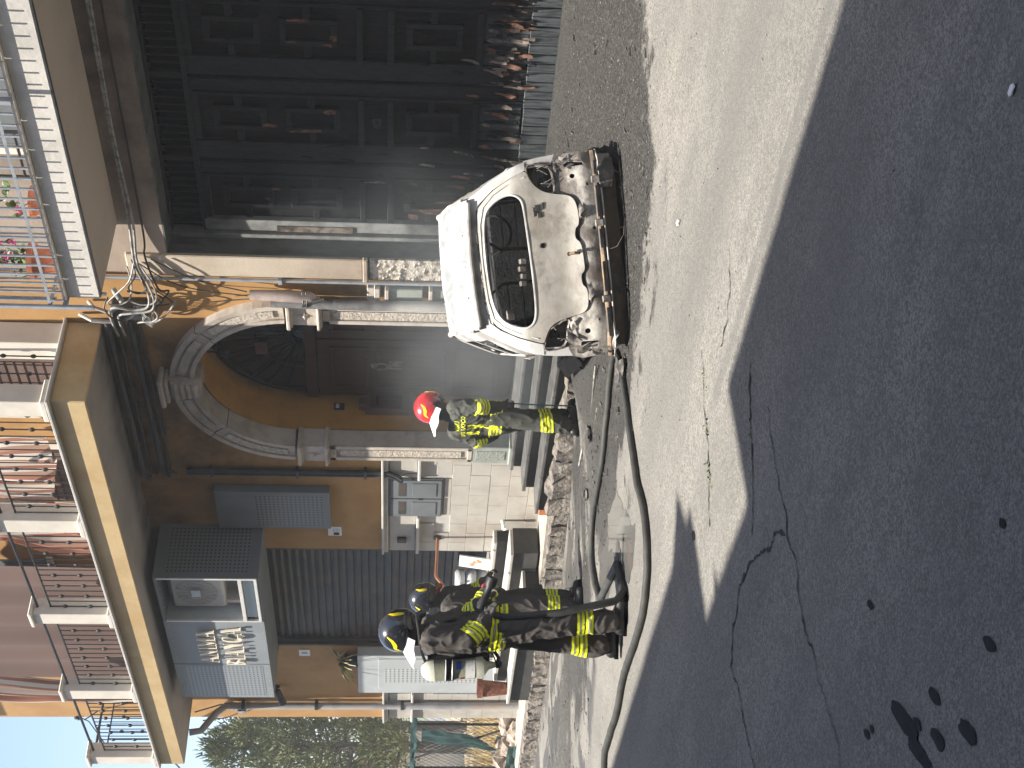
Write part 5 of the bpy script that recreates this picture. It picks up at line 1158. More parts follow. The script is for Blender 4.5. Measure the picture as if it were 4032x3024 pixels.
q = MB(); q.tube([(.43, .50, 1.135), (.1, .49, 1.125), (-.3, .48, 1.10), (-.46, .46, 1.075)], .008, 6); q.tube([(-.46, .46, 1.075), (-.50, .3, .98)], .008, 6); q.tube([(.30, .5, 1.13), (.24, .52, 1.09), (.28, .53, 1.07), (.22, .52, 1.05), (.2, .5, 1.12)], .004, 5)
q.build('roof_rod', ash, car, True)
for k in range(4):
    q = MB(); q.cbox((-.03-.055*k, .26, .885+.004*k), (.01-.055*k, .34, .935+.012*(k % 2)), .006); q.build('seat_hinge', ashlow, car)
box('interior_light', (.14, .6, 1.15), (.24, .62, 1.19), ashlow, car, .004); box('strut_mount', (-.44, .38, .99), (-.36, .40, 1.06), ashlow, car, .01)
q = MB(); q.tube([(.33+.17*math.cos(a), 2.05+.06*math.sin(a), .88+.17*math.sin(a)) for a in np.linspace(0, 6.28, 20)], .012, 6); q.build('steering_wheel_rim', carblack, car, True)
# wheels: bare burnt rims with melted tyre remains
for x in (-.60, .60):
    for y in (.66, 2.72):
        q = MB(); ax = Vector((1, 0, 0)); q.lathe([(.05, -.07), (.15, -.07), (.175, -.085), (.18, -.07), (.165, -.05), (.165, .05), (.18, .07), (.175, .085), (.15, .07), (.05, .05)], (x, y, .235), 20, ax); wh = q.build('wheel', wheel_m, car, True)
        q = MB(); q.lathe([(.18, -.07), (.205, -.06), (.21, 0), (.205, .06), (.18, .07)], (x, y, .235), 20, ax); q.build('tyre_remains', rubber, wh, True)
q = MB(); q.box((-.62, .1, .16), (.62, 2.9, .20)); q.tube([(-.6, .66, .22), (.6, .66, .22)], .03, 8); q.tube([(.3, .2, .17), (.35, 2.5, .17)], .03, 8); q.build('underbody', carblack, car)
q = MB(); q.grid(lambda u, v: ((u-.5)*1.32, 2.55+.65*v, .86-.10*v*v+.02*math.sin(u*3.14)), 10, 6); q.build('bonnet', ash, car, True, .012)
q = MB(); q.cbox((-.66, 3.15, .28), (.66, 3.22, .72), .03); q.build('front_panel', ashlow, car)
# yellow scorched patch and crumpled sheet on the left flank
q = MB(); q.grid(lambda u, v: (-.735+.008*math.sin(u*9)-.012*v, .25+.35*u, .885+.05*v+.015*math.sin(u*7)), 8, 4); q.build('crumpled_sheet', ashlow, car, True, .004)
# charred tyre lump with wires at the right rear corner (came off the wheel)
tl = thing('tyre_remnant', 'charred tyre lump with loose steel wires beside the right rear corner of the car', 'tyre', (4.62, -1.5, .12))
q = MB(); bz = ground_pt(4.62, -1.5)
q.tube([(4.54+.17*math.cos(a)*.9, -1.66+.2*math.sin(a), bz+.06+.03*math.sin(a*2)) for a in np.linspace(-.6, 3.6, 14)], [.03+.035*abs(math.sin(1+i*.7)) for i in range(14)], 9); q.build('rubber', rubber, tl, True)
q = MB()
for k in range(26):
    a = R.uniform(-.6, .6); x0, y0 = 4.60+R.uniform(-.05, .05), -1.72+R.uniform(-.06, .06); q.tube([(x0, y0, bz+.08), (x0+.07*math.cos(a), y0-.08, bz+.05+R.uniform(0, .05)), (x0+.12*math.cos(a)+R.uniform(-.02, .02), y0-.17, bz+R.uniform(.005, .02))], .0025, 3)
q.build('steel_wires', wire_m, tl)
# torn and curled sheet remains round the rear corners
for (x, z, w_, h, s) in ((-.60, .66, .10, .05, -1), (-.70, .60, .06, .09, -1), (-.52, .63, .07, .04, -1), (-.73, .50, .05, .08, -1), (.66, .645, .08, .03, 1), (.70, .60, .05, .06, 1), (-.66, .35, .12, .04, -1), (.60, .36, .10, .035, 1), (-.30, .49, .12, .03, 1), (.30, .50, .10, .025, 1)):
    q = MB(); ph = x*40
    q.grid(lambda u, v: (x+(u-.5)*w_+.012*math.sin(v*4+ph), prof(z)-.004-.035*v*(.5+.5*math.sin(u*5+ph)), z-h*v+.02*math.sin(u*7+ph)*v), 8, 5); q.build('torn_sheet', R.choice((ashlow, ashlow, lampdark)), car, True, .003)
q = MB(); q.tube([(.0, -.02, .33), (.02, -.06, .26), (.10, -.09, .21), (.16, -.08, .20), (.15, -.07, .23)], .002, 5); q.build('wire', wheel_m, car, True)
# ------------------------------------------------------------------ people
rt = Vector((.632, .775, 0)).normalized(); fw = Vector((-rt.y, rt.x, 0))
dg_ = bpy.context.evaluated_depsgraph_get
def capsules(caps, seg=14):
    q = MB()
    for p0, p1, r0, r1 in caps:
        p0, p1 = Vector(p0), Vector(p1); ax = p1-p0; L = ax.length
        if L < 1e-4: ax = Vector((0, 0, 1)); L = 1e-4
        pr = [(r0*math.sin(a), -r0*math.cos(a)) for a in (.15, .5, .9, 1.3)] + [(r0, 0), (r1, L)] + [(r1*math.cos(a), L+r1*math.sin(a)) for a in (.3, .7, 1.1, 1.42)]
        q.lathe(pr, p0, seg, ax)
    return q
def blob(name, caps, vox, m, parent, sm=2, fold=None, extra=None):
    """one continuous skin grown over overlapping tapered limbs (voxel union), then relaxed and creased"""
    q = capsules(caps)
    if extra: q.add(extra.v, extra.f)
    me = bpy.data.meshes.new(name); me.from_pydata(q.v, [], q.f)
    bm = bmesh.new(); bm.from_mesh(me); bmesh.ops.recalc_face_normals(bm, faces=bm.faces[:]); bm.to_mesh(me); bm.free()
    o = bpy.data.objects.new('tmp', me); C.objects.link(o); md_ = o.modifiers.new('r', 'REMESH'); md_.mode = 'VOXEL'; md_.voxel_size = vox
    dg = dg_(); dg.update(); me2 = bpy.data.meshes.new_from_object(o.evaluated_get(dg)); bpy.data.objects.remove(o); bpy.data.meshes.remove(me)
    bm = bmesh.new(); bm.from_mesh(me2)
    for _ in range(sm): bmesh.ops.smooth_vert(bm, verts=bm.verts[:], factor=.5, use_axis_x=True, use_axis_y=True, use_axis_z=True)
    bm.normal_update()
    if fold:
        amp, fq, sd_ = fold
        D = []
        for v in bm.verts:
            c = v.co; p = Vector((c.x*fq[0]+sd_, c.y*fq[1], c.z*fq[2])); w_ = noise.noise_vector(p*.45)*.9
            n_ = noise.noise(p*.8+w_); rg = max(0, 1-abs(noise.noise(p*.9+w_*1.5+Vector((3, 1, 7))))*3.0)
            rg2 = max(0, 1-abs(noise.noise(p*1.7+w_*2+Vector((9, 4, 2))))*3.4)
            D.append(amp*(n_*.7+rg*rg*.85+rg2*rg2*.35-.35))
        for v, d in zip(bm.verts, D): v.co += v.normal*d
    bm.to_mesh(me2); bm.free(); me2.name = name; me2.polygons.foreach_set('use_smooth', [True]*len(me2.polygons)); me2.materials.clear()
    return link(name, me2, parent, m)
YS = [(0, .019, 0), (.021, .034, 1), (.036, .055, 0), (.064, .083, 0), (.085, .098, 1), (.10, .119, 0)]   # yellow, silver, yellow twice
def band(name, src, p, ax, slices, pred, parent, off=.004):
    """reflective tape: strips cut out of the garment's own surface and lifted off it"""
    p = Vector(p); ax = Vector(ax).normalized(); V = []; F = []; MI = []
    for t0, t1, mi in slices:
        bm = bmesh.new(); bm.from_mesh(src.data)
        bmesh.ops.delete(bm, geom=[f for f in bm.faces if not pred(f.calc_center_median())], context='FACES')
        bmesh.ops.bisect_plane(bm, geom=bm.verts[:]+bm.edges[:]+bm.faces[:], plane_co=p+ax*t0, plane_no=ax, clear_inner=True)
        bmesh.ops.bisect_plane(bm, geom=bm.verts[:]+bm.edges[:]+bm.faces[:], plane_co=p+ax*t1, plane_no=ax, clear_outer=True)
        bm.normal_update(); bm.verts.index_update(); b0 = len(V)
        V += [v.co+v.normal*off for v in bm.verts]; fs = [[b0+v.index for v in f.verts] for f in bm.faces]; F += fs; MI += [mi]*len(fs); bm.free()
    if not V: return
    me = bpy.data.meshes.new(name); me.from_pydata([tuple(v) for v in V], [], F)
    o = link(name, me, parent, [yel, silver]); me.polygons.foreach_set('material_index', MI); me.polygons.foreach_set('use_smooth', [True]*len(F)); return o
def near(a, b2, r):
    a, b2 = Vector(a), Vector(b2)
    def f(c):
        d = b2-a; t = max(-.2, min(1.2, (c-a).dot(d)/d.dot(d))); return (c-a-d*t).length < r
    return f
def hand(parent, wrist, dirv, palm_n, side, m, curl=1.0, name='glove'):
    """five separate fingers of unequal length closing round what is held"""
    wrist, d, n = Vector(wrist), Vector(dirv).normalized(), Vector(palm_n).normalized(); n = (n-d*n.dot(d)).normalized(); s = d.cross(n).normalized()*side
    caps = [(wrist-d*.03, wrist+d*.03, .030, .033)]
    for k in range(4):
        b0 = wrist+d*.02+s*(.027-.018*k); caps.append((b0, wrist+d*.088+s*(.033-.021*k), .018, .0145))
    for k, L in enumerate((.042, .048, .045, .036)):
        p = wrist+d*.09+s*(.033-.021*k); a = .35*curl
        for j, f in enumerate((1, .72, .58)):
            dd = d*math.cos(a)+n*math.sin(a); e = p+dd*L*f; caps.append((p, e, .0105-.0012*j, .0098-.0012*j)); p = e; a += .85*curl
    p = wrist+d*.03+s*.036; t1 = p+(d*.6+s*.6+n*.35).normalized()*.038; t2 = t1+(d*.75+n*.75).normalized()*.032; caps += [(p, t1, .015, .012), (t1, t2, .0115, .0095)]
    return blob(name, caps, .0055, m, parent, 1)
def ell(M, a, b2, c, th, ph, k=1.0):
    return M @ Vector((a*k*math.cos(th)*math.sin(ph), b2*k*math.sin(th)*math.sin(ph), c*k*math.cos(ph)))
def helmet(parent, M, shell_m, face_m, seed=0, flap=True, scale=1.0):
    a, b2, c = .152*scale, .128*scale, .148*scale
    def rimph(th):
        u = (1+math.cos(th))/2; return rad(98*u+121*(1-u)) if math.cos(th) > -.9 else rad(122)
    q = MB()
    def fn(u, v):
        th = 2*math.pi*u; ph = max(.02, rimph(th)*v); k = 1+.035*max(0, v-.88)/.12*(1+.9*max(0, math.cos(th))) + .03*max(0, math.cos(2*th))*math.sin(ph)*.4
        k += .022*math.exp(-(math.sin(th)/.16)**2)*(1 if v > .02 else 1)*math.sin(min(ph*1.2, 3.1))
        return ell(M, a, b2, c, th, ph, k)
    q.grid(fn, 56, 16); hs = q.build('helmet', shell_m, parent, True, .006)
    for sd_ in (-1, 1):
        # curved yellow stripes front and back of each side
        for pts in ([(28, 96), (34, 80), (38, 62), (30, 46)], [(112, 60), (118, 78), (128, 88), (142, 92), (150, 108)]):
            q = MB(); pr = []
            P = []
            for i in range(len(pts)-1):
                for k in range(5): t = k/5; P.append((pts[i][0]*(1-t)+pts[i+1][0]*t, pts[i][1]*(1-t)+pts[i+1][1]*t))
            P.append(pts[-1]); vs = []
            for i, (th, ph) in enumerate(P):
                wv = (.5+5.2*math.sin(math.pi*(i+.6)/(len(P)+.2))); th0 = P[max(i-1, 0)]; th1 = P[min(i+1, len(P)-1)]; dx, dy = th1[0]-th0[0], th1[1]-th0[1]; L = math.hypot(dx, dy) or 1
                for s2 in (-1, 1): vs.append(ell(M, a, b2, c, sd_*rad(th-dy/L*wv*s2), rad(ph+dx/L*wv*s2), 1.035))
            q.add(vs, [(2*i, 2*i+1, 2*i+3, 2*i+2) for i in range(len(P)-1)]); q.build('stripe', helm_yel, hs, True, .003)
        q = MB(); vs = []
        for th, ph in ((62, 62), (100, 66), (104, 84), (84, 92), (58, 86)): vs.append(ell(M, a, b2, c, sd_*rad(th), rad(ph), 1.06))
        cc = sum(vs, Vector())/5; q.add(vs+[cc+(cc-M.translation).normalized()*.006], [(i, (i+1) % 5, 5) for i in range(5)])
        vs2 = [ell(M, a, b2, c, sd_*rad(th), rad(ph), 1.0) for th, ph in ((62, 62), (100, 66), (104, 84), (84, 92), (58, 86))]; q.add(vs+vs2, [(i, (i+1) % 5, 5+(i+1) % 5, 5+i) for i in range(5)]); q.build('side_vent', conduit, hs)
        q = MB(); e = ell(M, a, b2, c, sd_*rad(88), rad(106), 1.02); n_ = (e-M.translation).normalized(); q.lathe([(.024, 0), (.024, .010), (.012, .014)], e-n_*.005, 10, n_); q.build('visor_pivot', conduit, hs)
    q = MB(); q.grid(lambda u, v: ell(M, a, b2, c, rad(-72+144*u), rad(90+36*v), 1.055+.02*v), 18, 6); q.build('visor', visor_m, hs, True, .003)
    if flap:
        q = MB()
        def ff(u, v):
            th = rad(95+170*u); b0 = ell(M, a, b2, c, th, rad(116), .97); k = .9+.30*v*(1-.25*abs(2*u-1)); 
            p = M @ Vector((a*k*math.cos(th)*(1+.35*v), b2*k*math.sin(th), -.052*scale-.125*scale*v*(1-.45*abs(2*u-1)**2)))
            return b0.lerp(p, min(1, v*1.25)) + Vector((0, 0, .006*math.sin(u*26+v*3)*v))
        q.grid(ff, 40, 10); q.build('neck_flap', flap_m, hs, True, .004)
    return hs
def firefighter(label, P, J, suit_mat, helm_m, face, helmM, seed, wide=1.0, head_r=.085, fold=1.0, flap=True):
    t = thing('person', label, 'person', P); LOCAL.add(t.name)
    t.matrix_world = Matrix((rt, fw, Vector((0, 0, 1)))).transposed().to_4x4(); t.matrix_world.translation = Vector(P)
    j = {k: Vector(v) for k, v in J.items()}
    up_ = (j['neck']-j['pelvis']).normalized(); lat = (j['shL']-j['shR']).normalized()
    # continuous body under the clothes
    hd = j['head']; fd = j['face'].normalized(); ud = Vector((0, 0, 1)); sd_ = ud.cross(fd).normalized()
    caps = [(j['pelvis']+lat*.06, j['chest']+lat*.07, .10, .11), (j['pelvis']-lat*.06, j['chest']-lat*.07, .10, .11), (j['chest'], j['neck'], .12, .06), (j['neck'], hd-ud*.02, .055, .055),
            (hd+ud*.03-fd*.012, hd+ud*.012+fd*.012, .092*head_r/.085, .086*head_r/.085), (hd+fd*.03, hd+fd*.045-ud*.075, .058, .036), (hd+fd*.088+ud*.008, hd+fd*.108-ud*.022, .008, .013), (hd+fd*.078-ud*.055-sd_*.016, hd+fd*.078-ud*.055+sd_*.016, .010, .010), (hd+fd*.076+ud*.03-sd_*.03, hd+fd*.076+ud*.03+sd_*.03, .016, .016)]
    for s2 in (-1, 1): caps.append((hd+sd_*s2*.092-ud*.01, hd+sd_*s2*.094+ud*.025, .012, .014))
    for k in 'RL':
        caps += [(j['sh'+k], j['el'+k], .050, .042), (j['el'+k], j['wr'+k], .040, .030), (j['wr'+k], j['wr'+k]+(j['hd'+k]).normalized()*.06, .022, .017), (j['hip'+k], j['kn'+k], .085, .058), (j['kn'+k], j['an'+k], .055, .036), (j['an'+k], j['an'+k].lerp(j['toe'+k], .6), .036, .026)]
        caps.append((j['chest'], j['sh'+k], .09, .055))
    blob('body', caps, .011, skin_m, t, 1)
    W = wide
    caps = [(j['pelvis']+lat*.075*W-up_*.02, j['chest']+lat*.085*W, .125*W, .132*W), (j['pelvis']-lat*.075*W-up_*.02, j['chest']-lat*.085*W, .125*W, .132*W), (j['chest'], j['neck']-up_*.02, .14, .078), (j['neck']-up_*.05, j['neck']+up_*.03, .075, .066)]
    if 'hem' in j: caps.append((j['pelvis'], j['hem'], .15*W, .165*W))
    for k in 'RL':
        mid = j['sh'+k].lerp(j['el'+k], .5)
        caps += [(j['chest']+(j['sh'+k]-j['chest'])*.4, j['sh'+k], .115, .088), (j['sh'+k], j['el'+k], .086, .072), (j['el'+k], j['wr'+k], .072, .056)]
    jk = blob('jacket', caps, .0105, suit_mat, t, 2, (.030*fold, (10, 10, 7.5), seed))
    caps = [(j['pelvis']+lat*.05, j['pelvis']-lat*.05, .13, .13)]
    for k in 'RL':
        an = j['an'+k]; caps += [(j['hip'+k], j['kn'+k], .112, .095), (j['kn'+k], an+Vector((0, 0, .04)), .093, .092)]
    tr = blob('trousers', caps, .0105, suit_mat, t, 2, (.026*fold, (8, 8, 6.5), seed+40))
    for k in 'RL':
        an, toe = j['an'+k], j['toe'+k]; d = Vector((toe.x-an.x, toe.y-an.y, 0)).normalized(); s2 = Vector((-d.y, d.x, 0)); z0 = j['ground'+k].x if 'ground'+k in j else 0
        heel = Vector((an.x, an.y, z0))-d*.055; tp = Vector((an.x, an.y, z0))+d*.20
        bt = blob('boot', [(an+Vector((0, 0, .12)), Vector((an.x, an.y, z0+.055)), .062, .054), (heel+Vector((0, 0, .05)), Vector((an.x, an.y, z0+.05))+d*.08, .047, .052), (Vector((an.x, an.y, z0+.048))+d*.06, tp-d*.045+Vector((0, 0, .042)), .052, .044)], .010, boot_m, t, 2)
        ol = [(heel-d*.05+s2*.03), (heel-d*.05-s2*.03), (heel+d*.09-s2*.045), (tp-d*.05-s2*.052), (tp-s2*.03), (tp+s2*.03), (tp-d*.05+s2*.052), (heel+d*.09+s2*.045)]
        q = MB(); q.add([v+Vector((0, 0, 0)) for v in ol]+[v+Vector((0, 0, .028)) for v in ol], [list(range(8))[::-1], list(range(8, 16))]+[(i, (i+1) % 8, 8+(i+1) % 8, 8+i) for i in range(8)]); q.build('sole', black_m, bt)
        hand(t, j['wr'+k], j['hd'+k], j['pn'+k], 1 if k == 'R' else -1, glove_m)
    q = blob('hood', [(j['neck']+up_*.01, hd-ud*.05, .075, .072), (hd-ud*.05-fd*.02, hd-fd*.02+ud*.05, .085, .085)], .011, suit_mat if face != 'skin' else suit_mat, t, 2)
    if face == 'mask':
        blob('face_mask', [(hd+fd*.06+ud*.02, hd+fd*.075-ud*.05, .062, .05), (hd+fd*.12-ud*.07, hd+fd*.14-ud*.085, .032, .03)], .009, gold_m if seed == 3 else black_m, t, 1)
    if face == 'glass':
        blob('face_mask', [(hd+fd*.055+ud*.0, hd+fd*.075-ud*.06, .066, .05), (hd+fd*.11-ud*.08, hd+fd*.13-ud*.10, .032, .03)], .009, visor_m, t, 1)
    hm = Matrix.Translation(hd+ud*.035) @ helmM; helmet(t, hm, helm_m, None, seed, flap)
    return t, jk, tr, j
def rotm(yaw, pitch): return Matrix.Rotation(rad(yaw), 4, 'Z') @ Matrix.Rotation(rad(pitch), 4, 'Y')

# nearest firefighter: profile to the right, leaning slightly, hose in both hands
P1 = (2.735, -4.50, .0)
J1 = dict(pelvis=(-.07, 0, .96), chest=(-.10, 0, 1.33), neck=(-.105, 0, 1.50), head=(-.075, 0, 1.625), face=(1, 0, -.25), shR=(-.115, -.20, 1.425), shL=(-.09, .20, 1.42), elR=(-.10, -.25, 1.16), wrR=(.04, -.17, 1.03), elL=(.0, .24, 1.16), wrL=(.12, .08, 1.01),
          hdR=(.8, .2, -.35), hdL=(.8, -.3, -.3), pnR=(0, .6, -.8), pnL=(0, -.6, -.8), hipR=(-.05, -.10, .90), hipL=(-.09, .10, .90), knR=(-.005, -.12, .53), knL=(-.155, .09, .53), anR=(.02, -.12, .10), anL=(-.195, .11, .13), toeR=(.20, -.13, .05), toeL=(-.02, .12, .06), groundR=(0, 0, 0), groundL=(.025, 0, 0), hem=(-.05, 0, .89))
f1, jk, tr, j = firefighter('firefighter in black helmet with a grey air cylinder on the back', P1, J1, suit, helm_blk, 'glass', rotm(0, 14), 1, fold=.62)
band('hem_band', jk, j['pelvis']+Vector((0, 0, -.075)), (.10, 0, 1), YS, lambda c: c.z < 1.05 and abs(c.x+.05) < .25 and abs(c.y) < .215, f1)
band('sleeve_band', jk, j['elR'].lerp(j['wrR'], .05), j['wrR']-j['elR'], YS, near(j['elR'], j['wrR'], .10), f1)
band('sleeve_band', jk, j['elL'].lerp(j['wrL'], .15), j['wrL']-j['elL'], YS, near(j['elL'], j['wrL'], .10), f1)
for k in 'RL': band('leg_band', tr, j['kn'+k].lerp(j['an'+k], .36), Vector((0, 0, -1)), YS, near(j['kn'+k], j['an'+k], .15), f1)
q = MB(); q.tube([(-.20, -.09, 1.20), (-.17, -.15, 1.36), (-.10, -.17, 1.46), (-.01, -.13, 1.40), (.03, -.12, 1.25)], .014, 6); q.tube([(-.2, -.1, 1.1), (-.12, -.24, 1.06), (.04, -.17, 1.05)], .012, 6); q.build('harness_strap', iron, f1, True)
def L2W(P): return lambda v: Vector(P) + rt*v[0] + fw*v[1] + Vector((0, 0, v[2]))
w1 = L2W(P1)
br = thing('breathing_apparatus', 'grey composite air cylinder with label carried on the nearest firefighter back', 'air cylinder', w1((-.32, -.03, 1.2)))
c0, c1 = w1((-.325, -.03, 1.02)), w1((-.365, -.03, 1.49)); ax = (c1-c0).normalized(); L = (c1-c0).length; r = .086
q = MB(); q.lathe([(r, .05), (r, L-.09)], c0, 24, ax); q.build('cylinder', cyl_m, br, True)
q = MB(); q.lathe([(r-.0005, L-.09), (r-.004, L-.065), (r*.84, L-.035), (r*.6, L-.01), (r*.25, L+.006), (.001, L+.008)], c0, 24, ax); q.build('dome', cyl_cap, br, True)
q = MB(); q.lathe([(r+.002, .02), (r+.004, .04), (r+.003, .075), (r*.9, .076), (r*.88, .022), (r*.6, .0), (.03, -.02), (.025, -.05), (.02, -.07)], c0, 24, ax); q.build('base_ring', cyl_cap, br, True)
q = MB(); q.lathe([(.028, -.07), (.03, -.10), (.018, -.115)], c0, 10, ax); q.tube([c0-ax*.08, c0-ax*.09+rt*.05, c0-ax*.05+rt*.11], .014, 6); q.build('valve', iron, br, True)
for h0, h1 in ((.245, .305),): q = MB(); q.lathe([(r+.003, h0), (r+.006, h0+.004), (r+.006, h1-.004), (r+.003, h1)], c0, 24, ax); q.build('strap', iron, br, True)
for hh in (.25, .298): q = MB(); q.tube([c0+ax*hh+(-fw*math.cos(a)-rt*math.sin(a))*(r+.009) for a in np.linspace(-.9, .9, 9)], .005, 5); q.build('buckle', alu, br, True)
def patch(name, h0, h1, a0, a1, m, k=.0025):
    q = MB(); q.grid(lambda u, v: c0+ax*(h0+(h1-h0)*v)+(-fw*math.cos(a0+(a1-a0)*u)-rt*math.sin(a0+(a1-a0)*u))*(r+k), 12, 2); return q.build(name, m, br, True)
patch('paper_label', .085, .155, -.75, 1.0, label_m)
patch('blue_sticker', .185, .222, -.75, -.05, blue_m); patch('red_marks', .16, .19, .8, 1.05, redm)
q = MB(); b0 = w1((-.245, -.02, 1.0)); b1 = w1((-.27, -.02, 1.45)); q.tube([b0, b0.lerp(b1, .5)-rt*.005, b1], [.055, .06, .05], 8); q.build('back_plate', iron, br, True)
q = MB(); q.tube([w1((-.30, -.06, .95)), w1((-.22, -.16, .98)), w1((-.15, -.2, 1.08))], .006, 6); q.tube([w1((-.28, -.1, 1.47)), w1((-.2, -.16, 1.5)), w1((-.05, -.14, 1.52)), w1((.06, -.08, 1.54))], .011, 7); q.build('air_hose', cable_b, br, True)

# farther firefighter behind the first
P3 = (-.2, -2.6, -.143)
J3 = dict(pelvis=(-.05, 0, .93), chest=(-.03, 0, 1.24), neck=(-.02, 0, 1.40), head=(.0, 0, 1.54), face=(1, -.35, -.25), shR=(-.06, -.19, 1.33), shL=(.0, .19, 1.33), elR=(-.04, -.27, 1.06), wrR=(.10, -.18, .98), elL=(.06, .23, 1.05), wrL=(.17, .08, .95),
          hdR=(.8, .3, -.3), hdL=(.8, -.3, -.3), pnR=(0, .6, -.8), pnL=(0, -.6, -.8), hipR=(-.06, -.09, .87), hipL=(-.05, .09, .87), knR=(-.03, -.10, .50), knL=(.0, .10, .50), anR=(-.06, -.10, .10), anL=(-.02, .11, .10), toeR=(.11, -.11, .05), toeL=(.15, .12, .05), hem=(-.04, 0, .87))
f3, jk, tr, j = firefighter('firefighter in shiny black helmet and orange tinted mask, half hidden behind another', P3, J3, suit, helm_blk, 'mask', rotm(-20, 12), 3, fold=.5, flap=False)
band('hem_band', jk, j['pelvis']+Vector((0, 0, -.07)), (.08, 0, 1), YS, lambda c: c.z < 1.0 and abs(c.x) < .24 and abs(c.y) < .205, f3)
for k in 'RL': band('leg_band', tr, j['kn'+k].lerp(j['an'+k], .34), Vector((0, 0, -1)), YS, near(j['kn'+k], j['an'+k], .15), f3)
for k in 'RL': band('sleeve_band', jk, j['el'+k].lerp(j['wr'+k], .1), j['wr'+k]-j['el'+k], YS, near(j['el'+k], j['wr'+k], .09), f3)
w3 = L2W(P3)
q = MB(); q.lathe([(.055, 0), (.06, .06), (.04, .10), (.02, .12)], w3((.12, -.12, .90)), 12, Vector((.3, 0, 1))); tag(q.build('lamp', redm, None, True), 'dark red hand lamp hanging on the farther firefighter', 'lamp')

# firefighter in the red helmet, back turned, looking down
P2 = (1.2, -1.5, -.015)
J2 = dict(pelvis=(.06, 0, .83), chest=(.06, -.02, 1.10), neck=(.095, .0, 1.27), head=(.155, .03, 1.395), face=(.85, .4, -.75), shR=(.155, -.16, 1.185), shL=(-.075, .11, 1.17), elR=(.165, -.25, .95), wrR=(.165, -.15, .755), elL=(-.165, .13, .95), wrL=(-.09, .2, .79),
          hdR=(.1, .3, -.9), hdL=(.3, .3, -.85), pnR=(.3, .9, .1), pnL=(.8, -.2, .1), hipR=(.08, -.07, .78), hipL=(-.0, .08, .78), knR=(.04, -.09, .44), knL=(.06, .10, .44), anR=(.005, -.10, .11), anL=(.07, .10, .10), toeR=(.16, -.06, .05), toeL=(.22, .15, .05), hem=(.07, 0, .74))
f2, jk, tr, j = firefighter('firefighter in red helmet looking down beside the burnt car', P2, J2, suit2, helm_red, 'skin', rotm(22, 26), 8, wide=.96, head_r=.085, fold=.55)
band('hem_band', jk, j['pelvis']+Vector((0, 0, -.085)), (.0, 0, 1), YS, lambda c: c.z < .95 and near(j['pelvis']+Vector((0, 0, -.2)), j['pelvis']+Vector((0, 0, .2)), .215)(c), f2)
for k in 'RL': band('sleeve_band', jk, j['el'+k]+Vector((0, 0, .07)), j['wr'+k]-j['el'+k], YS, lambda c, a=j['el'+k], b2=j['wr'+k]: near(a+Vector((0, 0, .06)), b2, .10)(c) and ((c-a).dot((a-j['chest']).cross(Vector((0, 0, 1))).cross(Vector((0, 0, -1)))) > -.045*((a-j['chest']).cross(Vector((0, 0, 1)))).length), f2)
for k in 'RL': band('leg_band', tr, j['kn'+k].lerp(j['an'+k], .18), Vector((.1, 0, -1)), YS, near(j['kn'+k], j['an'+k], .14), f2)
# back strips and lettering laid on the jacket
lat2 = (j['shR']-j['shL']).normalized(); nrm = Vector((-lat2.y, lat2.x, 0)); nrm = -nrm if nrm.y > 0 else nrm
back_only = lambda c: (c-j['chest']).dot(nrm) > .02 and .80 < c.z < 1.075 and abs((c-j['chest']).dot(lat2)) < .13
band('back_band', jk, j['chest'], lat2, [(-.028, .002, 0), (.012, .042, 0)], back_only, f2, .005)
band('back_band', jk, j['chest']-lat2*.105, lat2, [(-.018, .004, 0), (.012, .03, 0)], lambda c: (c-j['chest']).dot(nrm) > .0 and .95 < c.z < 1.075, f2, .005)
def text_on(src, txt, size, origin, xdir, zdir, ndir, parent, m):
    cu = bpy.data.curves.new('lettering', 'FONT'); cu.body = txt; cu.size = size; cu.offset = .0012*size/.06; cu.resolution_u = 3; cu.align_x = 'CENTER'
    o = bpy.data.objects.new('tmp', cu); C.objects.link(o); dg = dg_(); dg.update(); me = bpy.data.meshes.new_from_object(o.evaluated_get(dg)); bpy.data.objects.remove(o)
    bm = bmesh.new(); bm.from_mesh(src.data); tree = BVHTree.FromBMesh(bm); bm.free(); keep = []
    for v in me.vertices:
        p = origin + xdir*v.co.x + zdir*v.co.y; h = tree.ray_cast(p+ndir*.4, -ndir)
        v.co = (h[0]+ndir*.006) if h[0] is not None else p
    me.name = 'lettering'; return link('lettering', me, parent, m)
text_on(jk, 'VIGILI', .064, j['chest']+Vector((0, 0, .052)), lat2, Vector((0, 0, 1)), nrm, f2, yel)
text_on(jk, 'DEL FUOCO', .058, j['chest']+Vector((0, 0, -.006)), lat2, Vector((0, 0, 1)), nrm, f2, yel)
w2 = L2W(P2)
q = MB(); q.tube([w2((.205, .03, .66)), w2((.195, .03, .40)), w2((.19, .02, .055))], .007, 7); tag(q.build('pole', teal), 'thin teal pole held down by the firefighter in the red helmet', 'pole')
q = MB(); q.tube([w2((.10, -.24, .86)), w2((.14, -.25, .80))], .02, 8)
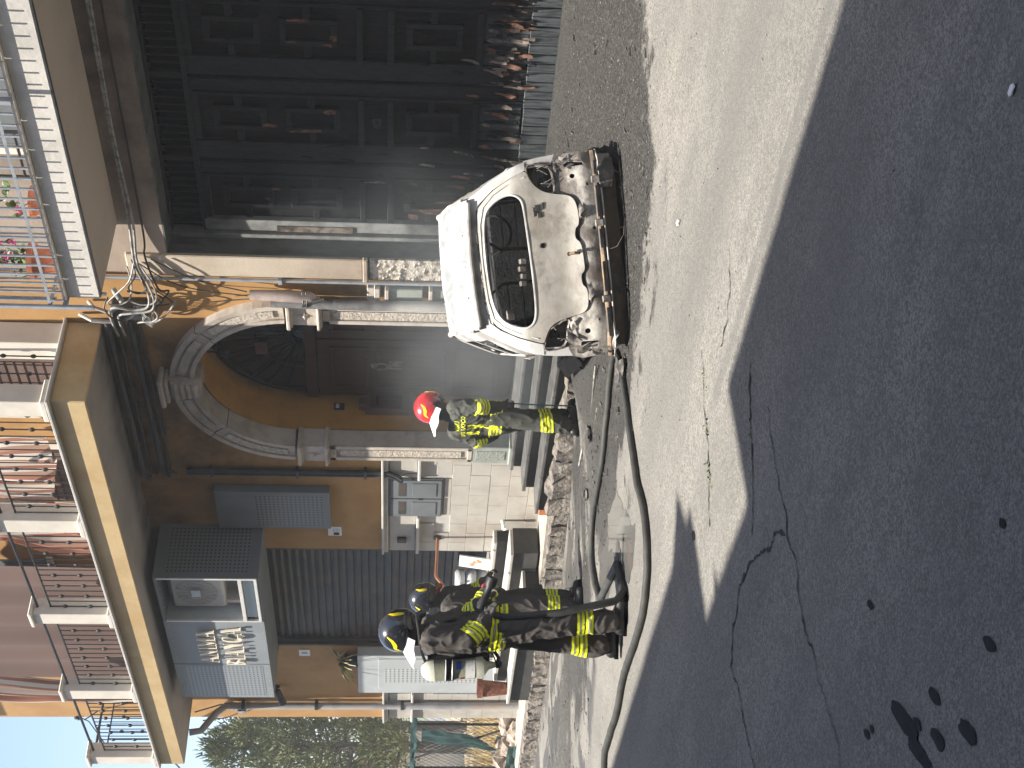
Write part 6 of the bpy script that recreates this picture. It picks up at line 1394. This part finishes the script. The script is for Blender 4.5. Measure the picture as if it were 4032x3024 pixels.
# ------------------------------------------------------------------ fire hose
def on_ground(pts, r, n=10):
    P = [Vector((x, y, 0)) for x, y in pts]; out = []
    for i in range(len(P)-1):
        p0, p1, p2, p3 = P[max(i-1, 0)], P[i], P[i+1], P[min(i+2, len(P)-1)]
        for k in range(n):
            t = k/n; out.append(.5*((2*p1)+(p2-p0)*t+(2*p0-5*p1+4*p2-p3)*t*t+(3*p1-p0-3*p2+p3)*t**3))
    out.append(P[-1])
    return [Vector((p.x, p.y, ground_pt(p.x, p.y)+r)) for p in out]
hs = on_ground([(1.86, -3.80), (1.66, -3.5), (1.62, -3.2), (1.82, -3.0), (2.1, -2.95), (2.57, -2.93), (2.99, -2.76), (3.3, -2.65), (3.55, -2.62), (3.66, -2.68), (3.72, -2.85), (3.80, -3.12), (3.83, -3.54), (3.88, -3.99), (4.0, -4.34), (3.98, -4.62), (3.84, -4.82), (3.62, -4.92), (3.23, -4.93), (2.66, -4.90), (2.23, -4.97), (1.66, -4.96), (1.23, -5.0), (0, -5.4), (-4, -6.5)], .024)
q = MB(); q.tube(hs, .0265, 10); hose = tag(q.build('fire_hose', hose_m, None, True), 'dark fire hose looped on the asphalt around the burnt car', 'hose')
q = MB(); a0 = w1((.07, -.13, 1.0)); q.tube([w1((.16, -.10, 1.08)), a0, w1((.05, -.16, .9)), w1((.09, -.19, .5)), w1((.18, -.20, .10)), w1((.24, -.15, .035)), w1((.40, .2, .03)), hs[0]+Vector((0, 0, .0))], [.026, .027, .027, .028, .029, .029, .03, .03], 10)
tag(q.build('fire_hose', hose_m, None, True), 'end of the hose hanging from the nearest firefighter hands', 'hose')
q = MB(); n0 = w1((.14, -.11, 1.06)); d = (rt*.9-Vector((0, 0, .35))).normalized(); q.lathe([(.034, -.04), (.036, .03), (.028, .05), (.026, .12), (.042, .15), (.045, .2), (.036, .21)], n0, 14, d); q.tube([n0, n0-Vector((0, 0, .10))], .016, 8)
tag(q.build('hose_nozzle', iron, None, True), 'dark hose nozzle held by the nearest firefighter', 'nozzle')

# ------------------------------------------------------------------ fire debris
q = MB()
rr = random.Random(3)
def chip(q, x, y, s, fl=.35):
    z = ground_pt(x, y); a = rr.uniform(0, 6.28); l, w_, h = s*rr.uniform(.7, 1.8), s*rr.uniform(.25, .7), s*fl*rr.uniform(.3, 1); ca, sa = math.cos(a), math.sin(a)
    P = [(-l/2, -w_/2), (l/2*rr.uniform(.5, 1), -w_/2), (l/2, w_/2*rr.uniform(.3, 1)), (-l/2*rr.uniform(.4, 1), w_/2)]; t = rr.uniform(-.3, .3)
    vs = [(x+u*ca-v*sa, y+u*sa+v*ca, z+.001) for u, v in P] + [(x+.9*u*ca-.9*v*sa, y+.9*u*sa+.9*v*ca, z+h*(1+t*u/l*2)) for u, v in P]
    q.add(vs, [(3, 2, 1, 0), (4, 5, 6, 7), (0, 1, 5, 4), (1, 2, 6, 5), (2, 3, 7, 6), (3, 0, 4, 7)])
for k in range(6500):
    u = rr.random()
    if u < .5: x, y = rr.uniform(2.6, 8.5), rr.uniform(-2.9, .2)
    elif u < .75: x, y = rr.gauss(3.4, 1.3), rr.gauss(-2.7, .35)
    else: x, y = rr.uniform(-6, 3), rr.uniform(-4.4, -.95)
    if -1.5 < x < 1.5 and y > -.9: continue
    if y > np.interp(x, [-9, 2, 9], [-.95, -.2, .2]): continue
    ed = np.interp(x, [-9, -2, 1, 3, 4.5, 5.4, 6.1, 7.2, 9], [-3.6, -4.1, -3.7, -3.45, -3.2, -2.8, -2.1, -1.4, -.8])
    if y < ed: continue
    chip(q, x, y, rr.choice((.007, .009, .012, .016, .022)) if rr.random() < .97 else rr.uniform(.035, .06), .3)
tag(q.build('debris', debris_m), 'charred flakes and bits scattered on the ground round the burnt car', None, None, 'stuff')
q = MB()
for k in range(1500):
    x, y = (rr.uniform(3, 8.5), rr.uniform(-3.2, .2)) if rr.random() < .65 else (rr.uniform(-3, 9), rr.uniform(-5, -1))
    if y > np.interp(x, [-9, 2, 9], [-.95, -.2, .2]): continue
    chip(q, x, y, rr.choice((.006, .008, .011)), .8)
for k in range(520):
    chip(q, rr.uniform(5, 11), rr.uniform(-8.6, -3.6), rr.choice((.003, .004, .005, .007)), .8)
tag(q.build('grit', rubble_m), 'pale grit and ash crumbs strewn over the street', None, None, 'stuff')
for (x, y, s, lab) in ((3.05, -1.95, .20, 'black twisted lump of debris beside the left flank of the burnt car'), (2.55, -1.62, .15, 'dark chunk of debris at the foot of the steps by the car'), (2.2, -2.35, .06, 'small black lump lying on the soot between steps and hose'), (1.55, -2.55, .05, 'small dark lump left of the red helmeted firefighter boots'), (3.75, -2.95, .10, 'flat black lump under the left rear corner of the car')):
    me = rock(1, .5, int(x*10), 2); me.materials.append(black_m if s > .1 else debris_m); o = bpy.data.objects.new('debris_lump', me); C.objects.link(o); o.location = (x, y, ground_pt(x, y)+s*.3); o.scale = (s*1.3, s, s*.5); o.rotation_euler = (0, 0, x*5); me.name = 'debris_lump'; tag(o, lab, 'debris', 'lumps of fire debris')
# bent burnt sheets beside the car's left flank, over the steps
t = thing('burnt_sheet', 'curled burnt metal sheet lying between the steps and the burnt car', 'metal sheet', (2.35, -1.5, .05))
q = MB(); q.grid(lambda u, v: (2.05+.75*u+.08*v+.03*noise.noise(Vector((u*6, v*4, 1))), -1.62+.22*v-.42*u, ground_pt(2.3, -1.6)+.03+.08*math.sin(v*3)+.05*noise.noise(Vector((u*8, v*5, 3)))+.03*math.sin(u*7)), 26, 10); q.build('sheet', black_m, t, True, .005)
q = MB(); q.tube([(1.3, -2.05, .02), (1.7, -2.15, .04), (2.2, -2.25, .03), (2.75, -2.2, .06), (3.0, -2.25, .08)], .012, 6); q.tube([(1.5, -2.3, .015), (2.1, -2.42, .02), (2.6, -2.38, .03)], .008, 5); tag(q.build('bent_rod', ashlow, None, True), 'pale bent rods lying on the ground left of the burnt car', 'rod')
q = MB(); q.tube([(-1.2, -1.9, ground_pt(-1.2, -1.9)+.03), (-1.5, -1.75, ground_pt(-1.5, -1.75)+.05), (-1.9, -1.72, ground_pt(-1.9, -1.7)+.02)], [.03, .05, .02], 7); tag(q.build('rag', debris_m, None, True), 'dark wet rag lying in the gutter near the kerb stones', 'rag')
me = rock(.018, .3, 4); me.materials.append(white_m); o = bpy.data.objects.new('litter', me); C.objects.link(o); o.location = (5.9, -3.55, ground_pt(5.9, -3.55)+.012); o.scale = (1.6, .8, .7); tag(o, 'small white scrap on the bright asphalt right of the car', 'litter')
me = rock(.016, .35, 6); me.materials.append(white_m); o = bpy.data.objects.new('litter', me); C.objects.link(o); o.location = (9.35, -6.6, ground_pt(9.35, -6.6)+.008); o.scale = (1.5, .9, .35); tag(o, 'pale scrap on the shaded asphalt in the foreground', 'litter')
# weeds in the cracks
wd = MB()
for (cx, cy, n, s) in ((5.80, -5.0, 14, .016), (5.72, -5.26, 18, .018), (5.9, -4.8, 8, .012), (6.55, -5.63, 6, .010)):
    for k in range(n):
        x, y = cx+rr.gauss(0, .02), cy+rr.gauss(0, .05); z = ground_pt(x, y); a = rr.uniform(0, 6.28); L = s*rr.uniform(.5, 1.3); e = Vector((x+L*math.cos(a)*.7, y+L*math.sin(a)*.7, z+L*.8)); o_ = Vector((-math.sin(a), math.cos(a), 0))*.004
        wd.add([Vector((x, y, z))+o_, Vector((x, y, z))-o_, (Vector((x, y, z))+e)/2-o_*1.6, e, (Vector((x, y, z))+e)/2+o_*1.6], [(0, 1, 2, 3, 4)])
tag(wd.build('weeds', weed), 'small green weeds growing in the cracks of the asphalt', None, None, 'stuff')

# ------------------------------------------------------------------ open ground, fence and trees beyond the house corner
q = MB(); q.grid(lambda u, v: (-60+51.6*u, .06+60*v, -.30 + .12*noise.noise(Vector((u*40, v*50, 0))) - .55*(1-u)), 50, 50); tag(q.build('waste_ground', earth), 'dry waste ground beyond the left end of the ochre house', None, None, 'structure')
fence = thing('mesh_fence', 'wire mesh fence with torn green shade net beyond the house corner', 'fence', (-12, .3, -.3))
for x in (-9.2, -10.9, -12.8, -15, -17.5):
    q = MB(); q.cyl((x, .3, -.45), (x+.02, .3, 1.5), .022, seg=8); q.build('post', iron, fence, True)
for pa, pb_ in (((-9.2, .29, -.25), (-10.4, .25, 1.42)), ((-12.8, .29, -.25), (-11.4, .25, 1.4))):
    q = MB(); q.tube([pa, pb_], .02, 6); q.build('brace', iron, fence)
q = MB(); x = -18.0
while x < -8.4:
    for s in (-1, 1):
        a, b2 = Vector((x, .3, -.35)), Vector((x+s*1.82, .3, 1.47)); q.tube([a, b2], .0035, 3, False)
    x += .13
q.build('wire_mesh', netm, fence)['kind'] = 'stuff'
q = MB(); q.grid(lambda u, v: (-18+9.65*u, .26+.05*noise.noise(Vector((u*22, v*3, 1))), 1.48-.10*v-.10*v*noise.noise(Vector((u*16, 0, 5)))), 90, 3); q.build('net_strip', netm, fence, True)
q = MB(); q.grid(lambda u, v: (-9.75+.55*u-.3*v, .24+.06*noise.noise(Vector((u*5, v*4, 3))), 1.30-1.3*v*(1-.35*u)), 14, 12); o = q.build('torn_net', netm, fence, True)
rb = MB()
rs = [rock(1, .45, s, 1) for s in range(6)]
for m_ in rs: m_.name = 'rubble_stone'; m_.materials.append(rubble_m)
heap = thing('rubble_heap', 'heap of rubble stones at the foot of the mesh fence', 'rubble', (-11, .1, -.3))
for k in range(120):
    x = -8.6-abs(rr.gauss(0, 2.6)); y = rr.uniform(-.25, .75); s = rr.uniform(.05, .17); o = bpy.data.objects.new('stone', rr.choice(rs)); C.objects.link(o); o.parent = heap
    o.location = Vector((x, y, -.30+ .02*(x+9) + s*.4+max(0, .30-abs(y-.25)*.5)*rr.random()))-heap.location; o.scale = (s*1.2, s, s*.8); o.rotation_euler = (rr.uniform(0, 6), rr.uniform(0, 6), rr.uniform(0, 6))
q = MB(); q.grid(lambda u, v: (-9.6+1.0*u, -.34+.10*noise.noise(Vector((u*4, v*4, 0))), -.33+.28*v), 12, 6)
tag(q.build('plastic_sheet', blue_m if False else netm, None, True), 'crumpled teal plastic sheet on the rubble by the house corner', 'sheet')
gr = MB()
for k in range(7000):
    x, y = -9-abs(rr.gauss(0, 9)), .6+abs(rr.gauss(0, 6)); z = -.32+.0107*(x+9); a = rr.uniform(0, 6.28); L = rr.uniform(.2, .62); e = Vector((x+L*.5*math.cos(a), y+L*.5*math.sin(a), z+L)); o_ = Vector((-math.sin(a), math.cos(a), 0))*.012
    p = Vector((x, y, z-.05)); gr.add([p+o_, p-o_, e], [(0, 1, 2)])
tag(gr.build('dry_grass', drygrass), 'tall yellow dry grass behind the mesh fence', None, None, 'stuff')
def tree(x, y, z, hgt, cr, trunk_r, label, m, n, seed, kind='pine', base=.25):
    r_ = random.Random(seed); t = thing(kind+'_tree' if kind != 'shrub' else 'shrub', label, 'tree' if kind != 'shrub' else 'shrub', (x, y, z), 'trees beyond the waste ground')
    q = MB(); q.tube([(x, y, z-.3), (x+.1, y, z+hgt*.3), (x-.05, y+.1, z+hgt*.6), (x, y, z+hgt*.95)], [trunk_r, trunk_r*.8, trunk_r*.5, .03], 9); C0 = []
    for k in range(n):
        hh = base+(1-base)*(k+.5)/n; a = k*2.4+r_.uniform(-.4, .4)
        prof_ = math.sin(math.pi*min(1, (hh-base)/(1-base)*.80+.22))**.75
        L = cr*prof_*r_.uniform(.45, 1.05); p0 = Vector((x, y, z+hgt*hh*.93)); p1 = p0+Vector((L*math.cos(a), L*math.sin(a), L*.25)); q.tube([p0, p0.lerp(p1, .5)+Vector((0, 0, -.06*L)), p1], [trunk_r*.3, trunk_r*.18, .015], 5)
        C0.append((p1, L)); C0.append((p0.lerp(p1, .55), L))
    q.build('trunk', bark, t, True); lv = MB()
    for c, L in C0:
        cs = cr*.20*r_.uniform(.7, 1.3)
        for j in range(int(95 if kind != 'shrub' else 60)):
            v = Vector((r_.gauss(0, 1), r_.gauss(0, 1), r_.gauss(0, .75))).normalized()*cs*r_.random()**.4; p = c+v; s = r_.uniform(.05, .12)*(hgt/8)
            if kind == 'pine':
                d = (v.normalized()*.6+Vector((0, 0, .7))+Vector((r_.gauss(0, .4), r_.gauss(0, .4), r_.gauss(0, .3)))).normalized(); o_ = d.orthogonal().normalized(); o2 = d.cross(o_)
                for oo in (o_, o2): lv.add([p-oo*s*.28, p+oo*s*.28, p+d*s*2.3], [(0, 1, 2)])
            else:
                d = Vector((r_.gauss(0, 1), r_.gauss(0, 1), r_.gauss(0, 1))).normalized(); o_ = d.orthogonal().normalized()*s*.8; o2 = d.cross(o_.normalized())*s*.8; lv.add([p+o_, p+o2, p-o_, p-o2], [(0, 1, 2, 3)])
    lv.build('crown', m, t); return t
tree(-22.5, 5.9, -.5, 7.6, 2.3, .18, 'tall dense pine tree right behind the corner of the ochre house', needle, 34, 1)
tree(-25.5, 5.0, -.6, 7.2, 2.4, .2, 'broad pine tree at the left edge beyond the fence', needle, 34, 2)
tree(-31, 10.5, -.7, 8.0, 2.8, .2, 'farther pine tree showing between the two nearer ones', needle2, 30, 3, base=.3)
tree(-30, 6.5, -.7, 5.0, 2.2, .14, 'yellow green leafy tree under the pines', needle2, 26, 4, 'leafy', .2)
tree(-15.2, 1.6, -.4, 1.3, .6, .04, 'small yellow green shrub in the dry grass behind the fence', needle2, 10, 5, 'shrub', .1)
tree(-18.5, 2.8, -.4, 1.7, .8, .05, 'wider green shrub in the dry grass far behind the fence', needle2, 12, 6, 'shrub', .1)
fh = thing('far_house', 'low pale house with tiled roof beyond the waste ground', 'house', (-36, 8, -1))
q = MB(); q.box((-40, 5, -1.2), (-34, 12, 2.4)); q.build('wall', housew, fh); q = MB(); q.prism([(4.6, 2.4), (8.5, 3.9), (12.4, 2.4)], 'X', -40.4, -33.6); q.build('roof', rooftile, fh)
for y in (5.6, 7.4, 9.2): 
    wv = box('window', (-34.0, y, .6), (-33.96, y+.9, 1.9), dkgrey, fh); box('frame', (-33.955, y-.08, .52), (-33.94, y, 1.98), pillar_m, wv); box('frame', (-33.955, y+.9, .52), (-33.94, y+.98, 1.98), pillar_m, wv)
q = MB(); q.grid(lambda u, v: (-150-40*v, -60+190*u, -3+(5+5*noise.noise(Vector((u*5, v, 2)))+2*noise.noise(Vector((u*19, v*3, 5))))*math.sin(math.pi*min(1, v*1.0))), 90, 8); tag(q.build('hills', needle, None, True), 'low green hills far beyond the fields', None, None, 'structure')

# ------------------------------------------------------------------ houses across the street, behind the camera: they cast the foreground shade
def opp(name, label, x0, x1, yw, ye, H, floors, m, lean=0):
    t = thing(name, label, 'house', ((x0+x1)/2, yw, 0)); q = MB(); q.box((x0, yw-9, -2), (x1, yw, H)); q.build('wall', m, t)
    q = MB(); q.box((x0-.05, yw-9.1, H), (x1+.05, ye, H+.18)); q.build('cornice', pillar_m, t)
    for f in range(floors):
        x = x0+1.1
        while x < x1-1.2:
            z = .9+f*3.1; wv = box('window', (x, yw-.02, z), (x+.95, yw+.03, z+1.5), brownw, t); box('sill', (x-.1, yw, z-.08), (x+1.05, yw+.10, z), pillar_m, wv); x += 2.1
    return t
TAN = math.tan(SUN_EL)
nh = thing('neighbour_house', 'plain unseen grey house continuing the row to the right of the gate house', 'house', (18, 0, 0))  # added out of view to close the street and cut the sky fill
q = MB(); q.box((9.22, 0, -1), (40, 9, 9.6)); q.build('wall', nextw, nh)
for f in range(3):
    for k in range(9):
        x = 10.5+3.2*k; wv = box('window', (x, -.03, 1.0+3*f), (x+1.0, .02, 2.6+3*f), brownw, nh); box('sill', (x-.1, -.1, .92+3*f), (x+1.1, .0, 1.0+3*f), pillar_m, wv)
opp('opposite_house', 'tall plastered house across the street behind the viewer', 5.95, 40, -10.7, -9.5, (9.5-5.13)*TAN-.18, 3, oppw)
opp('opposite_house', 'lower plastered house across the street behind the viewer', 4.755, 5.945, -10.7, -9.5, (9.5-5.86)*TAN-.18, 3, oppw)
opp('opposite_house', 'second tall plastered house across the street further left', -16, 4.748, -10.7, -9.5, (9.5-5.14)*TAN-.18, 3, oppw)
q = MB()  # unseen gables shaped to cast the spikes in the foreground shade edge
q.prism([(3.9, 12.3), (4.5, (9.6-4.85)*TAN), (4.72, 12.3)], 'Y', -10.3, -9.6)
tag(q.build('roof_gable', rooftile), 'small unseen gable shaped for its shadow on the roof edge of the second tall house across the street', 'roof')
q = MB(); q.prism([(5.06, 10.3), (5.17, (9.6-5.72)*TAN), (5.27, 10.3)], 'Y', -10.2, -9.6)
tag(q.build('roof_gable', rooftile), 'tiny unseen gable shaped for its shadow on the lower house across the street', 'roof')
# ------------------------------------------------------------------ air: thin haze, and smoke still rising from the wreck
def vol_box(name, a, b2, kind, label, dens, col, noisy=None):
    q = MB(); q.box(a, b2); m = bpy.data.materials.new(name+'_volume'); m.use_nodes = True; nt = m.node_tree
    nt.nodes.remove(nt.nodes['Principled BSDF']); pv = _n(nt, 'ShaderNodeVolumePrincipled'); pv.inputs['Color'].default_value = (*col, 1)
    nt.links.new(pv.outputs[0], nt.nodes['Material Output'].inputs['Volume'])
    if noisy is None: pv.inputs['Density'].default_value = dens
    else:
        tc = _n(nt, 'ShaderNodeTexCoord').outputs['Object']; f = None
        for c, r, k in noisy:
            v = _n(nt, 'ShaderNodeVectorMath', operation='SUBTRACT'); nt.links.new(tc, v.inputs[0]); v.inputs[1].default_value = c
            s = _n(nt, 'ShaderNodeVectorMath', operation='DIVIDE'); nt.links.new(v.outputs[0], s.inputs[0]); s.inputs[1].default_value = r
            ln = _n(nt, 'ShaderNodeVectorMath', operation='LENGTH'); nt.links.new(s.outputs[0], ln.inputs[0])
            g = _math(nt, 'MULTIPLY', _ramp(nt, ln.outputs['Value'], 1.0, .0), k)
            f = g if f is None else _math(nt, 'ADD', f, g)
        nz = _ramp(nt, _noise(nt, tc, 1.3, 4, .6), .25, .75)
        nt.links.new(_math(nt, 'MULTIPLY', _math(nt, 'MULTIPLY', f, nz), dens), pv.inputs['Density'])
    o = q.build(name, m); return tag(o, label, None, None, kind)
vol_box('haze', (-215, -75, -4), (75, 135, 21), 'stuff', 'thin sunlit haze in the street', .0020, (.92, .96, 1.0))
vol_box('smoke', (-1.6, -2.6, .05), (4.9, .66, 3.4), 'stuff', 'thin bluish smoke drifting from the burnt car over the steps', .25, (.86, .94, 1.0),
        [((2.4, -1.1, 1.2), (1.9, 1.3, 1.2), .8), ((.6, -.5, .9), (1.6, 1.0, 1.2), .9), ((2.8, -.3, 2.0), (1.2, .9, 1.3), .6)])
